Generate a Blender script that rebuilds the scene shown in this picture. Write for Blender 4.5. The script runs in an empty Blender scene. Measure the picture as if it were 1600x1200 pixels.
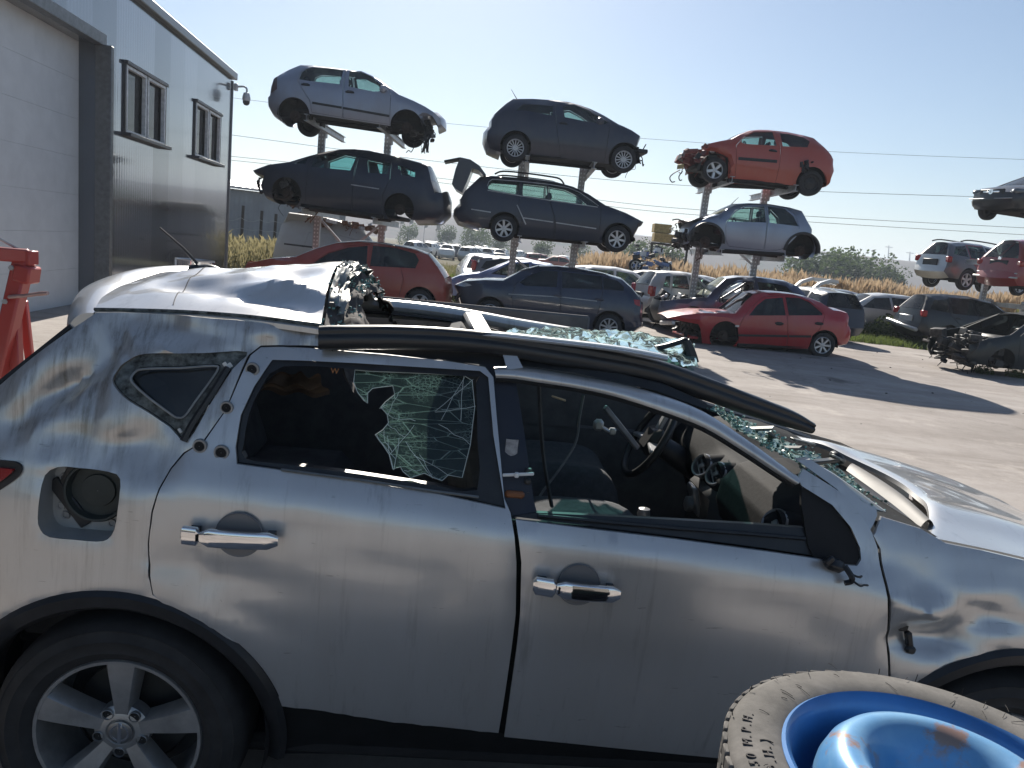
import bpy, math, random
import numpy as np
from mathutils import Vector, Matrix, noise
from mathutils.geometry import delaunay_2d_cdt

SC = bpy.context.scene
COL = SC.collection
rad = math.radians
# ---------------------------------------------------------------- camera
FPX, PITCH, ROLL, CAMH = 1202.0, rad(10.0), rad(5.8), 1.78
cam_data = bpy.data.cameras.new('camera')
cam = bpy.data.objects.new('camera', cam_data)
COL.objects.link(cam)
cam_data.sensor_width = 36.0
cam_data.lens = 36.0 * FPX / 1600.0
cam_data.clip_start = 0.05
cam_data.clip_end = 12000.0
CAMM = Matrix.Translation((0, 0, CAMH)) @ Matrix.Rotation(math.pi / 2 - PITCH, 4, 'X') @ Matrix.Rotation(ROLL, 4, 'Z')
cam.matrix_world = CAMM
SC.camera = cam
# ---------------------------------------------------------------- world, sun, exposure
SUN_EL, SUN_AZ = rad(33.0), rad(-7.6)          # azimuth from +Y, clockwise positive
world = bpy.data.worlds.new('World')
SC.world = world
world.use_nodes = True
wn = world.node_tree
wn.nodes.clear()
sky = wn.nodes.new('ShaderNodeTexSky')
sky.sky_type = 'NISHITA'
sky.sun_disc = False
sky.sun_elevation = SUN_EL
sky.sun_rotation = SUN_AZ
sky.altitude = 200.0
sky.air_density = 1.1
sky.dust_density = 0.55
sky.ozone_density = 3.2
bg = wn.nodes.new('ShaderNodeBackground')
bg.inputs['Strength'].default_value = 0.054
wo = wn.nodes.new('ShaderNodeOutputWorld')
wn.links.new(sky.outputs[0], bg.inputs['Color'])
wn.links.new(bg.outputs[0], wo.inputs['Surface'])
sun_d = bpy.data.lights.new('sun', 'SUN')
sun_d.energy = 5.0
sun_d.angle = rad(0.53)
sun_d.color = (1.0, 0.93, 0.83)
sun = bpy.data.objects.new('sun', sun_d)
COL.objects.link(sun)
sdir = Vector((math.sin(SUN_AZ) * math.cos(SUN_EL), math.cos(SUN_AZ) * math.cos(SUN_EL), math.sin(SUN_EL)))
sun.rotation_euler = sdir.to_track_quat('Z', 'Y').to_euler()
SC.view_settings.view_transform = 'Standard'
SC.view_settings.look = 'None'
SC.view_settings.exposure = 0.82
SC.view_settings.gamma = 1.0
SC.cycles.max_bounces = 8
SC.cycles.transparent_max_bounces = 16
# ---------------------------------------------------------------- pixel helpers
CAM0 = Vector((0, 0, CAMH))
CR = CAMM.to_3x3()
def ray(x, y):
    return CR @ Vector(((x - 800) / FPX, -(y - 600) / FPX, -1.0))
def on_z(x, y, z=0.0):
    d = ray(x, y); return CAM0 + d * ((z - CAMH) / d.z)
def on_Y(x, y, Y):
    d = ray(x, y); return CAM0 + d * (Y / d.y)
def on_plane(x, y, p0, n):
    d = ray(x, y); return CAM0 + d * ((Vector(p0) - CAM0).dot(n) / d.dot(n))
# ---------------------------------------------------------------- object helpers
def tag(o, label=None, cat=None, group=None, kind=None):
    if label: o['label'] = label
    if cat: o['category'] = cat
    if group: o['group'] = group
    if kind: o['kind'] = kind
    return o
def empty(name, loc=(0, 0, 0), rz=0.0, label=None, cat=None, group=None, M=None):
    o = bpy.data.objects.new(name, None)
    COL.objects.link(o)
    o.empty_display_size = 0.1
    if M is not None: o.matrix_world = M
    else:
        o.location = loc; o.rotation_euler = (0, 0, rz)
    return tag(o, label, cat, group)
def copy_tree(o, parent=None):
    c = o.copy(); COL.objects.link(c)
    if parent is not None: c.parent = parent
    for ch in list(o.children): copy_tree(ch, c)
    return c
class MB:
    """collects geometry, links it as ONE mesh object"""
    def __init__(s): s.v = []; s.f = []; s.m = []; s.T = None; s.mi = 0
    def add(s, vs, fs, mi=None):
        b = len(s.v)
        if s.T is not None: vs = [s.T @ Vector(p) for p in vs]
        s.v += [tuple(p) for p in vs]
        s.f += [tuple(i + b for i in f) for f in fs]
        s.m += [s.mi if mi is None else mi] * len(fs)
        return s
    def box(s, c, d, R=None, bev=0.0, mi=None):
        hx, hy, hz = d[0] / 2, d[1] / 2, d[2] / 2
        b = min(bev, hx * .9, hy * .9, hz * .9)
        if b <= 0:
            P = [Vector((x * hx, y * hy, z * hz)) for x in (-1, 1) for y in (-1, 1) for z in (-1, 1)]
            F = [(0, 1, 3, 2), (4, 6, 7, 5), (0, 4, 5, 1), (2, 3, 7, 6), (0, 2, 6, 4), (1, 5, 7, 3)]
        else:
            P = []; idx = {}
            for x in (-1, 1):
                for y in (-1, 1):
                    for z in (-1, 1):
                        for k in range(3):
                            q = [x * (hx - b), y * (hy - b), z * (hz - b)]
                            q[k] += (x, y, z)[k] * b
                            idx[x, y, z, k] = len(P); P.append(Vector(q))
            F = []
            for k in range(3):
                a, c2 = (k + 1) % 3, (k + 2) % 3
                for sg in (-1, 1):
                    q = []
                    for (u, w) in ((-1, -1), (1, -1), (1, 1), (-1, 1)):
                        t = [0, 0, 0]; t[k] = sg; t[a] = u; t[c2] = w
                        q.append(idx[t[0], t[1], t[2], k])
                    F.append(tuple(q if sg > 0 else q[::-1]))
                for u in (-1, 1):
                    for w in (-1, 1):
                        t0 = [0, 0, 0]; t0[k] = -1; t0[a] = u; t0[c2] = w
                        t1 = t0[:]; t1[k] = 1
                        q = (idx[(*t0, a)], idx[(*t1, a)], idx[(*t1, c2)], idx[(*t0, c2)])
                        F.append(q if u * w < 0 else q[::-1])
            for x in (-1, 1):
                for y in (-1, 1):
                    for z in (-1, 1):
                        q = (idx[x, y, z, 0], idx[x, y, z, 1], idx[x, y, z, 2])
                        F.append(q if x * y * z > 0 else q[::-1])
        if R is not None: P = [R @ p for p in P]
        c = Vector(c)
        return s.add([p + c for p in P], F, mi)
    def bar(s, a, b, w, h, bev=0.0, mi=None, up=(0, 0, 1)):
        a = Vector(a); b = Vector(b); d = b - a; L = d.length
        x = d.normalized(); u = Vector(up)
        if abs(x.dot(u)) > .98: u = Vector((1, 0, 0))
        y = u.cross(x).normalized(); z = x.cross(y)
        R = Matrix((x, y, z)).transposed()
        return s.box((a + b) / 2, (L, w, h), R, bev, mi)
    def tube(s, pts, r, n=8, cap=True, mi=None, closed=False, flat=1.0):
        pts = [Vector(p) for p in pts]; N = len(pts)
        rr = r if isinstance(r, (list, tuple)) else [r] * N
        V = []; F = []; up = None
        for i, p in enumerate(pts):
            if closed: t = pts[(i + 1) % N] - pts[i - 1]
            else: t = pts[min(i + 1, N - 1)] - pts[max(i - 1, 0)]
            if t.length < 1e-9: t = Vector((0, 0, 1))
            t.normalize()
            if up is None:
                up = Vector((0, 0, 1)) if abs(t.z) < .9 else Vector((1, 0, 0))
            a = t.cross(up)
            if a.length < 1e-6: a = t.cross(Vector((0, 1, 0)))
            a.normalize(); b = a.cross(t); up = b
            for k in range(n):
                th = 2 * math.pi * k / n
                V.append(p + (a * math.cos(th) + b * math.sin(th) * flat) * rr[i])
        for i in range(N if closed else N - 1):
            j = (i + 1) % N
            for k in range(n):
                k2 = (k + 1) % n
                F.append((i * n + k, i * n + k2, j * n + k2, j * n + k))
        if cap and not closed:
            F.append(tuple(range(n))[::-1]); F.append(tuple(range((N - 1) * n, N * n)))
        return s.add(V, F, mi)
    def lathe(s, prof, n=32, axis='Y', c=(0, 0, 0), a0=0.0, a1=2 * math.pi, mi=None, R=None):
        """prof: list of (radius, offset along axis)"""
        full = abs(a1 - a0) > 6.28
        m = n if full else n + 1
        V = []; F = []; c = Vector(c)
        for (r, h) in prof:
            for k in range(m):
                th = a0 + (a1 - a0) * k / n
                x, y = r * math.cos(th), r * math.sin(th)
                p = {'Z': Vector((x, y, h)), 'Y': Vector((x, h, y)), 'X': Vector((h, x, y))}[axis]
                if R is not None: p = R @ p
                V.append(p + c)
        for i in range(len(prof) - 1):
            for k in range(n):
                k2 = (k + 1) % m
                F.append((i * m + k, i * m + k2, (i + 1) * m + k2, (i + 1) * m + k))
        return s.add(V, F, mi)
    def grid(s, fn, nu, nv, mi=None, closed_u=False):
        V = [fn(i / nu, j / nv) for i in range(nu + 1) for j in range(nv + 1)]
        F = []
        for i in range(nu):
            for j in range(nv):
                a = i * (nv + 1) + j
                F.append((a, a + nv + 1, a + nv + 2, a + 1))
        return s.add(V, F, mi)
    def prism(s, poly, fn, d0, d1, mi=None):
        """poly 2-D outline; fn(u,v,d)->point; closed solid between depths d0 and d1"""
        n = len(poly)
        tr = tri_poly(poly)
        V = [fn(u, v, d0) for u, v in poly] + [fn(u, v, d1) for u, v in poly]
        F = [t[::-1] for t in tr] + [tuple(i + n for i in t) for t in tr]
        for i in range(n):
            j = (i + 1) % n
            F.append((i, j, n + j, n + i))
        return s.add(V, F, mi)
    def build(s, name, mats, parent=None, sharp=40, smooth=True, label=None):
        me = bpy.data.meshes.new(name)
        me.from_pydata(s.v, [], s.f)
        if not isinstance(mats, (list, tuple)): mats = [mats]
        for m in mats: me.materials.append(m)
        if len(mats) > 1: me.polygons.foreach_set('material_index', s.m)
        import bmesh
        bm = bmesh.new(); bm.from_mesh(me)
        if getattr(s, 'recalc', True): bmesh.ops.recalc_face_normals(bm, faces=bm.faces)
        bm.to_mesh(me); bm.free()
        me.polygons.foreach_set('use_smooth', [smooth] * len(me.polygons))
        if smooth and sharp: me.set_sharp_from_angle(angle=rad(sharp))
        me.update()
        o = bpy.data.objects.new(name, me)
        COL.objects.link(o)
        if parent is not None: o.parent = parent
        if label: o['label'] = label
        return o
def tri_poly(poly):
    from mathutils.geometry import tessellate_polygon
    return [tuple(t) for t in tessellate_polygon([[Vector((u, v, 0)) for u, v in poly]])]
def curve(pts, k=6, closed=False):
    """Catmull-Rom through the points (any dimension)"""
    P = [np.array(p, float) for p in pts]; n = len(P); out = []
    rng = range(n if closed else n - 1)
    for i in rng:
        if closed: a, b, c, d = P[i - 1], P[i], P[(i + 1) % n], P[(i + 2) % n]
        else: a, b, c, d = P[max(i - 1, 0)], P[i], P[i + 1], P[min(i + 2, n - 1)]
        for j in range(k):
            t = j / k
            out.append(.5 * ((2 * b) + (c - a) * t + (2 * a - 5 * b + 4 * c - d) * t * t + (3 * b - 3 * c + d - a) * t ** 3))
    if not closed: out.append(P[-1])
    return [tuple(float(q) for q in p) for p in out]
def chaikin(poly, it=2, keep=()):
    for _ in range(it):
        o = []
        n = len(poly)
        for i in range(n):
            a = poly[i]; b = poly[(i + 1) % n]
            o.append((a[0] * .75 + b[0] * .25, a[1] * .75 + b[1] * .25))
            o.append((a[0] * .25 + b[0] * .75, a[1] * .25 + b[1] * .75))
        poly = o
    return poly
def densify(poly, step, closed=True):
    o = []
    n = len(poly)
    for i in range(n if closed else n - 1):
        a = poly[i]; b = poly[(i + 1) % n]
        L = math.hypot(b[0] - a[0], b[1] - a[1]); k = max(1, int(math.ceil(L / step)))
        for j in range(k): o.append((a[0] + (b[0] - a[0]) * j / k, a[1] + (b[1] - a[1]) * j / k))
    if not closed: o.append(poly[-1])
    return o
def pip(P, poly):
    """vectorised even-odd test"""
    P = np.asarray(P, float); x = P[:, 0]; y = P[:, 1]
    c = np.zeros(len(P), bool); n = len(poly)
    for i in range(n):
        x1, y1 = poly[i]; x2, y2 = poly[(i + 1) % n]
        if y1 == y2: continue
        m = (y1 > y) != (y2 > y)
        c ^= m & (x < (x2 - x1) * (y - y1) / (y2 - y1) + x1)
    return c
def area(poly):
    return .5 * sum(poly[i - 1][0] * poly[i][1] - poly[i][0] * poly[i - 1][1] for i in range(len(poly)))
def inset(poly, d):
    """simple inward offset of a 2-D outline"""
    s = 1 if area(poly) > 0 else -1
    o = []; n = len(poly)
    for i in range(n):
        p, a, b = Vector(poly[i]), Vector(poly[i - 1]), Vector(poly[(i + 1) % n])
        e1, e2 = (p - a), (b - p)
        if e1.length < 1e-7 or e2.length < 1e-7: o.append(tuple(p)); continue
        e1.normalize(); e2.normalize()
        nn = Vector((-(e1.y + e2.y), e1.x + e2.x))
        if nn.length < 1e-6: o.append(tuple(p)); continue
        nn.normalize()
        q = p + nn * d * s
        o.append((q.x, q.y))
    return o
def sheet2d(outer, holes, step, extra=None):
    """constrained triangulation of outline minus holes -> pts, tris, boundary edge list"""
    polys = [densify(outer, step)] + [densify(h, step) for h in holes]
    V = []; E = []
    for p in polys:
        b = len(V); n = len(p)
        V += [Vector(q) for q in p]
        E += [(b + i, b + (i + 1) % n) for i in range(n)]
    nb = len(V)
    xs = [p[0] for p in polys[0]]; ys = [p[1] for p in polys[0]]
    gx = np.arange(min(xs), max(xs), step); gy = np.arange(min(ys), max(ys), step)
    if len(gx) and len(gy):
        G = np.array([(x + (step * .5 if j % 2 else 0), y) for j, y in enumerate(gy) for x in gx])
        ok = pip(G, polys[0])
        for h in polys[1:]: ok &= ~pip(G, h)
        G = G[ok]
        if len(G):
            B = np.array([(v.x, v.y) for v in V])
            d = np.array([np.min(np.hypot(B[:, 0] - g[0], B[:, 1] - g[1])) for g in G])
            V += [Vector(g) for g in G[d > step * .45]]
    if extra: V += [Vector(e) for e in extra]
    r = delaunay_2d_cdt(V, E, [], 0, 1e-6)
    P = np.array([(v.x, v.y) for v in r[0]]); T = np.array([t for t in r[2] if len(t) == 3])
    cen = P[T].mean(axis=1)
    ok = pip(cen, polys[0])
    for h in polys[1:]: ok &= ~pip(cen, h)
    T = T[ok]
    # orient ccw
    a = P[T[:, 0]]; b = P[T[:, 1]]; c = P[T[:, 2]]
    cr = (b[:, 0] - a[:, 0]) * (c[:, 1] - a[:, 1]) - (b[:, 1] - a[:, 1]) * (c[:, 0] - a[:, 0])
    T = T[np.abs(cr) > 1e-10]; cr = cr[np.abs(cr) > 1e-10]
    T[cr < 0] = T[cr < 0][:, ::-1]
    used = np.unique(T); remap = -np.ones(len(P), int); remap[used] = np.arange(len(used))
    P = P[used]; T = remap[T]
    cnt = {}
    for t in T:
        for i in range(3):
            e = (t[i], t[(i + 1) % 3]); k = (min(e), max(e))
            cnt.setdefault(k, []).append(e)
    B = [e[0] for e in cnt.values() if len(e) == 1]
    return P, T, B
def add_sheet(mb, P, T, B, fn, th, roll=0.003, mi=None):
    """fn(u,v,depth) -> point; front at depth 0, back at depth th, closed rim, edges turned in a little"""
    bset = set(i for e in B for i in e)
    front = [fn(p[0], p[1], roll if i in bset else 0.0) for i, p in enumerate(P)]
    mb.add(front, [tuple(t) for t in T], mi)
    if th:
        back = [fn(p[0], p[1], th) for p in P]
        mb.add(back, [tuple(t[::-1]) for t in T], mi)
        V = []; F = []
        for (a, b) in B:
            k = len(V)
            V += [front[a], front[b], back[b], back[a]]
            F.append((k + 1, k, k + 3, k + 2))
        mb.add(V, F, mi)
    return mb
# ---------------------------------------------------------------- materials
MATS = {}
def nodes(name):
    m = bpy.data.materials.new(name); m.use_nodes = True
    nt = m.node_tree
    return m, nt, nt.nodes['Principled BSDF']
def setp(b, **k):
    for a, v in k.items():
        a = {'color': 'Base Color', 'rough': 'Roughness', 'metal': 'Metallic', 'coat': 'Coat Weight', 'coatr': 'Coat Roughness', 'spec': 'Specular IOR Level', 'trans': 'Transmission Weight', 'ior': 'IOR', 'alpha': 'Alpha', 'sheen': 'Sheen Weight'}[a]
        if a == 'Base Color' and len(v) == 3: v = (*v, 1)
        b.inputs[a].default_value = v
def tex_noise(nt, scale, detail=5, rough=.6, coord='Object', stretch=None, w=None):
    tc = nt.nodes.new('ShaderNodeTexCoord')
    n = nt.nodes.new('ShaderNodeTexNoise')
    n.inputs['Scale'].default_value = scale; n.inputs['Detail'].default_value = detail; n.inputs['Roughness'].default_value = rough
    if stretch:
        mp = nt.nodes.new('ShaderNodeMapping'); mp.inputs['Scale'].default_value = stretch
        nt.links.new(tc.outputs[coord], mp.inputs[0]); nt.links.new(mp.outputs[0], n.inputs['Vector'])
    else: nt.links.new(tc.outputs[coord], n.inputs['Vector'])
    return n
def ramp(nt, src, stops):
    r = nt.nodes.new('ShaderNodeValToRGB')
    el = r.color_ramp.elements
    while len(el) < len(stops): el.new(.5)
    for e, (p, c) in zip(el, stops):
        e.position = p; e.color = (*c, 1) if len(c) == 3 else c
    nt.links.new(src, r.inputs[0]); return r
def mixc(nt, fac, a, b, mode='MIX'):
    m = nt.nodes.new('ShaderNodeMix'); m.data_type = 'RGBA'; m.blend_type = mode
    for sock, v in ((m.inputs[0], fac), (m.inputs[6], a), (m.inputs[7], b)):
        if isinstance(v, (int, float)): sock.default_value = v
        elif isinstance(v, tuple): sock.default_value = (*v, 1) if len(v) == 3 else v
        else: nt.links.new(v, sock)
    return m.outputs[2]
def bump(nt, b, src, strength, dist=.01):
    bn = nt.nodes.new('ShaderNodeBump'); bn.inputs['Strength'].default_value = strength; bn.inputs['Distance'].default_value = dist
    nt.links.new(src, bn.inputs['Height']); nt.links.new(bn.outputs[0], b.inputs['Normal']); return bn
def paint(name, col, metal=.0, rough=.35, coat=.6, dust=.25, dustcol=(.30, .27, .23), scale=3.0):
    if name in MATS: return MATS[name]
    m, nt, b = nodes(name)
    n = tex_noise(nt, scale, 7, .65, stretch=(1, 1, .45))
    r = ramp(nt, n.outputs[0], [(.42, (0, 0, 0)), (.75, (dust, dust, dust))])
    c = mixc(nt, r.outputs[0], col, dustcol)
    nt.links.new(c, b.inputs['Base Color'])
    rr = ramp(nt, n.outputs[0], [(.35, (rough, rough, rough)), (.8, (min(1, rough + .3),) * 3)])
    nt.links.new(rr.outputs[0], b.inputs['Roughness'])
    setp(b, metal=metal, coat=coat, coatr=.08)
    MATS[name] = m; return m
def plain(name, col, rough=.6, metal=0.0, var=.25, scale=12.0, bmp=0.0, spec=.5, coat=0.0, stretch=None):
    if name in MATS: return MATS[name]
    m, nt, b = nodes(name)
    n = tex_noise(nt, scale, 6, .62, stretch=stretch)
    lo = tuple(c * (1 - var) for c in col); hi = tuple(min(1, c * (1 + var)) for c in col)
    r = ramp(nt, n.outputs[0], [(.3, lo), (.7, hi)])
    nt.links.new(r.outputs[0], b.inputs['Base Color'])
    setp(b, rough=rough, metal=metal, spec=spec, coat=coat)
    if bmp: bump(nt, b, n.outputs[0], bmp)
    MATS[name] = m; return m
def glass(name, tint=(.55, .68, .66), dirt=.06, dirtcol=(.5, .5, .48)):
    if name in MATS: return MATS[name]
    m, nt, b = nodes(name)
    nt.nodes.remove(b)
    out = nt.nodes['Material Output']
    tr = nt.nodes.new('ShaderNodeBsdfTransparent'); tr.inputs[0].default_value = (*tint, 1)
    gl = nt.nodes.new('ShaderNodeBsdfGlossy'); gl.inputs[1].default_value = .03
    df = nt.nodes.new('ShaderNodeBsdfDiffuse'); df.inputs[0].default_value = (*dirtcol, 1)
    fr = nt.nodes.new('ShaderNodeFresnel'); fr.inputs[0].default_value = 1.5
    m1 = nt.nodes.new('ShaderNodeMixShader'); m2 = nt.nodes.new('ShaderNodeMixShader')
    nt.links.new(fr.outputs[0], m1.inputs[0]); nt.links.new(tr.outputs[0], m1.inputs[1]); nt.links.new(gl.outputs[0], m1.inputs[2])
    n = tex_noise(nt, 4.0, 5, .6)
    r = ramp(nt, n.outputs[0], [(.35, (dirt * .4,) * 3), (.75, (dirt * 1.8,) * 3)])
    nt.links.new(r.outputs[0], m2.inputs[0]); nt.links.new(m1.outputs[0], m2.inputs[1]); nt.links.new(df.outputs[0], m2.inputs[2])
    nt.links.new(m2.outputs[0], out.inputs[0])
    MATS[name] = m; return m
RUBBER = plain('tyre rubber', (.022, .022, .023), .75, var=.35, scale=20, bmp=.1)
BLACK = plain('black plastic', (.018, .018, .02), .5, var=.4, scale=15)
DARK = plain('dark underbody', (.02, .019, .018), .85, var=.5, scale=9)
SEAM = plain('seam shadow black', (.012, .012, .012), .8)
ALLOY = plain('alloy wheel', (.55, .55, .56), .38, .75, var=.12, scale=8)
STEELW = plain('black steel wheel', (.035, .035, .037), .55, .3)
CHROME = plain('chrome', (.86, .86, .87), .07, 1.0, var=.03)
GALV = plain('galvanised steel', (.42, .43, .44), .5, .55, var=.22, scale=7)
SEATM = plain('charcoal seat fabric', (.05, .05, .054), .9, var=.3, scale=30)
RUST = plain('rusty metal', (.16, .085, .05), .85, .2, var=.5, scale=14, bmp=.2)
HUB = plain('rusty hub', (.05, .035, .028), .85, .2, var=.5, scale=14)
ENGINE = plain('engine bay metal', (.06, .057, .055), .6, .4, var=.7, scale=11)
REDLENS = plain('red lamp lens', (.35, .015, .015), .18, var=.2, coat=.6)
CLEARLENS = plain('clear lamp lens', (.5, .52, .54), .15, .4, var=.35, scale=18, coat=.8)
GLASS = glass('car glass', (.72, .82, .80))
GLASSD = glass('dark car glass', (.38, .43, .44), .06)
GLASSW = glass('dusty windscreen glass', (.42, .48, .44), .5, (.42, .45, .38))
# ================================================================ scrap cars (generic builder, each traced from its own outline)
def zc(o, x, y):            # crop coordinates -> photo pixels
    return (o[0] + x / o[2], o[1] + y / o[2])
def poly_dist(p, A, B):
    d = B - A; L = (d * d).sum(1) + 1e-12
    t = np.clip(((p - A) * d).sum(1) / L, 0, 1)
    q = A + d * t[:, None] - p
    return float(np.sqrt((q * q).sum(1).min()))
def rim_mb(R, style, sg, wd):
    """rim of radius R, outer face towards sg*y; style = (kind, spokes, spoke width)"""
    kind, n, w = style
    mb = MB()
    o = sg * wd
    if kind == 'steel':
        mb.lathe([(R, o * .9), (R * .97, o), (R * .9, o * .98), (R * .86, o * .55), (R * .72, o * .35), (R * .5, o * .5), (R * .3, o * .55), (R * .22, o * .7), (R * .01, o * .72)], 28, mi=0)
        for k in range(n):
            th = 2 * math.pi * k / n
            mb.lathe([(R * .085, o * .45), (R * .085, o * .43), (.001, o * .44)], 10, c=(R * .7 * math.cos(th), 0, R * .7 * math.sin(th)), mi=1)
        return mb
    mb.lathe([(R * .9, -o * .8), (R * .98, -o * .8), (R * .97, o * .3), (R, o), (R * .96, o * 1.04), (R * .91, o * .98), (R * .88, o * .6)], 32, mi=0)
    mb.lathe([(R * .89, o * .1), (.01, o * .1)], 24, mi=1)
    mb.lathe([(R * .6, o * .3), (R * .6, o * .2), (.01, o * .3)], 20, mi=1)
    mb.lathe([(R * .26, o * .55), (R * .24, o * .85), (R * .15, o * .93), (.005, o * .9)], 20, mi=0)
    for k in range(n):
        th = 2 * math.pi * (k + .25) / n
        c, s_ = math.cos(th), math.sin(th)
        r0, r1 = R * .2, R * .93
        w0, w1 = w * R * .9, w * R * 1.1
        offs = (0,) if kind == 'spoke' else (-w * R * .9, w * R * .9)
        for of in offs:
            if kind != 'spoke': w0 = w1 = w * R * .7
            P = []
            for (r, ww, h0, h1) in ((r0, w0, .5, .88), (r1, w1, .45, .98)):
                for (q, h) in ((-ww, h0), (-ww * .7, h1), (ww * .7, h1), (ww, h0)):
                    q += of
                    P.append((c * r - s_ * q, o * h, s_ * r + c * q))
            mb.add(P, [(0, 1, 5, 4), (1, 2, 6, 5), (2, 3, 7, 6), (0, 3, 2, 1), (4, 5, 6, 7)], 0)
    for k in range(5):
        th = 2 * math.pi * k / 5 + .3
        mb.lathe([(R * .035, o * .88), (R * .03, o * .94), (.001, o * .94)], 6, c=(R * .14 * math.cos(th), 0, R * .14 * math.sin(th)), mi=1)
    return mb
TYRES = {}
def tyre_mesh(r, w):
    k = (round(r, 3), round(w, 3))
    mb = MB(); ri = r * .66
    mb.lathe([(ri, -w * .42), (ri * 1.06, -w * .5), (r * .86, -w * .53), (r * .96, -w * .47), (r * .992, -w * .36), (r, -w * .1), (r, w * .1), (r * .992, w * .36), (r * .96, w * .47), (r * .86, w * .53), (ri * 1.06, w * .5), (ri, w * .42), (ri * .97, w * .3), (ri * .97, -w * .3), (ri, -w * .42)], 36)
    return mb
def add_wheel(root, x, y, z, r, sg, style, w=.19, steer=0.0, rimmat=None):
    t = tyre_mesh(r, w).build('wheel', RUBBER, root)
    t.location = (x, y, z); t.rotation_euler = (0, random.uniform(0, 6), steer)
    rm = rim_mb(r * .66, style, sg, w * .42)
    rm.build('rim', [rimmat or (STEELW if style[0] == 'steel' else ALLOY), DARK], t)
    return t
def clutter_mb(box, n, seed, tubes=6):
    """torn engine bay: brackets, hoses, panels"""
    rn = random.Random(seed); mb = MB()
    (x0, x1), (y0, y1), (z0, z1) = box
    for i in range(n):
        c = (rn.uniform(x0, x1), rn.uniform(y0, y1), rn.uniform(z0, z1))
        d = (rn.uniform(.02, .22) * (x1 - x0 + .3), rn.uniform(.03, .3), rn.uniform(.02, .2))
        R = Matrix.Rotation(rn.uniform(-.5, .5), 3, 'Y') @ Matrix.Rotation(rn.uniform(-.5, .5), 3, 'Z')
        mb.box(c, d, R, .01, mi=rn.choice((0, 0, 0, 1)))
    for i in range(tubes):
        p = Vector((rn.uniform(x0, x1), rn.uniform(y0, y1), rn.uniform(z0, z1))); pts = [p]
        for k in range(5):
            p = p + Vector((rn.uniform(-.1, .1), rn.uniform(-.12, .12), rn.uniform(-.16, .06))); pts.append(p)
        mb.tube(curve(pts, 3), rn.uniform(.006, .016), 5, mi=0)
    return mb
def seat_mb(x, y, z, w=.48, back=.62, lean=.22, head=True):
    mb = MB()
    mb.box((x + .1, y, z + .1), (.5, w, .16), Matrix.Rotation(-.08, 3, 'Y'), .05)
    R = Matrix.Rotation(-lean, 3, 'Y')
    mb.box(Vector((x - .16, y, z + .16)) + R @ Vector((0, 0, back / 2)), (.14, w * .95, back), R, .05)
    if head: mb.box(Vector((x - .16, y, z + .16)) + R @ Vector((0, 0, back + .11)), (.09, .25, .17), R, .04)
    return mb
SP7 = ('spoke', 7, .14); SP5 = ('spoke', 5, .2); SP9 = ('spoke', 9, .09); SP14 = ('spoke', 14, .055); TW6 = ('twin', 6, .06); STL = ('steel', 10, 0)
class Car: pass
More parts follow.
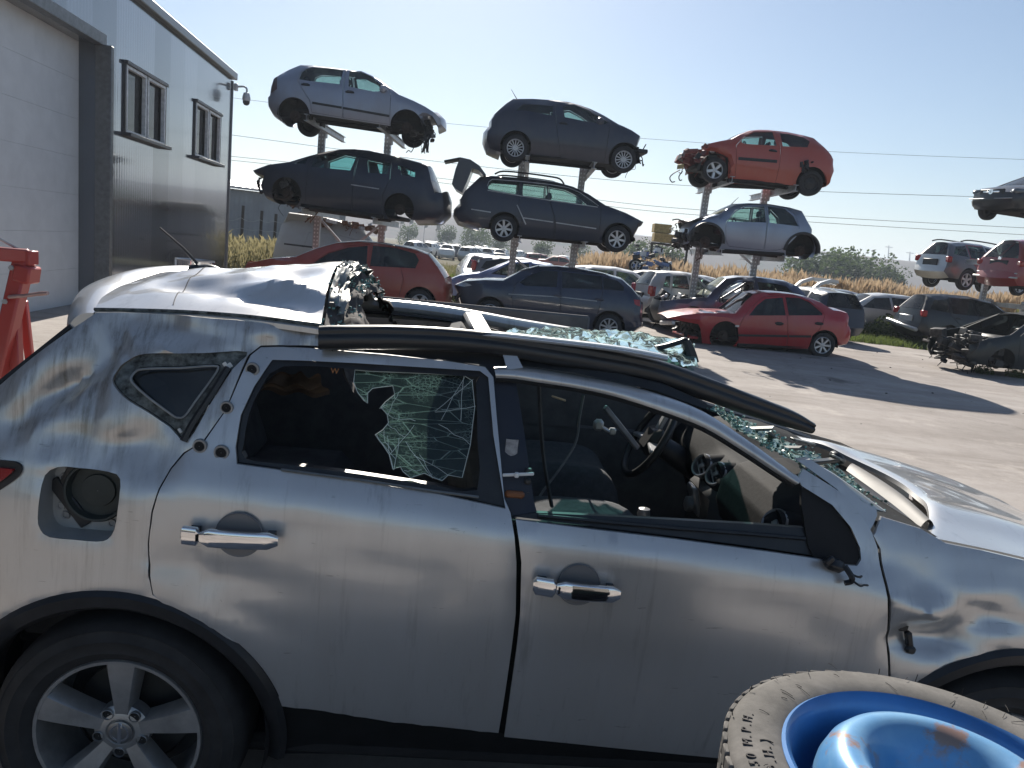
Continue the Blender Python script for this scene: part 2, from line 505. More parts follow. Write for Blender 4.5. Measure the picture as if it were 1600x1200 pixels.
def make_car(name, label, o, Y, a, face, wr, wf, r, prof, paintm, win=(), doors=(), handles=(), sill=None, ra=None, w=.83, belt=None,
             wheels=None, wheels_far=None, trims=(), lamps=(), step=.11, cat='car', group=None, tum=.36, gmat=None, seats=True, missing=(), rounding=.07,
             end=(.10, .09), front_cut=None, archz=.02, mats=None, win_open=(), tilt=0.0, cargo=None, crown=.03, rimmat=None, ground=False):
    mats = mats or {}
    c = Car()
    T = (lambda p: p) if o == 'm' else (lambda p: zc(o, *p))
    Pr = on_Y(*T(wr), Y)
    u = Vector((math.cos(a), math.sin(a), 0)); n = Vector((-math.sin(a), math.cos(a), 0))
    Pf = Pr + u * (face * wf) if o == 'm' else on_plane(*T(wf), Pr, n)
    X = (Pf - Pr).normalized(); wb = (Pf - Pr).length
    Zl = (n.cross(X) if face < 0 else X.cross(n)); Zl = Zl if Zl.z > 0 else -Zl
    Yl = Zl.cross(X)
    near = -1 if Yl.dot(n) > 0 else 1
    O = Pr + n * w - Zl * r
    if ground: O.z = 0.012
    M = Matrix((( X.x, Yl.x, Zl.x, O.x), (X.y, Yl.y, Zl.y, O.y), (X.z, Yl.z, Zl.z, O.z), (0, 0, 0, 1)))
    if tilt: M = M @ Matrix.Rotation(tilt, 4, 'X')
    root = empty(name, label=label, cat=cat, group=group, M=M)
    def loc(p):
        if o == 'm': return p
        q = on_plane(*T(p), Pr, n) - Pr
        return (q.dot(X), q.dot(Zl) + r)
    segs = [(nm, [loc(p) for p in pts]) for nm, pts in prof]
    top = []
    for nm, pts in segs:
        for p in pts:
            if not top or math.hypot(top[-1][0] - p[0], top[-1][1] - p[1]) > 1e-4: top.append(p)
    TP = np.array(top); A_, B_ = TP[:-1], TP[1:]
    xmax, xmin = TP[:, 0].max(), TP[:, 0].min()
    if belt: bl = [loc(p) for p in belt]
    else: bl = [(0, .95), (wb, .9)]
    def zbelt(x): return bl[0][1] + (bl[1][1] - bl[0][1]) * (x - bl[0][0]) / (bl[1][0] - bl[0][0])
    def yh(x, z):
        y = w
        f = max(0, (x - (xmax - .75)) / .75); y -= w * end[0] * 2 * f * f
        b = max(0, ((xmin + .6) - x) / .6); y -= w * end[1] * 1.6 * b * b
        zb = zbelt(x)
        if z > zb: y -= tum * (z - zb)
        y -= .05 * max(0, (z - .62) / .4) ** 2 * (1 if z < zb else min(1, (zb - .62) / .4) ** 2) if z > .62 else 0
        if z < .5: y -= .10 * ((.5 - z) / .4) ** 1.5
        d = poly_dist(np.array((x, z)), A_, B_)
        if d < rounding: q = 1 - d / rounding; y -= rounding * (1 - math.sqrt(max(0, 1 - q * q)))
        return y
    sl = [loc(p) for p in sill] if sill else [(wb, .2), (0, .2)]
    def zs(x): return sl[0][1] + (sl[1][1] - sl[0][1]) * (x - sl[0][0]) / (sl[1][0] - sl[0][0])
    ra = ra or r * 1.13
    def arc(xc, zb0, zb1):
        zcn = r + archz
        t0 = math.pi - math.asin(max(-.95, min(.95, (zb0 - zcn) / ra))); t1 = math.asin(max(-.95, min(.95, (zb1 - zcn) / ra)))
        return [(xc + ra * math.cos(t0 + (t1 - t0) * k / 18), zcn + ra * math.sin(t0 + (t1 - t0) * k / 18)) for k in range(19)]
    A1 = arc(0, min(top[-1][1], r), zs(ra)); A2 = arc(wb, zs(wb - ra), max(zs(wb), min(top[0][1], r + .05)))
    if front_cut is not None:
        A2 = [p for p in A2 if p[0] <= front_cut]
    side = top + A1 + A2
    wins = [[loc(p) for p in q] for q in win]
    wopen = [[loc(p) for p in q] for q in win_open]
    drs = [[loc(p) for p in q] for q in doors]
    P, Tt, B = sheet2d(side, wins + wopen + [inset(d, -.004) for d in drs], step)
    body = MB()
    for sg in (-1, 1):
        add_sheet(body, P, Tt, B, lambda x, z, d, sg=sg: (x, sg * (yh(x, z) - d), z), .02)
    hs = [loc(p) for p in handles]
    strips = []
    for nm, pts in segs:
        mm = len(pts)
        strips.append((nm, pts))
    NL = 10
    ctr = TP.mean(axis=0)
    for nm, pts in strips:
        if nm in missing or nm == 'none': continue
        pts = densify(pts, .12, False)
        PP = np.array(pts)
        rows = []
        for i, p in enumerate(pts):
            t = PP[min(i + 1, len(pts) - 1)] - PP[max(i - 1, 0)]
            nr = np.array((t[1], -t[0])); nr = nr / (np.linalg.norm(nr) + 1e-9)
            if nr.dot(PP[i] - ctr) < 0: nr = -nr
            cr = .10 if nm == 'bumper' else (.05 if nm in ('windshield', 'rear_window', 'tailgate') else crown)
            rows.append((p, nr, cr, yh(*p)))
        def strip(mb, t0, t1, dep, n=NL):
            b = len(mb.v); V = []; F = []
            for (p, nr, cr, y) in rows:
                for k in range(n + 1):
                    t = t0 + (t1 - t0) * k / n
                    h = cr * (1 - t * t) - dep
                    V.append((p[0] + nr[0] * h, t * y, p[1] + nr[1] * h))
            for i in range(len(rows) - 1):
                for k in range(n):
                    q = i * (n + 1) + k
                    F.append((q, q + n + 1, q + n + 2, q + 1))
            mb.add(V, F)
        if nm in ('windshield', 'rear_window'):
            strip(body, -1, -.9, 0, 2); strip(body, .9, 1, 0, 2)
            g = MB(); strip(g, -.92, .92, .012); g.build(nm, mats.get(nm, gmat or GLASS), root)
        else:
            mb = MB(); strip(mb, -1, 1, 0); strip(mb, -.985, .985, .02)
            mb.build(nm, mats.get(nm, paintm), root)
    body.build('body', mats.get('body', paintm), root)
    for i, d in enumerate(drs):
        din = inset(d, .006)
        P, Tt, B = sheet2d(din, wins + wopen, step)
        for sg in ((near, -near)):
            mb = MB(); add_sheet(mb, P, Tt, B, lambda x, z, dd, sg=sg: (x, sg * (yh(x, z) + .002 - dd), z), .03)
            ob = mb.build('door', mats.get('door%d' % i, paintm), root)
            for h in hs:
                if pip([h], d)[0]:
                    hb = MB(); y = sg * (yh(*h) + .012)
                    hb.box((h[0], y, h[1]), (.2, .03, .045), None, .012)
                    hb.box((h[0], y - sg * .012, h[1] - .005), (.13, .01, .085), None, .004)
                    hb.build('handle', mats.get('handle', BLACK), ob)
    for q in wins:
        P, Tt, B = sheet2d(inset(q, -.012), [], .2)
        for sg in (near, -near):
            mb = MB(); add_sheet(mb, P, Tt, B, lambda x, z, dd, sg=sg: (x, sg * (yh(x, z) - .012 - dd), z), .004, roll=0)
            mb.build('window', gmat or GLASS, root)
    for (nm, poly, mat) in lamps:
        P, Tt, B = sheet2d([loc(p) for p in poly], [], .08)
        for sg in (near, -near):
            mb = MB(); add_sheet(mb, P, Tt, B, lambda x, z, dd, sg=sg: (x, sg * (yh(x, z) + .012 - dd), z), .03, roll=.006)
            mb.build(nm, mat, root)
    for (nm, pts, wd, mat) in trims:
        q = densify([loc(p) for p in pts], .15, False)
        for sg in (near, -near):
            mb = MB()
            for (x0, z0), (x1, z1) in zip(q[:-1], q[1:]):
                mb.bar((x0, sg * (yh(x0, z0) + .004), z0), (x1, sg * (yh(x1, z1) + .004), z1), .016, wd, 0)
            mb.build(nm, mat, root)
    # underbody and wheel wells
    ub = MB()
    zb = max(zs(0), zs(wb)) + .0
    ub.box((wb / 2, 0, zb + .05), (wb + .1, 2 * w * .78, .1), None, .04)
    ub.box(((xmin + .28) / 2, 0, zb + .26), (max(.2, abs(xmin) - .28), 2 * w * .7, .12), None, .04)
    ub.box((wb + (min(xmax, wb + .5) - wb) / 2, 0, zb + .16), (.5, 2 * w * .6, .12), None, .04)
    ub.box((wb * .5, w * .2, zb - .02), (wb * .8, .16, .1), None, .04)
    ub.box((-.30, 0, zb + .16), (.34, .8, .14), None, .05)
    for xw in (0, wb):
        for sg in (-1, 1):
            ub.lathe([(ra + .012, sg * (w - .03)), (ra + .012, sg * (w - .34)), (ra * .3, sg * (w - .36)), (.01, sg * (w - .36))], 20, c=(xw, 0, r + archz), a0=rad(-8), a1=rad(188))
        ub.tube([(xw, -w * .8, r), (xw, w * .8, r)], .045, 8)
    for sg in (-1, 1):
        ub.bar((ra * .98, sg * (w * .86), zb + .03), (wb - ra * .98, sg * (w * .86), zs(wb) + .065), .1, .1, .02)
    ub.build('underbody', mats.get('underbody', DARK), root)
    # wheels
    WL = wheels if wheels is not None else (SP7, SP7)
    WF = wheels_far if wheels_far is not None else WL
    for (sg, L) in ((near, WL), (-near, WF)):
        for xw, st in ((0, L[0]), (wb, L[1])):
            if st is None:
                mb = MB()
                mb.lathe([(.02, sg * (w - .17)), (r * .42, sg * (w - .17)), (r * .42, sg * (w - .15)), (r * .2, sg * (w - .14)), (r * .17, sg * (w - .1)), (.01, sg * (w - .1))], 20)
                mb.box((.03, sg * (w - .2), .02), (.2, .06, .1), None, .02)
                h = mb.build('brake_disc', HUB, root); h.location = (xw, 0, r)
            else:
                add_wheel(root, xw, sg * (w - .125), r, r, sg, st, rimmat=rimmat)
    if seats:
        zf = zb + .12
        for sy in (-1, 1):
            seat_mb(wb * .5, sy * .36, zf).build('seat', SEATM, root)
        seat_mb(wb * .18, 0, zf + .03, 1.15, .55, .3, False).build('rear_seat', SEATM, root)
        db = MB(); dz = zbelt(wb * .8) - .06
        db.box((wb * .83, 0, dz - .12), (.42, 2 * w * .82, .24), None, .07)
        db.box((wb * .72, 0, dz - .3), (.3, .22, .3), None, .05)
        db.tube([(wb * .69 + .06 * math.cos(t) * .6, .36 + .18 * math.sin(t), dz + .02 + .18 * math.cos(t)) for t in [k * math.pi / 8 for k in range(16)]], .016, 6, closed=True)
        db.build('dashboard', BLACK, root)
    c.root, c.loc, c.yh, c.near, c.wb, c.M, c.w, c.r, c.top, c.zs = root, loc, yh, near, wb, M, w, r, top, zs
    c.xmax, c.xmin, c.zb = xmax, xmin, zb
    def under(wx):
        t = (wx - M.translation.x) / (M[0][0] if abs(M[0][0]) > 1e-6 else 1); return (M @ Vector((t, 0, zb))).z
    c.under = under
    return c
# ================================================================ setting
random.seed(7); RS = random.Random(11)
def vlin(nt, sock, a, b):      # helper: map range
    m = nt.nodes.new('ShaderNodeMapRange'); m.inputs[1].default_value = a; m.inputs[2].default_value = b
    nt.links.new(sock, m.inputs[0]); return m.outputs[0]
# ---- ground (one sheet to the hills) and the concrete yard on it
def ground_mat():
    m, nt, b = nodes('dry ground')
    n1 = tex_noise(nt, .08, 6, .6); n2 = tex_noise(nt, 2.2, 8, .7)
    c1 = ramp(nt, n1.outputs[0], [(.35, (.055, .075, .025)), (.5, (.15, .125, .07)), (.65, (.20, .16, .10))])
    c2 = ramp(nt, n2.outputs[0], [(.35, (.5, .5, .5)), (.7, (1, 1, 1))])
    nt.links.new(mixc(nt, 1.0, c1.outputs[0], c2.outputs[0], 'MULTIPLY'), b.inputs['Base Color'])
    setp(b, rough=.95, spec=.1); bump(nt, b, n2.outputs[0], .6, .06); return m
def concrete_mat():
    m, nt, b = nodes('worn concrete')
    n1 = tex_noise(nt, .35, 6, .62); n2 = tex_noise(nt, 3.5, 8, .7); n3 = tex_noise(nt, 55, 4, .7)
    n4 = tex_noise(nt, .5, 5, .6, stretch=(.35, 1.6, 1))
    c = ramp(nt, n1.outputs[0], [(.3, (.29, .262, .24)), (.52, (.365, .332, .308)), (.72, (.43, .40, .375))]).outputs[0]
    c = mixc(nt, .55, c, ramp(nt, n4.outputs[0], [(.35, (.62, .6, .58)), (.6, (1, 1, 1))]).outputs[0], 'MULTIPLY')
    c = mixc(nt, .6, c, ramp(nt, n2.outputs[0], [(.32, (.76, .75, .74)), (.55, (1, 1, 1))]).outputs[0], 'MULTIPLY')
    c = mixc(nt, .5, c, ramp(nt, n3.outputs[0], [(.3, (.8, .8, .8)), (.6, (1.03, 1.03, 1.03))]).outputs[0], 'MULTIPLY')
    n5 = tex_noise(nt, .22, 4, .55, stretch=(.5, 3.2, 1)); n6 = tex_noise(nt, 1.1, 7, .7, stretch=(.25, 2.6, 1))
    c = mixc(nt, mixc(nt, 1.0, ramp(nt, n5.outputs[0], [(.47, (0, 0, 0)), (.64, (.55, .55, .55))]).outputs[0], ramp(nt, n6.outputs[0], [(.4, (0, 0, 0)), (.62, (1, 1, 1))]).outputs[0], 'MULTIPLY'), c, (.17, .145, .125))
    n7 = tex_noise(nt, .6, 8, .75); c = mixc(nt, ramp(nt, n7.outputs[0], [(.55, (0, 0, 0)), (.68, (.55, .55, .55))]).outputs[0], c, (.50, .455, .41))
    # dark oil spots
    tc = nt.nodes.new('ShaderNodeTexCoord'); vo = nt.nodes.new('ShaderNodeTexVoronoi'); vo.inputs['Scale'].default_value = .45
    nt.links.new(tc.outputs['Object'], vo.inputs['Vector'])
    add = nt.nodes.new('ShaderNodeMath'); add.operation = 'ADD'
    sc = nt.nodes.new('ShaderNodeMath'); sc.operation = 'MULTIPLY'; sc.inputs[1].default_value = .5
    nt.links.new(n2.outputs[0], sc.inputs[0]); nt.links.new(vo.outputs['Distance'], add.inputs[0]); nt.links.new(sc.outputs[0], add.inputs[1])
    c = mixc(nt, ramp(nt, add.outputs[0], [(.28, (.75, .75, .75)), (.42, (0, 0, 0))]).outputs[0], c, (.10, .09, .08))
    # joints and cracks
    vo2 = nt.nodes.new('ShaderNodeTexVoronoi'); vo2.feature = 'DISTANCE_TO_EDGE'; vo2.inputs['Scale'].default_value = .13
    wob = nt.nodes.new('ShaderNodeVectorMath'); wob.operation = 'ADD'
    nt.links.new(tc.outputs['Object'], wob.inputs[0])
    ws = nt.nodes.new('ShaderNodeVectorMath'); ws.operation = 'SCALE'; ws.inputs[3].default_value = 1.2
    nt.links.new(n2.outputs['Color'], ws.inputs[0]); nt.links.new(ws.outputs[0], wob.inputs[1]); nt.links.new(wob.outputs[0], vo2.inputs['Vector'])
    cr = ramp(nt, vo2.outputs['Distance'], [(.0, (.55, .55, .55)), (.0022, (0, 0, 0))])
    c = mixc(nt, cr.outputs[0], c, (.09, .08, .07))
    nt.links.new(c, b.inputs['Base Color']); setp(b, rough=.86, spec=.25)
    bump(nt, b, n3.outputs[0], .25, .004); return m
GROUND = ground_mat(); CONC = concrete_mat()
mb = MB(); mb.add([(-2600, -600, 0), (2600, -600, 0), (2600, 2600, 0), (-2600, 2600, 0)], [(0, 1, 2, 3)])
tag(mb.build('ground', GROUND), kind='structure')
yard = [(-9.2, -25), (30, -25), (30, 14.0), (24, 17.2), (17.5, 20.2), (13.2, 22.6), (11.7, 23.1), (10.3, 23.6), (7, 24.4), (3, 25), (-2, 24.6), (-8.9, 25.0)]
yd = []
for i, (a, b_) in enumerate(zip(yard, yard[1:] + yard[:1])):
    k = 10 if 2 <= i <= 10 else 1
    for j in range(k):
        t = j / k; yd.append((a[0] + (b_[0] - a[0]) * t + (RS.uniform(-.1, .1) if k > 1 else 0), a[1] + (b_[1] - a[1]) * t + (RS.uniform(-.15, .15) if k > 1 else 0)))
mb = MB(); mb.add([(x, y, .012) for x, y in yd], tri_poly(yd))
tag(mb.build('concrete_yard', CONC), kind='structure')
mb = MB()
for i in range(70):                                       # grit and small stones lying on the yard
    x, y = RS.uniform(1.5, 11), RS.uniform(4.5, 21); s = RS.choice((.006, .008, .008, .01, .02))
    mb.box((x, y, .012 + s * .3), (s * 2, s * 1.5, s), Matrix.Rotation(RS.uniform(0, 3), 3, 'Z'), s * .4)
tag(mb.build('grit', plain('grit', (.09, .075, .065), .9, var=.6)), kind='stuff', label='dark grit and small stones scattered over the concrete yard')
# ---- hills
def hill_mat():
    m, nt, b = nodes('hill fields')
    n1 = tex_noise(nt, .006, 5, .55, stretch=(1, .35, 1)); n2 = tex_noise(nt, .03, 6, .6)
    c = ramp(nt, n1.outputs[0], [(.38, (.055, .06, .03)), (.47, (.13, .10, .075)), (.6, (.19, .14, .11)), (.7, (.09, .08, .05))]).outputs[0]
    c = mixc(nt, ramp(nt, n2.outputs[0], [(.56, (0, 0, 0)), (.64, (.8, .8, .8))]).outputs[0], c, (.05, .07, .035))
    nt.links.new(c, b.inputs['Base Color']); setp(b, rough=1.0, spec=0); return m
def ridge(name, y0, y1, h, seed, x0=-2400, x1=2400, ease=.5):
    def fn(u, v):
        x = x0 + (x1 - x0) * u; y = y0 + (y1 - y0) * v
        k = noise.noise(Vector((x * .0011 + seed, y * .0007, seed)))
        k2 = noise.noise(Vector((x * .004 + seed, y * .003, seed + 4))); k3 = noise.noise(Vector((x * .02, y * .02, seed + 9)))
        e = 1 - (1 - min(1, v / ease)) ** 2
        return Vector((x, y, -1.5 + e * (h * (1 + .28 * k + .12 * k2) + 1.2 * k3)))
    mb = MB(); mb.grid(fn, 160, 18)
    return tag(mb.build(name, HILLM, sharp=0), kind='structure')
HILLM = hill_mat()
ridge('hills', 520, 950, 29, 3.1)
ridge('far_hills', 1000, 1800, 50, 8.7)
# ---- building on the left
WALLM_COLS = {}
def wall_mat():
    m, nt, b = nodes('ribbed grey cladding')
    tc = nt.nodes.new('ShaderNodeTexCoord'); sx = nt.nodes.new('ShaderNodeSeparateXYZ'); nt.links.new(tc.outputs['Object'], sx.inputs[0])
    # panels of one metre, each with its own tone and its own rib depth
    fl = nt.nodes.new('ShaderNodeMath'); fl.operation = 'FLOOR'; nt.links.new(sx.outputs[0], fl.inputs[0])
    wn_ = nt.nodes.new('ShaderNodeTexWhiteNoise'); wn_.noise_dimensions = '1D'; nt.links.new(fl.outputs[0], wn_.inputs['W'])
    n = tex_noise(nt, .9, 5, .6)
    c = ramp(nt, wn_.outputs[0], [(.0, (.13, .145, .17)), (1, (.24, .255, .29))]).outputs[0]
    c = mixc(nt, .35, c, ramp(nt, n.outputs[0], [(.3, (.7, .7, .7)), (.7, (1, 1, 1))]).outputs[0], 'MULTIPLY')
    fr = nt.nodes.new('ShaderNodeMath'); fr.operation = 'FRACT'; nt.links.new(sx.outputs[0], fr.inputs[0])
    c = mixc(nt, ramp(nt, fr.outputs[0], [(0, (.8, .8, .8)), (.012, (0, 0, 0))]).outputs[0], c, (.06, .06, .065))
    nt.links.new(c, b.inputs['Base Color'])
    wv = nt.nodes.new('ShaderNodeTexWave'); wv.inputs['Scale'].default_value = 2.6; wv.wave_profile = 'SIN'
    nt.links.new(tc.outputs['Object'], wv.inputs[0])
    mu = nt.nodes.new('ShaderNodeMath'); mu.operation = 'MULTIPLY'
    st = ramp(nt, wn_.outputs[0], [(.35, (.12, .12, .12)), (.65, (1, 1, 1))])
    nt.links.new(wv.outputs[1], mu.inputs[0]); nt.links.new(st.outputs[0], mu.inputs[1])
    setp(b, rough=.13, metal=.7, spec=.5, coat=.3); bump(nt, b, mu.outputs[0], .09, .01); return m
WALLM = wall_mat()
TRIM = plain('grey metal flashing', (.20, .21, .23), .4, .4, var=.08)
DARKTRIM = plain('dark window frame', (.06, .06, .065), .45, .2)
DOORM = plain('pale sectional door', (.68, .69, .70), .5, .05, var=.06, scale=3)
W0 = Vector((-7.57, 12.8, 0)); WD = Vector((-.1237, .9923, 0)).normalized(); WN = Vector((WD.y, -WD.x, 0))
def wl(x, y):                                   # pixel -> (along wall, height)
    q = on_plane(x, y, W0, WN); return ((q - W0).dot(WD), q.z)
BM = Matrix(((WD.x, -WN.x, 0, W0.x), (WD.y, -WN.y, 0, W0.y), (0, 0, 1, 0), (0, 0, 0, 1)))   # local x along wall, y into the building
bld = empty('metal_building', M=BM, label='grey corrugated metal building with big sectional door and two windows', cat='building')
s_end, z_top = wl(363, 120)
d_r, d_top = wl(149, 68)
d_r2, _ = wl(128, 240)
win_px = [[(194, 91), (258.6, 133), (255.6, 233), (191, 212)], [(304.4, 154), (344, 178), (342, 260), (300.6, 248)]]
wrect = []
for q in win_px:
    P_ = [wl(*p) for p in q]
    wrect.append((P_[0][0] * .5 + P_[3][0] * .5, P_[1][0] * .5 + P_[2][0] * .5, (P_[2][1] + P_[3][1]) / 2, (P_[0][1] + P_[1][1]) / 2))
s_beg = -16.0; dl = d_r - 5.6
rectp = lambda a: [(a[0], a[2]), (a[1], a[2]), (a[1], a[3]), (a[0], a[3])]
P, Tt, B = sheet2d([(s_beg, 0), (s_end, 0), (s_end, z_top), (s_beg, z_top)], [[(dl, -.01), (d_r, -.01), (d_r, d_top), (dl, d_top)]] + [rectp(a) for a in wrect], .8)
mb = MB(); add_sheet(mb, P, Tt, B, lambda u, v, d: (u, d, v), .28, roll=0)
mb.build('wall', WALLM, bld, sharp=20)
mb = MB(); mb.box((s_end - .1, 5.2, z_top / 2), (.2, 9.8, z_top - .02)); mb.box((s_beg + .1, 5.2, z_top / 2), (.2, 9.8, z_top - .02)); mb.box(((s_beg + s_end) / 2, 10.2, z_top / 2), (s_end - s_beg, .2, z_top - .02))
mb.build('side_wall', WALLM, bld)
mb = MB(); mb.box(((s_beg + s_end) / 2, 5.1, z_top - .12), (s_end - s_beg - .3, 9.6, .1)); mb.build('roof', TRIM, bld)
mb = MB(); mb.box(((s_beg + s_end) / 2 + .03, -.03, z_top + .03), (s_end - s_beg + .14, .2, .2), None, .02)
mb.box((s_end + .03, 5.2, z_top + .03), (.16, 10.2, .198), None, .02)
mb.box((s_end + .012, -.012, z_top / 2 - .05), (.06, .06, z_top - .12), None, .01)
mb.build('roof_flashing', TRIM, bld)
mb = MB()
dh = d_top / 7.0
for k in range(7):
    mb.box(((dl + d_r) / 2, .30, dh * (k + .5)), (d_r - dl + .2, .06, dh - .002), None, .0015)
mb.build('sectional_door', DOORM, bld)
mb = MB()
mb.box((d_r + .07, .02, d_top / 2), (.13, .56, d_top), None, .01); mb.box((dl - .07, .02, d_top / 2), (.13, .56, d_top), None, .01)
mb.box(((dl + d_r) / 2, -.04, d_top + .09), (d_r - dl + .3, .18, .2), None, .01)
mb.build('door_surround', plain('dark door surround', (.15, .155, .16), .45, .4), bld)
for a in wrect:
    x0, x1, z0, z1 = a; fw = .07
    mb = MB()
    for (c, d) in ((((x0 + x1) / 2, .0, z1 - fw / 2), (x1 - x0, .16, fw)), (((x0 + x1) / 2, -.03, z0 + fw / 2), (x1 - x0 + .06, .26, fw)),
                   ((x0 + fw / 2, .02, (z0 + z1) / 2), (fw, .118, z1 - z0 - 2 * fw)), ((x1 - fw / 2, .02, (z0 + z1) / 2), (fw, .118, z1 - z0 - 2 * fw)), (((x0 + x1) / 2, .03, (z0 + z1) / 2), (.08, .08, z1 - z0 - 2 * fw))):
        mb.box(c, d, None, .008)
    f = mb.build('window', DARKTRIM, bld)
    mb = MB(); wfm = []
    for xa, xb in ((x0 + fw, (x0 + x1) / 2 - .04), ((x0 + x1) / 2 + .04, x1 - fw)):
        for (c, d) in ((((xa + xb) / 2, .0, z1 - fw - .03), (xb - xa, .08, .06)), (((xa + xb) / 2, .0, z0 + fw + .03), (xb - xa, .08, .06)), ((xa + .03, .0, (z0 + z1) / 2), (.06, .08, z1 - z0 - 2 * fw - .12)), ((xb - .03, .0, (z0 + z1) / 2), (.06, .08, z1 - z0 - 2 * fw - .12))):
            mb.box(c, d, None, .006)
    mb.build('sash', plain('white window sash', (.62, .63, .64), .4), f)
    for xa, xb in ((x0 + fw, (x0 + x1) / 2 - .04), ((x0 + x1) / 2 + .04, x1 - fw)):
        mb = MB(); mb.box(((xa + xb) / 2, .075, (z0 + z1) / 2), (xb - xa, .012, z1 - z0 - 2 * fw)); mb.build('pane', glass('window pane', (.12, .15, .17), .04), f)
mb = MB(); mb.box(((s_beg + s_end) / 2, 5, .02), (s_end - s_beg - .5, 9.2, .04)); mb.box(((s_beg + s_end) / 2, 4.0, 2), (s_end - s_beg - .6, .1, 4.0)); mb.build('interior', plain('dim interior', (.10, .10, .10), .9), bld)
# security camera on the corner
cp = BM @ Vector((s_end + .02, -.06, z_top - .35))
cam_t = empty('security_camera', cp, label='white dome security camera on an arm at the building corner', cat='camera')
mb = MB(); mb.box((.05, 0, .08), (.1, .12, .2), None, .02); mb.tube(curve([(.1, 0, .1), (.28, 0, .12), (.36, 0, .06), (.36, 0, -.05)], 5), .028, 8)
mb.build('bracket', plain('white plastic', (.6, .61, .62), .45), cam_t)
mb = MB(); mb.lathe([(.02, .0), (.08, -.02), (.11, -.12), (.115, -.2), (.10, -.24)], 20, 'Z', (.36, 0, -.03)); mb.build('housing', plain('white plastic', (.6, .61, .62), .45), cam_t)
mb = MB(); mb.lathe([(.10, -.235), (.095, -.3), (.06, -.35), (.005, -.365)], 20, 'Z', (.36, 0, -.03)); mb.build('dome', plain('smoked dome', (.05, .05, .055), .15), cam_t)
# ---- shed and wire fence behind the building
def ribm(name, col, sc):
    m, nt, b = nodes(name); tc = nt.nodes.new('ShaderNodeTexCoord'); wv = nt.nodes.new('ShaderNodeTexWave'); wv.inputs['Scale'].default_value = sc
    nt.links.new(tc.outputs['Object'], wv.inputs[0]); n = tex_noise(nt, 1.2, 5, .6)
    nt.links.new(ramp(nt, n.outputs[0], [(.3, tuple(c * .7 for c in col)), (.7, col)]).outputs[0], b.inputs['Base Color'])
    setp(b, rough=.5, metal=.3); bump(nt, b, wv.outputs[1], .6, .03); return m
p0 = on_Y(330, 285, 36); p1 = on_Y(412, 304, 39)
sh = empty('metal_shed', (0, 0, 0), label='low grey metal shed behind the wire fence past the building corner', cat='shed')
mb = MB()
hz = (p0.z + p1.z) / 2
fl_ = [(p0.x - 8, p0.y - 3.0), (p1.x, p1.y), (p1.x + 3.2, p1.y + 4), (p0.x - 8, p0.y + 6)]
mb.prism(fl_, lambda u, v, d: (u, v, d), 0, hz)
mb.build('wall', ribm('shed cladding', (.33, .35, .38), 1.6), sh, sharp=20)
mb = MB(); mb.add([(p0.x - 8.2, p0.y - 3.4, hz + .02), (p1.x + .2, p1.y - .3, hz + .02), (p1.x + 3.4, p1.y + 4, hz + .55), (p0.x - 8.2, p0.y + 6, hz + .55), (p0.x - 8.2, p0.y - 3.4, hz + .12), (p1.x + .2, p1.y - .3, hz + .12), (p1.x + 3.4, p1.y + 4, hz + .65), (p0.x - 8.2, p0.y + 6, hz + .65)], [(0, 1, 2, 3), (4, 5, 6, 7), (0, 1, 5, 4), (1, 2, 6, 5), (2, 3, 7, 6), (3, 0, 4, 7)])
mb.build('roof', ribm('shed roof', (.45, .47, .50), 1.2), sh, sharp=20)
fe = empty('wire_fence', (0, 0, 0), label='dark post and wire fence with barbed strands in front of the grey shed', cat='fence')
fp = []
for (x, yb, yt) in ((340, 372, 316), (376, 380, 321), (405, 385, 329), (427, 388, 334), (450, 390, 338), (478, 392, 343), (505, 395, 347)):
    b_ = on_Y(x, yb, 29.5); t_ = on_Y(x + 2, yt, 29.5); fp.append((b_, t_))
    mb = MB(); mb.bar((b_.x, b_.y, 0), (b_.x + .05, b_.y, t_.z), .09, .09, .01); mb.build('post', plain('dark fence post', (.045, .04, .038), .8), fe)
for k in range(5):
    mb = MB()
    for (a, b_) in zip(fp[:-1], fp[1:]):
        z = .35 + k * .38
        pts = [(a[0].x + (b_[0].x - a[0].x) * t, a[0].y - .06, z - .10 * math.sin(math.pi * t) * (1 + .6 * math.sin(k * 5 + a[0].x))) for t in [i / 8 for i in range(9)]]
        mb.tube(pts, .008, 5)
    mb.build('wire', GALV, fe)
# ---- power lines high above the field
WIRE = plain('power cable', (.10, .10, .11), .6)
for (pts, lab) in (([(340, 208), (680, 252), (1000, 285), (1300, 300), (1620, 310)], 'upper thin power cable crossing the sky behind the lifted cars'),
                   ([(340, 242), (700, 280), (1000, 320), (1300, 340), (1620, 357)], 'middle power cable running just above another close cable'),
                   ([(340, 248), (700, 287), (1000, 328), (1300, 349), (1620, 368)], 'lowest power cable in the sky, close under another'),
                   ([(340, 150), (700, 193), (1000, 216), (1300, 237), (1620, 250)], 'faint topmost power cable crossing the sky above the red lifted hatchback')):
    mb = MB(); mb.tube(curve([tuple(on_Y(x, y, 75)) for x, y in pts], 10), .016 if 'faint' in lab else .022, 5)
    tag(mb.build('power_line', WIRE), lab, 'cable', 'power lines behind the yard')
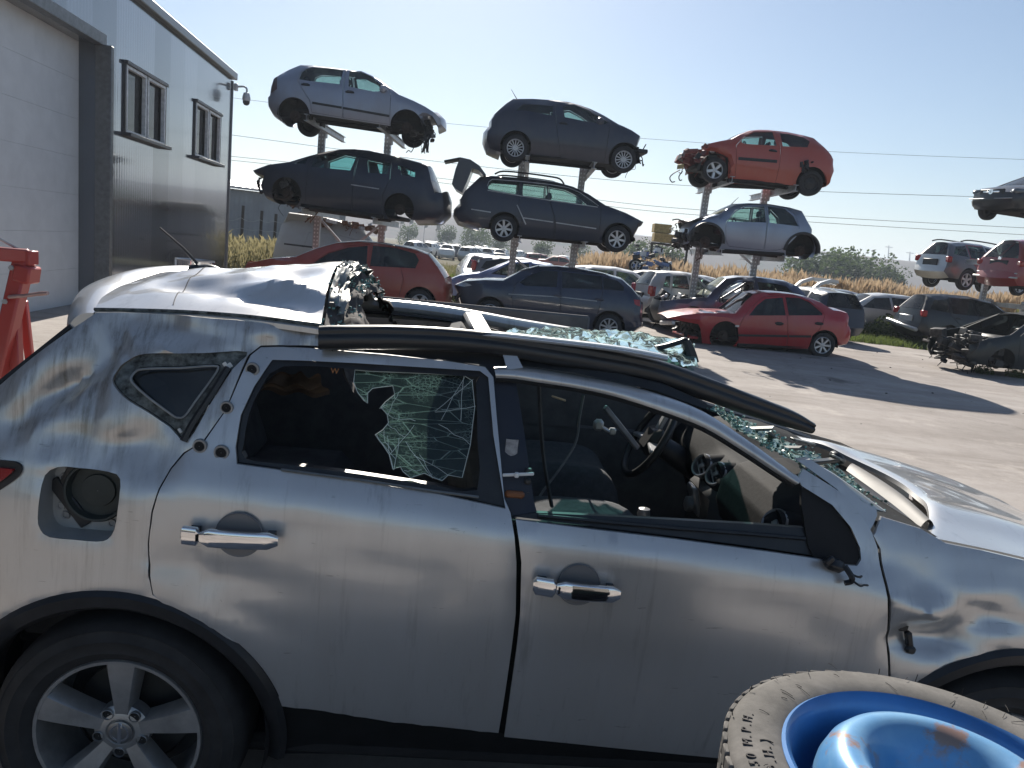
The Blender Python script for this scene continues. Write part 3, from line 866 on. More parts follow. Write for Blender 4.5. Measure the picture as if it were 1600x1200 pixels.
# ---- pylon masts on the hill, sign board, feather banners in the distance
for (x, y0, y1, lab) in ((1388, 398, 383, 'thin lattice mast on the ridge of the hill'), (1421, 402, 393, 'shorter mast on the hill ridge nearest the silver lifted car')):
    a = on_Y(x, y0 + 6, 640); b_ = on_Y(x + 1, y1, 640); mb = MB(); mb.tube([tuple(a), tuple(b_)], [.6, .25], 6); mb.bar(tuple(b_ * .85 + a * .15 - Vector((3, 0, 0))), tuple(b_ * .85 + a * .15 + Vector((3, 0, 0))), .5, .5)
    tag(mb.build('mast', GALV), lab, 'mast')
WHITE = plain('white painted metal', (.72, .72, .71), .4, var=.08)
for i, (x, y, h, lab) in enumerate(((663, 358, 20, 'white feather banner by the far road, tallest and leftmost pair'), (682, 362, 18, 'white feather banner right beside the parked blue van on the far road'), (640, 352, 12, 'small white feather banner left of the tall ones'), (626, 352, 11, 'leftmost tiny white feather banner in the distance'))):
    Yb = 95; b_ = on_Y(x, y, Yb); s = Yb / 1202
    fb = empty('feather_banner', (b_.x, b_.y, 0), label=lab, cat='banner', group='feather banners along the far road')
    mb = MB(); mb.tube([(0, 0, 0), (0, 0, b_.z + h * s * .9), (.25, 0, b_.z + h * s)], .03, 5); mb.build('pole', GALV, fb)
    mb = MB(); ol = [(.03, b_.z + 2 * s), (.4 * s * 12, b_.z + 3 * s), (.5 * s * 12, b_.z + h * s * .75), (.25 * s * 12, b_.z + h * s), (.03, b_.z + h * s * .88)]
    mb.prism(ol, lambda u, v, d: (u, d, v), -.02, .02); mb.build('flag', plain('banner cloth', (.55, .53, .5), .9), fb)
# ---- leaves, bushes, reeds, grass
def leaf_mat(name, c0, c1, scale=.7):
    m, nt, b = nodes(name); n = tex_noise(nt, scale, 5, .7)
    nt.links.new(ramp(nt, n.outputs[0], [(.35, c0), (.68, c1)]).outputs[0], b.inputs['Base Color'])
    setp(b, rough=.75, spec=.2)
    tl = nt.nodes.new('ShaderNodeBsdfTranslucent'); tl.inputs[0].default_value = (c1[0] * 1.15, c1[1] * 1.15, c1[2] * 1.1, 1)
    mx = nt.nodes.new('ShaderNodeMixShader'); mx.inputs[0].default_value = .35
    nt.links.new(b.outputs[0], mx.inputs[1]); nt.links.new(tl.outputs[0], mx.inputs[2]); nt.links.new(mx.outputs[0], nt.nodes['Material Output'].inputs[0]); return m
LEAF = leaf_mat('bush leaves', (.022, .045, .014), (.075, .115, .035))
LEAFW = leaf_mat('weed leaves', (.04, .075, .018), (.13, .17, .05), 1.5)
REED = leaf_mat('dry reeds', (.27, .19, .125), (.46, .35, .24), .8)
REEDG = leaf_mat('green reeds', (.10, .12, .045), (.22, .21, .085), .6)
BARK = plain('bark', (.06, .048, .035), .95, var=.4)
def bush(seed, H, W, nleaf=1500):
    rn = random.Random(seed)
    t = empty('bush')
    mb = MB()
    for k in range(5):
        an = rn.uniform(0, 6.28); r = rn.uniform(.1, .35) * W
        mb.tube(curve([(0, 0, 0), (r * .3 * math.cos(an), r * .3 * math.sin(an), H * .3), (r * math.cos(an), r * math.sin(an), H * rn.uniform(.5, .85))], 4), [.09 * H / 4 * (1 - i / 10) for i in range(9)], 6)
    mb.build('trunk', BARK, t)
    lobes = [(rn.uniform(-.42, .42) * W, rn.uniform(-.4, .4) * W, H * rn.uniform(.25, .8), rn.uniform(.16, .34) * W) for _ in range(13)]
    V = []; F = []
    for i in range(nleaf):
        lx, ly, lz, lr = rn.choice(lobes)
        d = Vector((rn.gauss(0, 1), rn.gauss(0, 1), rn.gauss(0, 1))).normalized() * lr * rn.uniform(.45, 1.1) ** .6
        p = Vector((lx, ly, lz)) + Vector((d.x, d.y, d.z * 1.15))
        if p.z < .1: continue
        s = rn.uniform(.10, .24) * H / 4
        a = Vector((rn.gauss(0, 1), rn.gauss(0, 1), rn.gauss(0, .7))).normalized() * s
        b_ = a.cross(Vector((rn.gauss(0, 1), rn.gauss(0, 1), rn.gauss(0, 1)))).normalized() * s * .55
        k = len(V); V += [p - a, p + b_, p + a, p - b_]; F.append((k, k + 1, k + 2, k + 3))
    mb = MB(); mb.recalc = False; mb.add(V, F); mb.build('crown', LEAF, t, sharp=0, smooth=False)
    return t
BP = [bush(21, 4.2, 4.6), bush(22, 4.6, 4.0), bush(23, 4.0, 5.2)]
BUSHES = [  # photo x, top y, distance, width factor, label
    (742, 349, 165, 0.80, 'dark bush beyond the car lot, left of the lifted estate car'), (700, 352, 172, 0.70, 'small bush beside the far sign, seen between two car stacks'),
    (775, 362, 160, 0.90, 'rounded bush under the lifted estate car, left of its rear wheel'), (640, 347, 175, 0.70, 'pale bush by the feather banners under the lifted dark estate'),
    (845, 374, 150, 1.00, 'bush seen under the sill of the lifted estate car'), (905, 379, 150, 1.00, 'bush beside the right post of the middle rack'),
    (1013, 370, 122, 1.0, 'bush left of the yellow pallet boxes behind the reeds'), (1042, 381, 112, .9, 'low bush behind the nose of the small silver lifted car'),
    (985, 380, 127, 1.0, 'bush behind the front wheel of the lifted estate car'), (1290, 386, 115, 1.1, 'large dark bush just right of the silver lifted car tail'),
    (1325, 391, 119, 1.1, 'bushy dark shrub in the middle of the row behind the reeds'), (1352, 390, 125, .9, 'pointed taller bush, second from the right end of the row behind the reeds'),
    (1375, 406, 122, .8, 'low bush between the pointed bush and the last one of the row'), (1405, 418, 129, .9, 'lowest bush at the right end of the row behind the reeds'),
    (1262, 402, 119, 1.0, 'bush behind the rear arch of the small silver lifted car')]
for i, (x, yt, Y, wf_, lab) in enumerate(BUSHES):
    proto = BP[i % 3]; o = copy_tree(proto) if i >= 3 else proto
    q = on_Y(x, yt, Y); s = q.z / 4.35
    o.location = (q.x, Y, 0); o.scale = (s * wf_ * 1.1, s * wf_ * 1.1, s); o.rotation_euler = (0, 0, i * 1.7)
    tag(o, lab, 'bush', 'bushes behind the reed field')
def blades(name, n, area_fn, h0, h1, w, mat, seed, lean=.25, tuft=0.0, label=None, cut=None):
    rn = random.Random(seed); V = []; F = []
    for i in range(n):
        x, y = area_fn(rn)
        h = rn.uniform(h0, h1) * (.75 + .35 * noise.noise(Vector((x * .35, y * .35, seed))))
        an = rn.uniform(0, 6.28); ww = w * rn.uniform(.6, 1.3)
        lx, ly = rn.gauss(0, lean) * h, rn.gauss(0, lean) * h
        dx, dy = math.cos(an) * ww, math.sin(an) * ww
        k = len(V)
        V += [(x - dx, y - dy, 0), (x + dx, y + dy, 0), (x + lx * .4 + dx * .8, y + ly * .4 + dy * .8, h * .6), (x + lx * .4 - dx * .8, y + ly * .4 - dy * .8, h * .6), (x + lx, y + ly, h)]
        F += [(k, k + 1, k + 2, k + 3), (k + 3, k + 2, k + 4)]
        if tuft and rn.random() < tuft:
            k = len(V); t = ww * 2.4; z = h * .86
            V += [(x + lx * .8, y + ly * .8, z - .02 * h), (x + lx * .9 + dx * 2.4, y + ly * .9 + dy * 2.4, z + .06 * h), (x + lx * 1.15, y + ly * 1.15, z + .2 * h), (x + lx * .9 - dx * 2.4, y + ly * .9 - dy * 2.4, z + .06 * h)]
            F.append((k, k + 1, k + 2, k + 3))
    mb = MB(); mb.recalc = False; mb.add(V, F)
    o = mb.build(name, mat, sharp=0, smooth=False)
    return tag(o, label, None, None, 'stuff')
def reed_area(rn):
    y = 35 + 26 * rn.random() ** 1.7; x = y * .075 + (rn.gauss(0, .6) if rn.random() < .1 else 0) + rn.random() * (38 + (y - 35) * .9); return x, y
blades('reed_field', 46000, reed_area, 1.5, 2.35, .020, REED, 5, .12, .8, 'tall dry tan reeds filling the field beyond the yard')
blades('meadow_grass', 9000, lambda rn: (-9 + rn.random() * 13, 30 + 24 * rn.random() ** 1.3), .15, .5, .03, leaf_mat('meadow', (.09, .11, .04), (.20, .19, .09), .5), 16, .35, .05, 'rough meadow grass between the yard and the far car lot')
blades('green_reeds', 16000, lambda rn: (2.2 + rn.random() * 42, 33 + 4.5 * rn.random()), .7, 1.5, .035, REEDG, 6, .2, .1, 'green and yellow undergrowth at the foot of the tan reeds')
def patch(cx, cy, rx, ry):
    def f(rn):
        while True:
            u, v = rn.uniform(-1, 1), rn.uniform(-1, 1)
            if u * u + v * v < 1: return cx + u * rx, cy + v * ry
    return f
blades('tall_grass', 2600, patch(-9.3, 27.6, 2.6, 2.6), .7, 1.75, .018, leaf_mat('seeding grass', (.12, .14, .055), (.32, .28, .16), 1.2), 8, .2, .5, 'tall seeding grass by the building corner')
ga = [patch(11.0, 24.2, 2.4, .8), patch(-2.0, 25.4, 2.2, 1.0), patch(1.5, 26.6, 6, 1.2), patch(14.5, 24.6, 3.4, 2.2), patch(6, 27.5, 6, 2.2), patch(18, 22.6, 4, 1.8)]
blades('short_grass', 15000, lambda rn: rn.choice(ga)(rn), .06, .32, .012, LEAFW, 9, .35, 0, 'short green grass along the edge of the concrete')
def weed_mesh(seed, H, W, n):
    rn = random.Random(seed); V = []; F = []
    for i in range(n):
        an = rn.uniform(0, 6.28); r = W * math.sqrt(rn.random()); z = H * rn.random() * (1 - .5 * (r / W) ** 2)
        p = Vector((r * math.cos(an), r * math.sin(an), z)); s = rn.uniform(.03, .075)
        a = Vector((rn.gauss(0, 1), rn.gauss(0, 1), rn.gauss(.2, .6))).normalized() * s; b_ = a.cross(Vector((rn.gauss(0, 1), rn.gauss(0, 1), rn.gauss(0, 1)))).normalized() * s * .45
        k = len(V); V += [p - a, p + b_, p + a, p - b_]; F.append((k, k + 1, k + 2, k + 3))
    for i in range(18):
        an = rn.uniform(0, 6.28); r = W * .8 * math.sqrt(rn.random()); k = len(V)
        V += [(r * .3 * math.cos(an) - .008, r * .3 * math.sin(an), 0), (r * .3 * math.cos(an) + .008, r * .3 * math.sin(an), 0), (r * math.cos(an), r * math.sin(an), H * .95)]; F.append((k, k + 1, k + 2))
    mb = MB(); mb.recalc = False; mb.add(V, F); return mb
WP = [weed_mesh(31, .62, .62, 900), weed_mesh(32, .8, .5, 900)]
WEEDS = [(1352, 527, .9, 'leafy green weed clump on the yard edge right behind the red sedan tail'), (1382, 531, 1.1, 'broad leafy weed clump between the red sedan and the black car'), (1404, 534, .9, 'weed clump touching the bumper of the black car'),
         (712, 466, 1.0, 'weed clump between the red hatchback and the dark blue hatchback'), (726, 470, .7, 'small weed clump by the broken front of the dark blue hatchback'), (698, 470, .8, 'weed clump beside the rear bumper of the red hatchback'),
         (995, 462, .9, 'weed clump behind the rear of the dark blue hatchback'), (1440, 540, .8, 'weeds growing under the black car bumper'), (1535, 584, .35, 'weeds in front of the dark wreck at the right'), (1585, 590, .35, 'weed clump at the right edge in front of the dark wreck')]
wobj = {}
for i, (x, y, s, lab) in enumerate(WEEDS):
    q = on_z(x, y)
    k = i % 2
    if k not in wobj: wobj[k] = o = WP[k].build('weed', LEAFW, sharp=0, smooth=False)
    else: o = wobj[k].copy(); COL.objects.link(o)
    o.location = (q.x, q.y, 0); o.scale = (s * 1.2, s, s); o.rotation_euler = (0, 0, i)
    tag(o, lab, 'weed', 'weeds along the yard edge')
# ================================================================ the scrap cars on racks and on the ground
C1, C2, C3, C4, C5, C6, C7 = (380, 80, 4.284), (690, 120, 4.139), (1040, 180, 5), (350, 320, 4.324), (690, 360, 4.324), (960, 390, 4), (1330, 250, 3.637)
P_SILV = paint('silver lilac paint', (.34, .35, .40), .55, .36, .5, .25)
P_DARK = paint('dark charcoal paint', (.034, .038, .058), .2, .38, .5, .08)
P_DARK2 = paint('black blue paint', (.030, .036, .056), .15, .40, .4, .06)
P_RED206 = paint('faded red paint', (.40, .065, .038), .0, .38, .6, .12)
P_SMART = paint('silver blue paint', (.30, .34, .42), .5, .34, .6, .2)
P_REDG = paint('dull red paint', (.42, .07, .04), .0, .35, .6, .12)
P_RED = paint('bright red paint', (.42, .02, .024), .0, .28, .8, .12)
P_BLUED = paint('dark blue paint', (.026, .034, .062), .3, .28, .8, .1)
P_BLUEG = paint('blue grey paint', (.13, .20, .40), .3, .33, .7, .15)
P_SLATE = paint('slate blue paint', (.085, .11, .17), .4, .36, .6, .2)
P_BLUE = paint('sky blue paint', (.13, .22, .46), .4, .3, .7, .1)
P_WHITE = paint('white paint', (.72, .72, .70), .0, .3, .6, .15)
P_SILVER = paint('plain silver paint', (.50, .50, .49), .6, .35, .5, .2)
P_GREY = paint('mid grey paint', (.16, .165, .17), .4, .33, .7, .15)
P_BLACK = paint('glossy black paint', (.008, .009, .012), .05, .3, .5, .04)
P_REDM = paint('brick red paint', (.30, .035, .032), .0, .3, .8, .15)
P_DGREEN = paint('very dark green paint', (.010, .016, .018), .1, .4, .3, .06)
GK = 'scrap cars lifted on the racks'; GG = 'scrap cars standing on the ground'
def extra(c, name, mb, mat, label=None): return mb.build(name, mat, c.root, label=label)
def droop(c, pts, r=.012, mat=None, name='hanging_wire', y=None):
    mb = MB(); q = [c.loc(p) for p in pts]; y0 = c.near * (c.w - .25 if y is None else y)
    mb.tube(curve([(a, y0 + .04 * math.sin(i * 2.1), b) for i, (a, b) in enumerate(q)], 4), r, 5); mb.build(name, mat or BLACK, c.root)
YK = 18.7
# ---- rack 1, upper: silver lilac hatchback facing right
R1A = c = make_car('lifted_hatchback', 'silver lilac five door hatchback without front bumper, top of the left rack', C1, YK - .1, rad(2), 1, (335, 425), (1090, 505), .29,
    [('bumper', [(1188, 470), (1200, 432), (1262, 425), (1300, 488), (1318, 478), (1314, 440), (1275, 402)]), ('hood', [(1275, 402), (1215, 365), (1140, 328), (1040, 285)]), ('windshield', [(1040, 285), (975, 235), (905, 178), (835, 138)]),
     ('roof', [(835, 138), (770, 112), (680, 95), (540, 74), (430, 64), (350, 62)]), ('rear_window', [(350, 62), (285, 100), (225, 142)]), ('tailgate', [(225, 142), (190, 170), (172, 225), (165, 285)]), ('bumper', [(165, 285), (150, 300), (152, 350), (175, 390), (245, 440)])],
    P_SILV, win=[[(368, 182), (376, 130), (400, 100), (440, 86), (560, 92), (650, 104), (640, 215), (420, 192)], [(690, 110), (760, 112), (840, 148), (915, 212), (945, 262), (872, 268), (700, 232)]],
    doors=[[(360, 190), (366, 130), (395, 94), (440, 80), (664, 98), (664, 442), (458, 408), (445, 330), (400, 262)], [(672, 99), (770, 104), (850, 142), (975, 245), (986, 300), (980, 488), (668, 444)]],
    handles=[(415, 222), (712, 272)], sill=[(980, 498), (447, 418)], belt=[(380, 195), (980, 285)], wheels=(None, None), wheels_far=(STL, STL), ra=.37, group=GK,
    trims=[('moulding', [(462, 345), (660, 378)], .05, BLACK), ('moulding', [(668, 380), (978, 434)], .05, BLACK)], lamps=[('tail_lamp', [(188, 175), (215, 160), (222, 250), (180, 275)], plain('smoked lamp', (.10, .06, .06), .3))], gmat=GLASS, mats={'bumper': P_SILV})
rn = random.Random(4)
for k in range(7): droop(c, [(1215 + rn.uniform(-30, 30), 450), (1235 + rn.uniform(-30, 30), 540), (1215 + rn.uniform(-25, 25), 600), (1210 + rn.uniform(-30, 30), 670)], .014)
mb = clutter_mb(((c.wb + .05, c.wb + .55), (-.6, .6), (.12, .5)), 22, 3); extra(c, 'engine_bay', mb, [ENGINE, BLACK])
mb = MB(); mb.lathe([(.001, 0), (.07, .02), (.09, .06), (.001, .1)], 12, c=(c.loc((935, 250))[0], c.near * (c.w + .02), c.loc((935, 250))[1])); extra(c, 'door_mirror', mb, P_SILV)
# ---- rack 1, lower: dark estate facing left
GW = glass('clear pale glass', (.62, .80, .80), .03)
R1B = c = make_car('lifted_estate', 'dark wrecked estate with numbers on its rear side window, lower level of the left rack', C1, YK, rad(-2), -1, (1040, 1058), (285, 952), .31,
    [('bumper', [(180, 985), (128, 965), (100, 900), (128, 830), (75, 812), (40, 792)]), ('hood', [(40, 792), (150, 757), (290, 738)]), ('windshield', [(290, 738), (420, 690), (540, 652)]), ('roof', [(540, 652), (620, 637), (700, 635), (800, 645), (1000, 690), (1150, 730), (1215, 755)]),
     ('rear_window', [(1215, 757), (1235, 810), (1250, 862)]), ('tailgate', [(1250, 862), (1272, 930), (1275, 960)]), ('bumper', [(1275, 945), (1320, 945), (1335, 1000), (1332, 1085), (1290, 1128), (1140, 1130)])],
    P_DARK2, win=[[(338, 748), (418, 706), (408, 752)], [(450, 772), (466, 700), (590, 664), (735, 694), (712, 796)], [(812, 712), (965, 738), (960, 820), (832, 810), (815, 745)], [(1020, 752), (1140, 790), (1146, 838), (1052, 826), (1045, 792), (1026, 782)]],
    doors=[[(430, 778), (455, 695), (590, 655), (745, 686), (720, 1078), (410, 1040)], [(752, 690), (975, 733), (980, 850), (935, 960), (925, 1100), (724, 1080)]],
    sill=[(400, 1052), (930, 1118)], belt=[(420, 775), (1140, 850)], wheels=(None, None), wheels_far=(None, None), ra=.36, group=GK, gmat=GW, trims=[('moulding', [(722, 893), (910, 922)], .025, GALV)], seats=False, mats={'rear_window': GLASSD})
mb = clutter_mb(((c.wb - .25, c.wb + .55), (-.7, .7), (.2, .75)), 34, 8, 10); extra(c, 'engine_bay', mb, [ENGINE, BLACK])
mb = clutter_mb(((c.wb - .6, c.wb + .3), (-.5, .5), (.05, .2)), 14, 18, 8); extra(c, 'subframe', mb, [RUST, BLACK])
def text_mesh(s, size, ext=.002):
    cu = bpy.data.curves.new('text', 'FONT'); cu.body = s; cu.size = size; cu.extrude = ext; cu.align_x = 'CENTER'; cu.align_y = 'CENTER'; cu.resolution_u = 3
    ob = bpy.data.objects.new('text', cu); COL.objects.link(ob)
    dg = bpy.context.evaluated_depsgraph_get(); me = bpy.data.meshes.new_from_object(ob.evaluated_get(dg)); bpy.data.objects.remove(ob); return me
def text_obj(name, s, size, M, mat, parent, ext=.002):
    me = text_mesh(s, size, ext); me.materials.append(mat); o = bpy.data.objects.new(name, me); COL.objects.link(o); o.parent = parent; o.matrix_local = M; return o
x, z = c.loc((1090, 800)); y = c.near * (c.yh(x, z) + .01)
text_obj('written_number', '231', .17, Matrix.Translation((x, y, z)) @ Matrix.Rotation(math.pi, 4, 'Z') @ Matrix.Rotation(rad(90), 4, 'X'), BLACK, c.root)
for k in range(3): droop(c, [(100 - 10 * k, 840), (70 + 8 * k, 870), (85, 930 + 8 * k), (120, 925)], .016)
# ---- rack 2, upper: dark hatchback facing right
R2A = c = make_car('lifted_hatchback', 'dark charcoal hatchback with multi spoke wheels and a roof aerial, top of the middle rack', C2, YK, rad(4), 1, (478, 457), (1180, 533), .31,
    [('bumper', [(1262, 520), (1268, 455), (1285, 405), (1298, 372)]), ('hood', [(1298, 372), (1240, 338), (1150, 298)]), ('windshield', [(1150, 298), (1060, 235), (980, 188), (905, 158)]), ('roof', [(905, 158), (840, 138), (720, 124), (600, 118), (470, 122)]),
     ('rear_window', [(470, 122), (425, 155), (352, 225)]), ('tailgate', [(352, 225), (325, 270), (322, 318)]), ('bumper', [(322, 318), (298, 345), (293, 400), (312, 455), (385, 485)])],
    P_DARK, win=[[(480, 212), (530, 168), (640, 168), (728, 178), (722, 246), (545, 212)], [(792, 176), (870, 168), (950, 205), (1082, 292), (1062, 302), (936, 286), (800, 256)]],
    doors=[[(742, 168), (870, 158), (960, 202), (1096, 294), (1085, 340), (1055, 552), (770, 524), (742, 300)]], handles=[(790, 300)], sill=[(1040, 556), (620, 512)], belt=[(500, 225), (1090, 305)], wheels=(SP14, SP14), group=GK, ra=.365)
mb = MB(); a = c.loc((510, 112)); b_ = c.loc((462, 35)); mb.tube([(a[0], 0, a[1] - .02), (b_[0], 0, b_[1])], [.012, .005], 6); extra(c, 'aerial', mb, BLACK)
mb = clutter_mb(((c.wb + .25, c.wb + .55), (-.6, .6), (.35, .7)), 16, 5); extra(c, 'engine_bay', mb, [ENGINE, BLACK])
q = c.loc((1325, 480)); mb = MB(); mb.box((q[0] - .12, c.near * .3, q[1]), (.35, .9, .1), None, .02); extra(c, 'bumper_beam', mb, BLACK)
droop(c, [(1300, 500), (1315, 520), (1310, 550)], .012); q = c.loc((1030, 285)); mb = MB(); mb.lathe([(.001, 0), (.08, .02), (.1, .08), (.001, .14)], 12, c=(q[0], c.near * (c.w - .02), q[1])); extra(c, 'door_mirror', mb, P_DARK)
# ---- rack 2, lower: dark estate facing right, tailgate up
R2B = c = make_car('lifted_estate', 'dark blue grey estate with raised tailgate and silver alloys, lower level of the middle rack', C2, YK, rad(3), 1, (403, 980), (1137, 1050), .315,
    [('bumper', [(1232, 1070), (1255, 1010), (1282, 965), (1275, 945), (1318, 938)]), ('hood', [(1318, 938), (1200, 880), (1065, 828)]), ('windshield', [(1065, 828), (960, 752), (862, 702)]), ('roof', [(862, 702), (760, 672), (600, 650), (430, 637), (320, 630), (245, 640)]),
     ('none', [(245, 640), (150, 735), (122, 785)]), ('tailgate', [(122, 785), (125, 830)]), ('bumper', [(125, 830), (95, 862), (93, 895), (112, 932), (190, 956), (240, 968)])],
    P_DARK2, win=[[(296, 710), (304, 680), (325, 660), (508, 674), (508, 762), (305, 726)], [(526, 674), (688, 692), (688, 788), (526, 766)], [(706, 694), (830, 716), (900, 745), (1014, 832), (1008, 838), (706, 794)]],
    doors=[[(517, 666), (697, 684), (700, 800), (730, 930), (725, 1050), (505, 1024), (520, 940), (490, 840), (516, 770)], [(703, 686), (835, 709), (912, 745), (1026, 836), (1032, 900), (1012, 1064), (733, 1052), (736, 930), (706, 800)]],
    handles=[], sill=[(1030, 1074), (500, 1030)], belt=[(300, 732), (1015, 842)], wheels=(SP7, SP7), group=GK, ra=.37,
    trims=[('window_trim', [(298, 732), (520, 770), (700, 798), (1012, 842)], .018, GALV), ('window_trim', [(296, 705), (306, 672), (330, 655), (510, 668), (700, 688), (830, 710), (905, 745), (1018, 834)], .014, GALV), ('moulding', [(192, 856), (318, 876)], .025, GALV), ('moulding', [(528, 912), (722, 940)], .025, GALV), ('moulding', [(738, 943), (1000, 982)], .025, GALV), ('loose_strip', [(488, 828), (545, 955)], .025, GALV)])
rail = [(345, 622), (400, 618), (540, 630), (700, 652), (770, 668), (800, 690)]
for sg in (-1, 1):
    mb = MB(); q = [c.loc(p) for p in rail]; mb.tube(curve([(a, sg * .56, b + .05 * (0 < i < 5)) for i, (a, b) in enumerate(q)], 4), .022, 6); extra(c, 'roof_rail', mb, BLACK)
tg = [c.loc(p) for p in [(288, 628), (245, 568), (185, 528), (118, 513), (88, 590), (63, 688), (82, 716), (130, 745), (165, 668), (197, 585), (238, 598), (272, 632)]]
mb = MB(); mb.prism(tg, lambda u, v, d: (u, d, v), -.62, .62); mb.build('tailgate', P_DARK2, c.root)
mb = MB(); a, b_ = c.loc((12, 538)), c.loc((118, 517)); mb.bar((a[0], -.3, a[1]), (b_[0], -.3, b_[1]), .5, .05, .01); mb.build('tailgate_trim', BLACK, c.root)
# ---- rack 3, upper: red hatchback facing left
R3A = c = make_car('lifted_hatchback', 'faded red three door hatchback with crushed nose, top of the right rack', C3, YK + .5, rad(1), -1, (1140, 530), (388, 428), .30,
    [('none', [(500, 490), (495, 330), (420, 282), (330, 268), (300, 256), (350, 214), (450, 193), (530, 180)]), ('windshield', [(530, 180), (600, 142), (700, 102)]), ('roof', [(700, 102), (770, 93), (850, 93), (1000, 110), (1130, 140), (1200, 162)]),
     ('rear_window', [(1200, 162), (1275, 250), (1320, 305)]), ('tailgate', [(1320, 305), (1336, 340), (1332, 380)]), ('bumper', [(1332, 380), (1340, 430), (1316, 490), (1310, 522), (1235, 540)])],
    P_RED206, win=[[(600, 214), (602, 190), (640, 158), (722, 120), (870, 116), (876, 236), (640, 224)], [(922, 240), (928, 126), (1000, 132), (1110, 162), (1152, 196), (1120, 248)]],
    doors=[[(556, 232), (640, 150), (722, 110), (892, 110), (906, 240), (892, 380), (862, 534), (548, 508), (552, 300)]], handles=[(842, 278)], sill=[(540, 522), (1010, 548)], belt=[(560, 222), (1130, 255)], wheels=(STL, SP5), wheels_far=(STL, STL), group=GK, ra=.36,
    trims=[('moulding', [(568, 338), (870, 362)], .07, BLACK)], front_cut=1.5)
mb = clutter_mb(((c.wb - .35, c.wb + .62), (-.66, .66), (.46, .84)), 90, 9, 10); extra(c, 'engine_bay', mb, [plain('torn red metal', (.16, .04, .035), .6, var=.6), BLACK])
q = c.loc((145, 393)); mb = MB(); mb.box((q[0] + .03, c.near * .55, q[1]), (.02, .3, .11), Matrix.Rotation(.3, 3, 'Z'), .006); extra(c, 'number_plate', mb, plain('dirty yellow plate', (.42, .30, .10), .6))
droop(c, [(130, 420), (75, 450), (52, 480), (65, 515), (88, 512)], .014); droop(c, [(150, 430), (120, 470), (130, 500), (145, 498)], .014)
q = c.loc((1105, 400)); mb = clutter_mb(((q[0] - .12, q[0] + .15), (c.near * (c.w - .02) - .03, c.near * (c.w - .02) + .03), (q[1] - .1, q[1] + .12)), 10, 12, 2); extra(c, 'torn_arch', mb, [BLACK, BLACK])
# ---- rack 3, lower: small silver blue car facing left
R3B = c = make_car('lifted_small_car', 'small silver blue wheelless car with stripped nose, lower level of right rack', C3, YK + .5, rad(0), -1, (1066, 1062), (322, 985), .29,
    [('bumper', [(205, 1000), (190, 930), (205, 880), (240, 845)]), ('hood', [(240, 845), (300, 815), (365, 795), (430, 775)]), ('windshield', [(430, 775), (500, 730), (590, 690)]), ('roof', [(590, 690), (680, 683), (850, 690), (1000, 716), (1095, 745)]),
     ('rear_window', [(1095, 745), (1130, 830), (1160, 890)]), ('tailgate', [(1160, 890), (1156, 940)]), ('bumper', [(1156, 940), (1184, 1000), (1182, 1065), (1140, 1110)])],
    P_SMART, win=[[(482, 830), (560, 750), (640, 714), (790, 708), (788, 838)], [(816, 708), (950, 728), (1012, 790), (1040, 868), (815, 840)]],
    doors=[[(470, 872), (476, 832), (556, 742), (650, 700), (802, 696), (794, 840), (768, 1054), (500, 1024), (474, 980)], [(808, 697), (960, 718), (1030, 780), (1048, 880), (1022, 950), (935, 1038), (880, 1054), (774, 1055), (798, 850)]],
    handles=[], sill=[(450, 1075), (935, 1100)], belt=[(480, 836), (1040, 872)], wheels=(None, None), wheels_far=(None, None), ra=.385, group=GK, w=.8, gmat=GLASS, mats={'windshield': GLASSW})
for xw in (0, c.wb):
    mb = MB(); mb.lathe([(.385, c.near * (c.w - .1)), (.385, c.near * (c.w + .02)), (.44, c.near * (c.w + .02)), (.45, c.near * (c.w - .1))], 26, c=(xw, 0, .31), a0=rad(-5), a1=rad(185)); extra(c, 'arch_trim', mb, BLACK)
mb = clutter_mb(((c.wb + .2, c.wb + .65), (-.62, .62), (.1, .75)), 40, 15, 14); extra(c, 'engine_bay', mb, [ENGINE, BLACK])
droop(c, [(150, 830), (110, 810), (70, 815)], .016); mb = MB(); a = c.loc((580, 682)); b_ = c.loc((640, 625)); mb.tube([(a[0], 0, a[1]), (b_[0], 0, b_[1])], [.01, .005], 5); extra(c, 'aerial', mb, BLACK)
q = c.loc((250, 830)); mb = MB(); mb.grid(lambda u, v: Vector((q[0] - .35 + .75 * u, -.55 + 1.1 * v, q[1] + .12 - .16 * u + .03 * math.sin(9 * u + 5 * v) + .02 * math.sin(14 * v))), 10, 12); extra(c, 'torn_bonnet', mb, P_WHITE, 'crumpled pale bonnet skin')
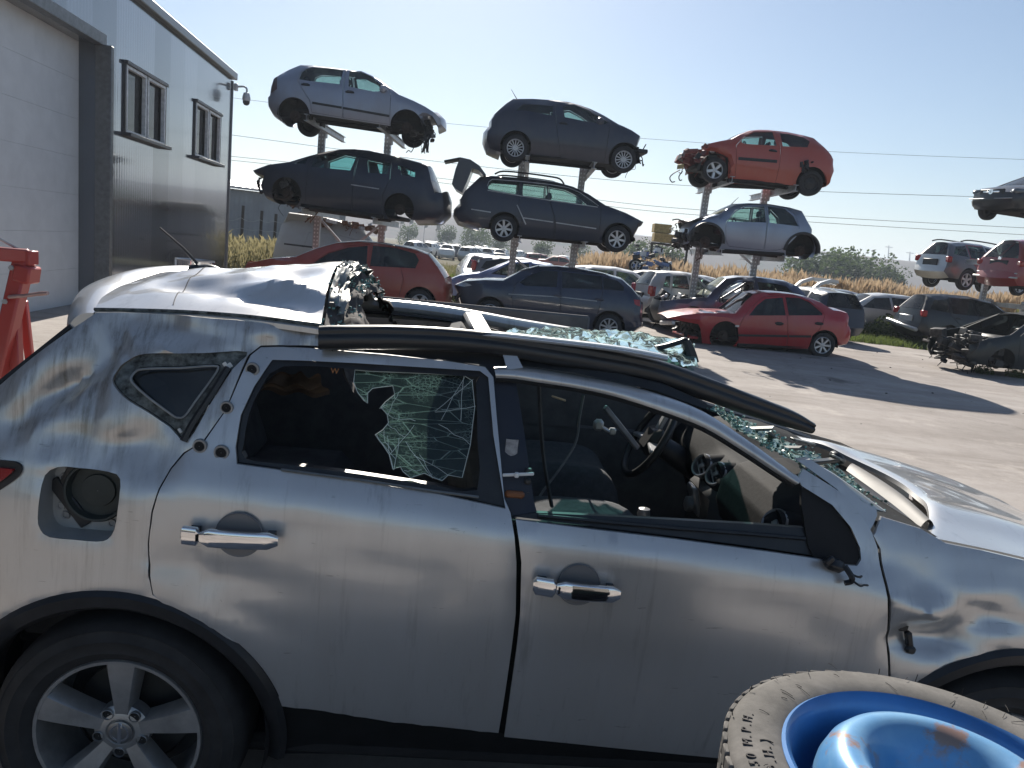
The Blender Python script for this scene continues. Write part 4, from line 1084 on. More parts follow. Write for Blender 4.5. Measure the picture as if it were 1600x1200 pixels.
# ---- ground: red hatchback with black roof (left), dark blue hatchback (middle), bright red saloon (right)
c = make_car('hatchback', 'dull red hatchback with black roof and dark bonnet on the ground below the left rack', C4, 17.3, rad(1), -1, (1320, 668), (524, 590), .315,
    [('bumper', [(330, 640), (140, 560), (110, 450), (130, 398)]), ('hood', [(130, 398), (300, 365), (470, 352)]), ('windshield', [(470, 352), (600, 296), (730, 258)]), ('roof', [(730, 258), (880, 246), (1050, 262), (1250, 298), (1360, 336)]), ('rear_window', [(1360, 336), (1400, 380), (1442, 430)]), ('tailgate', [(1442, 430), (1486, 500)]), ('bumper', [(1486, 500), (1496, 600), (1482, 700), (1420, 712)])],
    P_REDG, win=[[(600, 395), (690, 330), (820, 288), (950, 276), (960, 410)], [(985, 276), (1130, 288), (1280, 330), (1310, 375), (1290, 430), (982, 414)]],
    doors=[[(560, 420), (680, 330), (820, 278), (968, 266), (972, 650), (600, 610)], [(976, 266), (1140, 280), (1190, 330), (1190, 430), (1212, 500), (1170, 665), (977, 650)]], handles=[(1240, 498), (925, 470)], sill=[(650, 640), (1210, 692)], belt=[(560, 405), (1300, 435)], wheels=(SP5, SP5), group=GG, gmat=GLASSD,
    mats={'roof': P_BLACK, 'hood': P_BLUED, 'handle': P_REDG}, ra=.36, trims=[('roof_trim', [(472, 350), (600, 293), (730, 256), (880, 244), (1050, 260), (1250, 296)], .016, GALV)])
c = make_car('hatchback', 'dark blue hatchback missing its front bumper on the ground below the middle rack', C5, 17.2, rad(-3), -1, (1128, 657), (323, 560), .31,
    [('bumper', [(225, 590), (150, 560), (125, 500), (110, 430), (82, 372)]), ('hood', [(82, 372), (150, 345), (280, 336), (412, 340)]), ('windshield', [(412, 340), (540, 276), (650, 248)]), ('roof', [(650, 248), (780, 250), (950, 270), (1100, 300), (1225, 336)]), ('rear_window', [(1225, 336), (1290, 395), (1345, 462)]), ('tailgate', [(1345, 462), (1352, 500)]), ('bumper', [(1352, 500), (1346, 600), (1356, 655), (1290, 685), (1235, 685)])],
    P_BLUED, win=[[(525, 352), (600, 302), (690, 272), (785, 280), (776, 384), (560, 374)], [(815, 282), (1085, 314), (1085, 400), (815, 390)], [(1096, 318), (1195, 344), (1236, 386), (1230, 410), (1096, 400)]],
    doors=[[(500, 362), (600, 294), (690, 263), (800, 269), (800, 612), (490, 594), (472, 450)], [(806, 269), (1090, 306), (1090, 420), (1062, 540), (1012, 645), (806, 614)]], handles=[(785, 442), (1065, 466)], sill=[(470, 618), (1020, 672)], belt=[(500, 375), (1230, 415)], wheels=(SP9, SP9), group=GG, gmat=GLASSD, ra=.36,
    trims=[('moulding', [(452, 430), (800, 450), (1050, 478)], .02, GALV)], lamps=[('tail_lamp', [(1300, 468), (1344, 472), (1342, 516), (1308, 502)], REDLENS), ('head_lamp', [(85, 372), (150, 348), (205, 372), (150, 382)], CLEARLENS)], mats={'handle': P_BLUED})
mb = clutter_mb(((c.wb + .42, c.wb + .82), (-.65, .65), (.2, .62)), 30, 25, 10); extra(c, 'engine_bay', mb, [ENGINE, BLACK])
ACC = c = make_car('saloon', 'bright red saloon with battered bonnet and missing front bumper on the concrete', C6, 17.9, rad(2), -1, (1307, 600), (690, 545), .30,
    [('none', [(560, 590), (545, 500), (530, 468), (430, 450), (345, 434)]), ('hood', [(345, 432), (430, 412), (560, 398), (765, 402)]), ('windshield', [(765, 402), (830, 340), (900, 286)]), ('roof', [(900, 286), (960, 273), (1050, 275), (1150, 285), (1230, 300)]), ('rear_window', [(1230, 300), (1320, 336), (1392, 384)]), ('tailgate', [(1392, 384), (1440, 390), (1482, 402), (1490, 430), (1480, 470)]), ('bumper', [(1480, 470), (1500, 510), (1496, 560), (1475, 596), (1400, 606)])],
    P_RED, win=[[(842, 412), (900, 352), (960, 312), (1074, 303), (1074, 412)], [(1092, 302), (1180, 306), (1240, 332), (1308, 400), (1304, 412), (1092, 412)]],
    doors=[[(812, 416), (890, 342), (955, 299), (1082, 292), (1080, 606), (785, 594), (772, 500)], [(1087, 292), (1190, 297), (1250, 326), (1320, 400), (1312, 440), (1282, 500), (1238, 540), (1222, 612), (1085, 606)]], handles=[(1030, 462), (1280, 463)], sill=[(770, 610), (1222, 622)], belt=[(810, 414), (1310, 415)], wheels=(SP7, None), wheels_far=(SP7, STL), group=GG, gmat=GLASSD,
    ra=.345, trims=[('moulding', [(772, 536), (1082, 541)], .05, BLACK), ('moulding', [(1090, 541), (1228, 543)], .05, BLACK)], lamps=[('indicator', [(755, 472), (780, 472), (780, 484), (755, 484)], CLEARLENS)])
mb = clutter_mb(((c.wb + .25, c.wb + .85), (-.6, .6), (.16, .62)), 60, 35, 10); extra(c, 'engine_bay', mb, [ENGINE, BLACK])
mb = MB(); q = c.loc((365, 478)); mb.box((q[0] - .05, 0, q[1]), (.1, 1.3, .1), Matrix.Rotation(.1, 3, 'X'), .02); extra(c, 'bumper_beam', mb, GALV)
mb = MB(); mb.box((c.wb + .75, .1, .2), (.2, 1.2, .06), Matrix.Rotation(.15, 3, 'Z'), .02); extra(c, 'broken_lip', mb, P_RED)
# ---- stripped blue grey car behind the red saloon
c = make_car('stripped_hatchback', 'blue grey hatchback stripped of bonnet and nose, parked behind the red saloon', C6, 20.0, rad(0), -1, (1100, 505), (490, 440), .30,
    [('bumper', [(420, 470), (300, 440), (280, 380), (300, 325)]), ('none', [(300, 325), (420, 310), (590, 300)]), ('windshield', [(590, 300), (640, 248), (720, 186)]), ('roof', [(720, 186), (800, 176), (950, 182), (1110, 205), (1180, 235)]), ('rear_window', [(1180, 235), (1215, 282)]), ('tailgate', [(1215, 282), (1232, 340)]), ('bumper', [(1232, 340), (1242, 400), (1222, 470), (1190, 500)])],
    P_SLATE, win=[[(920, 206), (1030, 216), (1100, 236), (1130, 270), (1120, 290), (920, 290)]], win_open=[[(650, 312), (690, 262), (790, 206), (890, 206), (890, 330), (660, 334)]],
    doors=[[(635, 325), (685, 255), (790, 198), (900, 198), (908, 460), (640, 450)]], sill=[(560, 478), (1040, 512)], belt=[(640, 320), (1130, 295)], wheels=(STL, None), wheels_far=(STL, None), group=GG, mats={'windshield': GLASSW, 'bumper': BLACK}, ra=.34)
mb = clutter_mb(((c.wb - .15, c.wb + .8), (-.62, .62), (.25, .85)), 60, 45, 14); extra(c, 'engine_bay', mb, [ENGINE, GALV])
# ---- silver hatchback, three quarter rear
c = make_car('hatchback', 'silver hatchback seen from its rear corner with red tail lamp, behind the dark blue hatchback', C6, 21.6, rad(12), 1, (285, 398), (800, 447), .29,
    [('bumper', [(905, 455), (935, 380), (915, 310)]), ('hood', [(915, 310), (790, 275), (720, 255)]), ('windshield', [(720, 255), (640, 205), (570, 166)]), ('roof', [(570, 166), (480, 151), (380, 147), (300, 150)]), ('rear_window', [(300, 150), (262, 195), (243, 228)]), ('tailgate', [(243, 228), (236, 300)]), ('bumper', [(236, 300), (226, 320), (222, 365), (235, 405)])],
    P_SILVER, win=[[(312, 232), (345, 170), (376, 168), (352, 240)], [(366, 241), (390, 168), (480, 168), (478, 252)], [(492, 170), (560, 182), (650, 225), (690, 262), (490, 252)]],
    doors=[[(360, 245), (386, 160), (484, 160), (484, 440), (345, 425), (350, 330)], [(488, 160), (570, 176), (700, 258), (690, 450), (488, 442)]], sill=[(700, 458), (360, 430)], belt=[(300, 236), (700, 266)], wheels=(STL, STL), group=GG, lamps=[('tail_lamp', [(240, 235), (272, 232), (258, 292), (237, 295)], REDLENS)])
def rear_kit(c, zl, zh, lw=.24, plate=(.5, .8), pm=None, lamp=None, lab=None):
    """lamps and plate recess on the tail of a car"""
    xs = [p for p in c.top if p[0] < 0.2]
    def xat(z):
        best = min(((abs(p[1] - z), p[0]) for p in c.top if p[0] < 0.3), key=lambda t: t[0]); return best[1]
    for sg in (-1, 1):
        mb = MB(); zm = (zl + zh) / 2; x = xat(zm)
        mb.box((x + .02, sg * (c.yh(x + .1, zm) - lw * .42), zm), (.16, lw, zh - zl), Matrix.Rotation(sg * .35, 3, 'Z'), .03); mb.build('tail_lamp', lamp or REDLENS, c.root)
    zm = sum(plate) / 2; x = xat(zm); mb = MB(); mb.box((x - .045, 0, zm), (.05, .62, plate[1] - plate[0]), None, .015); mb.build('plate_recess', pm or BLACK, c.root)
rear_kit(c, .78, 1.02)
# ---- generic profiles in metres
def profile(kind):
    if kind == 'hatch': return dict(wb=2.5, r=.3, prof=[('bumper', [(3.15, .25), (3.28, .42), (3.25, .66)]), ('hood', [(3.25, .66), (2.9, .84), (2.35, .96)]), ('windshield', [(2.35, .96), (1.55, 1.39)]), ('roof', [(1.55, 1.39), (1.0, 1.46), (.2, 1.44), (-.38, 1.36)]), ('rear_window', [(-.38, 1.36), (-.62, .98)]), ('tailgate', [(-.62, .98), (-.7, .66)]), ('bumper', [(-.7, .66), (-.75, .48), (-.62, .25)])],
        win=[[(2.0, .98), (1.5, 1.32), (.95, 1.37), (.92, .96)], [(.85, .96), (.87, 1.37), (.2, 1.36), (-.25, 1.28), (-.4, 1.05), (.1, .95)]], doors=[[(2.15, .96), (1.52, 1.36), (.9, 1.42), (.88, .28), (2.1, .27)], [(.84, .28), (.86, 1.42), (.2, 1.4), (.1, .9), (.38, .6), (.45, .28)]], belt=[(0, .95), (2.3, .96)], handles=[(1.05, .82), (.3, .84)], sill=[(2.1, .22), (.4, .22)])
    if kind == 'sedan':
        d = profile('hatch'); d['prof'] = d['prof'][:3] + [('roof', [(1.55, 1.36), (1.0, 1.43), (.35, 1.4)]), ('rear_window', [(.35, 1.4), (-.3, 1.02)]), ('tailgate', [(-.3, 1.02), (-.85, .98), (-.92, .66)]), ('bumper', [(-.92, .66), (-.97, .48), (-.75, .25)])]
        d['prof'][2] = ('windshield', [(2.35, .96), (1.55, 1.36)]); d['win'][1] = [(.85, .96), (.87, 1.34), (.35, 1.32), (-.05, 1.05), (0, .96)]; d['doors'][1] = [(.84, .28), (.86, 1.39), (.35, 1.36), (-.1, 1.0), (.38, .6), (.45, .28)]; return d
    if kind == 'wagon':
        d = profile('hatch'); d['wb'] = 2.65
        d['prof'] = d['prof'][:3] + [('roof', [(1.55, 1.39), (1.0, 1.47), (.2, 1.47), (-.65, 1.4)]), ('rear_window', [(-.65, 1.4), (-.88, 1.0)]), ('tailgate', [(-.88, 1.0), (-.95, .66)]), ('bumper', [(-.95, .66), (-1.0, .48), (-.8, .25)])]
        d['win'].append([(-.05, .98), (.05, 1.37), (-.55, 1.32), (-.72, 1.05)]); d['win'][1] = [(.85, .96), (.87, 1.38), (.14, 1.38), (.02, .97)]; return d
    if kind == 'suv':
        return dict(wb=2.62, r=.36, prof=[('bumper', [(3.3, .35), (3.45, .55), (3.4, .85)]), ('hood', [(3.4, .85), (3.0, 1.03), (2.4, 1.12)]), ('windshield', [(2.4, 1.12), (1.65, 1.58)]), ('roof', [(1.65, 1.58), (1.0, 1.67), (.1, 1.66), (-.6, 1.58)]), ('rear_window', [(-.6, 1.58), (-.85, 1.15)]), ('tailgate', [(-.85, 1.15), (-.92, .75)]), ('bumper', [(-.92, .75), (-.97, .58), (-.75, .38)])],
            win=[[(2.05, 1.14), (1.6, 1.5), (1.0, 1.57), (.98, 1.12)], [(.9, 1.12), (.92, 1.57), (.15, 1.56), (.05, 1.13)], [(-.05, 1.15), (.05, 1.54), (-.45, 1.48), (-.68, 1.2)]], doors=[[(2.2, 1.1), (1.62, 1.55), (.95, 1.62), (.93, .36), (2.15, .36)], [(.89, .36), (.91, 1.62), (.1, 1.6), (.0, 1.05), (.4, .75), (.48, .36)]], belt=[(0, 1.12), (2.3, 1.12)], handles=[(1.1, .98), (.25, 1.0)], sill=[(2.15, .32), (.48, .32)])
    if kind == 'mpv':
        return dict(wb=2.65, r=.31, prof=[('bumper', [(3.2, .25), (3.32, .45), (3.28, .72)]), ('hood', [(3.28, .72), (3.0, .92), (2.65, 1.02)]), ('windshield', [(2.65, 1.02), (1.75, 1.55)]), ('roof', [(1.75, 1.55), (1.0, 1.66), (.1, 1.66), (-.5, 1.58)]), ('rear_window', [(-.5, 1.58), (-.78, 1.05)]), ('tailgate', [(-.78, 1.05), (-.84, .62)]), ('bumper', [(-.84, .62), (-.9, .45), (-.7, .25)])],
            win=[[(2.3, 1.04), (1.7, 1.48), (1.02, 1.56), (1.0, 1.03)], [(.92, 1.03), (.94, 1.56), (.15, 1.56), (.05, 1.04)], [(-.05, 1.06), (.05, 1.54), (-.38, 1.48), (-.58, 1.12)]], doors=[[(2.45, 1.0), (1.72, 1.52), (.97, 1.61), (.95, .28), (2.2, .28)], [(.9, .28), (.93, 1.61), (.1, 1.6), (.0, .95), (.38, .62), (.44, .28)]], belt=[(0, 1.04), (2.4, 1.02)], handles=[(1.1, .88), (.25, .9)], sill=[(2.2, .24), (.44, .24)])
def gen_car(kind, name, label, px, Y, a, face, paintm, **k):
    d = profile(kind); wb, r = d.pop('wb'), d.pop('r')
    d.update(k); d.setdefault('ground', d.get('group') == GG)
    return make_car(name, label, 'm', Y, a, face, px, wb, r, d.pop('prof'), paintm, **d)
# ---- right edge: black off-roader on the ground, silver and red cars lifted, dark wreck
A4 = rad(20)
c = gen_car('suv', 'black_suv', 'glossy black off-roader with drooping rear bumper, parked below the lifted cars at the right', (1480.7, 535), 23.8, rad(10), 1, P_BLACK, wheels=(SP9, SP9), group=GG, gmat=GLASSD)
rear_kit(c, .95, 1.15, .3, (.72, .95), P_SILVER)
mb = MB(); mb.box((-1.0, .1, .62), (.14, 1.5, .12), Matrix.Rotation(.12, 3, 'X'), .03); extra(c, 'loose_bumper', mb, P_SILVER, 'pale drooping bumper strip')
mb = MB(); mb.box((-.72, .1, 1.17), (.06, .5, .03), None, .01); extra(c, 'rear_wiper', mb, BLACK)
c = gen_car('suv', 'lifted_suv', 'silver grey off-roader with reddish flank on the rear right rack behind the red car', (1512, 438), 27.5, A4, 1, P_SILVER, wheels=(SP5, SP5), group=GK, mats={'door1': P_REDM, 'body': P_GREY}, gmat=GW)
rear_kit(c, .9, 1.12, .26, (.75, 1.0)); mb = MB()
for sg in (-1, 1): mb.tube(curve([(1.4, sg * .6, 1.63), (1.2, sg * .6, 1.72), (0, sg * .6, 1.74), (-.4, sg * .6, 1.66)], 4), .025, 6)
extra(c, 'roof_rail', mb, BLACK)
c = gen_car('mpv', 'lifted_mpv', 'brick red people carrier seen from behind, lower level of the far right rack', (1625, 447), 23.6, A4, 1, P_REDM, wheels=(None, SP5), group=GK, gmat=GLASS)
rear_kit(c, .82, .98, .2, (.78, .98)); mb = MB(); mb.box((-.84, 0, .60), (.05, 1.35, .04), None, .01); mb.box((-.9, 0, .47), (.06, 1.5, .05), None, .015); extra(c, 'bumper_trim', mb, P_SILVER)
mb = MB(); mb.box((-.83, 0, 1.03), (.03, .12, .1), None, .02); extra(c, 'badge', mb, CHROME)
c = gen_car('sedan', 'lifted_saloon', 'dark saloon with chrome grille showing its front, top of the far right rack', (1722, 342), 22.4, A4, -1, P_BLACK, wheels=(SP7, SP7), wheels_far=(SP7, STL), group=GK)
mb = MB()
mb.box((3.3, 0, .68), (.06, .75, .16), None, .02); extra(c, 'grille', mb, BLACK)
mb = MB(); mb.box((3.345, 0, .68), (.03, .5, .05), None, .012); mb.lathe([(.03, 0), (.07, 0), (.07, .02), (.03, .02)], 18, 'X', (3.35, 0, .68)); extra(c, 'grille_badge', mb, CHROME)
for sg in (-1, 1):
    mb = MB(); mb.box((3.10, sg * .58, .7), (.28, .30, .14), Matrix.Rotation(-sg * .45, 3, 'Z'), .05); extra(c, 'head_lamp', mb, plain('dim lamp lens', (.10, .11, .12), .2, .2, coat=.5))
mb = MB(); mb.box((3.34, 0, .50), (.05, 1.3, .02), None, .008); extra(c, 'bumper_trim', mb, GALV)
c = gen_car('hatch', 'wrecked_car', 'very dark wreck with smashed nose at the right edge before the black off-roader', (1700, 600), 17.8, rad(14), -1, P_DGREEN, wheels=(SP9, None), wheels_far=(STL, None), group=GG, gmat=GLASSD, missing=('hood', 'bumper', 'windshield'))
mb = clutter_mb(((c.wb - .1, c.wb + .85), (-.7, .7), (.2, .9)), 80, 55, 24); extra(c, 'engine_bay', mb, [ENGINE, BLACK])
# ---- second row on the ground
c = gen_car('sedan', 'saloon', 'light blue saloon half hidden behind the dark blue hatchback', (873, 470), 22.0, rad(-2), -1, P_BLUEG, wheels=(STL, STL), group=GG)
c = gen_car('hatch', 'hatchback', 'grey hatchback with red tail lamp and pale spoiler behind the light blue saloon', (770, 436), 24.4, rad(6), 1, P_GREY, wheels=(STL, STL), group=GG, gmat=GLASSD)
rear_kit(c, .95, 1.25, .22); mb = MB(); mb.box((-.48, 0, 1.38), (.3, 1.1, .05), Matrix.Rotation(.15, 3, 'Y'), .02); extra(c, 'spoiler', mb, P_WHITE)
c = gen_car('sedan', 'saloon', 'white saloon facing the yard between the red hatchback and the grey hatchback', (712, 438), 27.5, rad(-82), 1, P_WHITE, wheels=(STL, STL), group=GG)
c = gen_car('hatch', 'hatchback', 'white hatchback hidden behind the roof of the dark blue hatchback', (915, 455), 24.5, rad(4), 1, P_WHITE, wheels=(STL, STL), group=GG)
c = gen_car('hatch', 'hatchback', 'dark blue car with pale bonnet beyond the silver hatchback, next to the weeds', (985, 440), 29.0, rad(-60), 1, P_DARK2, wheels=(STL, STL), group=GG, mats={'hood': P_SILVER})
c = gen_car('sedan', 'saloon', 'white saloon with open doors between the dark blue car and the silver hatchback', (1040, 450), 27.0, rad(-150), -1, P_WHITE, wheels=(STL, STL), group=GG)
c = gen_car('wagon', 'estate', 'pale estate with white roof behind the right rack posts', (1060, 462), 25.0, rad(3), 1, P_WHITE, wheels=(STL, STL), group=GG)
c = gen_car('hatch', 'hatchback', 'blue car roof showing behind the right post of the right rack', (1150, 458), 27.5, rad(0), 1, P_BLUE, wheels=(STL, STL), group=GG)
c = gen_car('hatch', 'hatchback', 'silver hatchback with its tailgate lifted open behind the blue grey hatchback', (1250, 482), 24.0, rad(8), -1, P_SILVER, wheels=(STL, STL), group=GG, missing=('rear_window', 'tailgate'))
R_ = Matrix.Rotation(0, 3, 'Y'); mb = MB()
fr = [(-.36, 1.40), (-.62, 1.66), (-.98, 1.80), (-1.22, 1.78), (-1.25, 1.68), (-1.0, 1.70), (-.66, 1.57), (-.42, 1.33)]
for sg in (-1, 1): mb.prism(fr, lambda u, v, d, sg=sg: (u, sg * .58 + d, v), -.06, .06)
mb.prism([(-1.0, 1.80), (-1.22, 1.78), (-1.25, 1.62), (-1.02, 1.69)], lambda u, v, d: (u, d, v), -.52, .52); mb.box((-.4, 0, 1.37), (.12, 1.05, .06), None, .02)
tgo = extra(c, 'tailgate', mb, P_WHITE); mb = MB(); mb.box((-1.24, 0, 1.70), (.05, 1.0, .06), None, .015); mb.build('tail_lamp', REDLENS, tgo)
c = gen_car('wagon', 'estate', 'dark estate with dusty grey roof parked behind the tail of the red saloon', (1330, 492), 23.6, rad(100), 1, P_DARK2, wheels=(STL, STL), group=GG, mats={'roof': P_GREY}, gmat=GLASSD)
c = gen_car('hatch', 'hatchback', 'pale hatchback with raised boot between the dark estate and the silver estate', (1345, 478), 28.0, rad(20), -1, P_SILVER, wheels=(STL, STL), group=GG, mats={'roof': P_GREY})
c = gen_car('wagon', 'estate', 'clean silver estate facing left between the dark estate and the black off-roader', (1430, 512), 26.5, rad(6), -1, P_SILVER, wheels=(SP7, SP7), group=GG, gmat=GLASSD)
# ---- old van behind the left rack
c = gen_car('mpv', 'scrap_van', 'pale grey scrap van with torn roof edge behind the dull red hatchback', (470, 418), 25.0, rad(4), 1, paint('chalky grey paint', (.36, .36, .34), 0, .6, .1, .3), wheels=(STL, None), group=GG, w=.88, win=[], gmat=GLASSD,
    prof=[('bumper', [(3.2, .3), (3.3, .55), (3.25, .8)]), ('hood', [(3.25, .8), (2.9, 1.05), (2.6, 1.15)]), ('windshield', [(2.6, 1.15), (2.1, 1.5)]), ('roof', [(2.1, 1.5), (1.7, 1.95), (.6, 2.12), (-.6, 2.15)]), ('tailgate', [(-.6, 2.15), (-.85, 1.7), (-.95, .7)]), ('bumper', [(-.95, .7), (-.98, .45), (-.7, .3)])],
    trims=[('moulding', [(-.6, 1.15), (.4, 1.13)], .07, BLACK)])
mb = clutter_mb(((.6, 2.1), (-.7, .7), (1.9, 2.05)), 26, 65, 6); extra(c, 'torn_roof_edge', mb, [RUST, GALV])
# ---- racks
def dots_mat():
    m, nt, b = nodes('perforated rack steel')
    tc = nt.nodes.new('ShaderNodeTexCoord'); mp = nt.nodes.new('ShaderNodeMapping'); mp.inputs['Scale'].default_value = (12.5, 12.5, 10)
    nt.links.new(tc.outputs['Object'], mp.inputs[0])
    fr = nt.nodes.new('ShaderNodeVectorMath'); fr.operation = 'FRACTION'; nt.links.new(mp.outputs[0], fr.inputs[0])
    sb = nt.nodes.new('ShaderNodeVectorMath'); sb.operation = 'SUBTRACT'; sb.inputs[1].default_value = (.5, .5, .5); nt.links.new(fr.outputs[0], sb.inputs[0])
    ml = nt.nodes.new('ShaderNodeVectorMath'); ml.operation = 'MULTIPLY'; ml.inputs[1].default_value = (1, 0, 1); nt.links.new(sb.outputs[0], ml.inputs[0])
    ln = nt.nodes.new('ShaderNodeVectorMath'); ln.operation = 'LENGTH'; nt.links.new(ml.outputs[0], ln.inputs[0])
    r = ramp(nt, ln.outputs['Value'], [(.2, (1, 1, 1)), (.26, (0, 0, 0))])
    n = tex_noise(nt, 6, 5, .6); base = ramp(nt, n.outputs[0], [(.3, (.24, .25, .26)), (.7, (.40, .41, .42))])
    nt.links.new(mixc(nt, r.outputs[0], base.outputs[0], (.62, .66, .7)), b.inputs['Base Color']); setp(b, rough=.5, metal=.45); return m
PERF = dots_mat()
def rack(posts, Yp, lab, levels, braces, ya=2.0, yb=1.9):
    """posts: x positions; levels: per level the arm height at each post"""
    t = empty('cantilever_rack', (posts[0], Yp, 0), label=lab, cat='rack', group='steel racks carrying scrap cars')
    I = Matrix.Translation((-posts[0], -Yp, 0)); zt = []
    for i, x in enumerate(posts):
        top = max(l[i] for l in levels) + .10; zt.append(top)
        mb = MB(); mb.T = I; mb.box((x, Yp, top / 2), (.17, .14, top), None, .012); mb.box((x, Yp, .04), (.4, .5, .08), None, .01); mb.build('post', PERF, t)
        for l in levels:
            za = l[i] - .085; mb = MB(); mb.T = I
            for dz in (-.07, .07): mb.box((x + .14, Yp + (yb - ya) / 2, za + dz), (.11, ya + yb, .014))
            mb.box((x + .14, Yp + (yb - ya) / 2, za), (.012, ya + yb - .01, .128)); mb.box((x + .095, Yp, za - .03), (.05, .22, .34), None, .01)
            mb.build('arm', GALV, t)
    for (za, zb) in braces:
        mb = MB(); mb.T = I; mb.bar((posts[0] + .085, Yp + .03, za), (posts[-1] - .085, Yp + .03, zb), .06, .06, .008); mb.build('brace', GALV, t)
    return t
YP = 20.75
def pX(x, y, Yp=YP): return on_Y(x, y, Yp).x
def lv(c, xs): return tuple(c.under(x + .14) for x in xs)
xs = (pX(504, 198), pX(607, 210)); rack(xs, YP, 'two post steel rack carrying the silver lilac hatchback and the dark wrecked estate', (lv(R1A, xs), lv(R1B, xs)), ((2.0, .5), (.5, 2.0)), 2.0, 1.8)
xs = (pX(816, 252), pX(912, 254)); rack(xs, YP, 'two post steel rack carrying the charcoal hatchback and the estate with raised tailgate', (lv(R2A, xs), lv(R2B, xs)), ((.5, 1.5), (1.5, .5)), 2.0, 1.8)
xs = (pX(1105, 291, 21.2), pX(1197, 290, 21.2)); rack(xs, 21.2, 'two post steel rack carrying the red hatchback and the small silver blue car', (lv(R3A, xs), lv(R3B, xs)), ((3.15, 3.1), (3.0, 2.0), (1.45, .4), (.4, 1.5)), 2.0, 1.8)
xs = (pX(1560, 345, 25.6), pX(1700, 360, 26.4)); rack(xs, 25.6, 'steel rack post with thin braces at the far right carrying the red people carrier', ((2.95, 2.95), (1.35, 1.35)), ((1.3, .3), (.3, 1.3), (1.0, .1)), 2.6, 1.6)
xs = (pX(1545, 470, 28.8), pX(1600, 475, 28.8)); rack(xs, 28.8, 'rear steel rack under the silver grey off-roader, mostly hidden by the red car', ((1.6, 1.6),), (), 1.9, 1.2)
# ---- cars of the far lot
FAR = [
    ('hatch', 655, 396, 74, 70, P_WHITE, 'white car with dark rear window, nearest of the far lot beside the red hatchback roof'),
    ('wagon', 682, 394, 80, 80, P_WHITE, 'white estate next to the weeds, second car of the far lot from the left'),
    ('sedan', 705, 392, 92, 60, P_SILVER, 'silver saloon in the far lot left of the middle rack'),
    ('hatch', 722, 395, 84, 100, P_DARK, 'dark hatchback in the far lot between two white ones'),
    ('sedan', 738, 391, 104, 75, P_WHITE, 'white saloon deep in the far lot under the lifted tailgate'),
    ('wagon', 752, 394, 90, 110, P_WHITE, 'white estate in the far lot left of the lifted estate rear wheel'),
    ('mpv', 766, 390, 118, 85, P_WHITE, 'white boxy people carrier in the far lot'),
    ('hatch', 778, 396, 98, 60, P_SILVER, 'silver hatchback in the far lot under the lifted rear wheel'),
    ('sedan', 792, 397, 88, 95, P_GREY, 'grey saloon in the far lot at the left post'),
    ('hatch', 806, 395, 110, 70, P_WHITE, 'white hatchback in the far lot right of the left middle post'),
    ('hatch', 832, 400, 78, 20, P_REDM, 'red hatchback in the far lot seen under the lifted estate'),
    ('sedan', 858, 404, 70, 5, P_REDG, 'dark red saloon between the middle rack posts'),
    ('hatch', 880, 398, 96, 80, P_WHITE, 'white hatchback in the far lot beside the right middle post'),
    ('sedan', 690, 387, 125, 70, P_WHITE, 'tiny white saloon at the back of the far lot by the bush'),
    ('sedan', 715, 387, 132, 95, P_SILVER, 'tiny silver saloon at the very back of the far lot'),
    ('hatch', 745, 386, 140, 70, P_REDM, 'tiny red hatchback at the very back of the far lot'),
    ('wagon', 820, 396, 122, 85, P_SILVER, 'tiny silver estate at the back of the far lot between the posts'),
    ('hatch', 668, 362, 150, 10, P_BLUED, 'small dark blue van car parked by the feather banners'),
    ('hatch', 645, 392, 96, 75, P_WHITE, 'white hatchback at the left end of the far lot'),
    ('sedan', 664, 392, 108, 85, P_WHITE, 'white saloon in the second row of the far lot at its left end'),
    ('sedan', 698, 392, 76, 95, P_WHITE, 'white saloon in the front row of the far lot behind the weeds'),
    ('hatch', 730, 392, 76, 70, P_SILVER, 'silver hatchback in the front row of the far lot'),
    ('wagon', 760, 392, 84, 100, P_WHITE, 'white estate in the front row of the far lot left of the rack post'),
    ('sedan', 785, 392, 128, 80, P_WHITE, 'white saloon in the last row of the far lot by the rack post'),
    ('hatch', 675, 392, 136, 60, P_SILVER, 'silver hatchback in the last row of the far lot at its left end'),
]
protoF = {}
for (kind, x, y, Y, a, pm, lab) in FAR:
    k = (kind, pm.name)
    if k not in protoF:
        c = gen_car(kind, 'far_car', lab, (x, y), Y, rad(a), 1, pm, wheels=(STL, STL), doors=[], handles=[], seats=False, step=.3, gmat=GLASSD, group='cars in the far lot', rounding=.1, ground=True)
        protoF[k] = c.root; o = c.root; h = c.M.translation.z
        o.location.z = 0
    else:
        o = copy_tree(protoF[k]); q = on_Y(x, y, Y); o.location = (q.x, Y, 0); o.rotation_euler = (0, 0, rad(a)); tag(o, lab)
# ---- scrap goods beyond the yard
q = on_Y(985, 415, 36); t = empty('scrap_container', (q.x, 36, 0), label='rusty orange sheet metal container side beyond the dark blue hatchback', cat='container')
mb = MB(); mb.box((0, 0, .75), (1.05, .9, 1.5), None, .02)
for k in range(5): mb.box((-.42 + .21 * k, -.47, .75), (.06, .05, 1.4), None, .01)
mb.build('shell', plain('orange rust', (.42, .15, .07), .8, var=.3, scale=5), t)
q = on_Y(955, 415, 36.5); t = empty('tarp_heap', (q.x, 36.5, 0), label='crumpled grey tarpaulin heap left of the rusty orange container', cat='tarpaulin')
mb = MB(); mb.grid(lambda u, v: Vector((-.9 + 1.8 * u, -.5 + v, max(0, (1.4 * math.sin(math.pi * u) ** .6 * math.sin(math.pi * v) ** .5 + .25 * noise.noise(Vector((u * 5, v * 5, 1))))))), 18, 12); mb.build('cover', plain('grey tarp', (.30, .31, .29), .8), t)
q = on_Y(1050, 365, 44); 
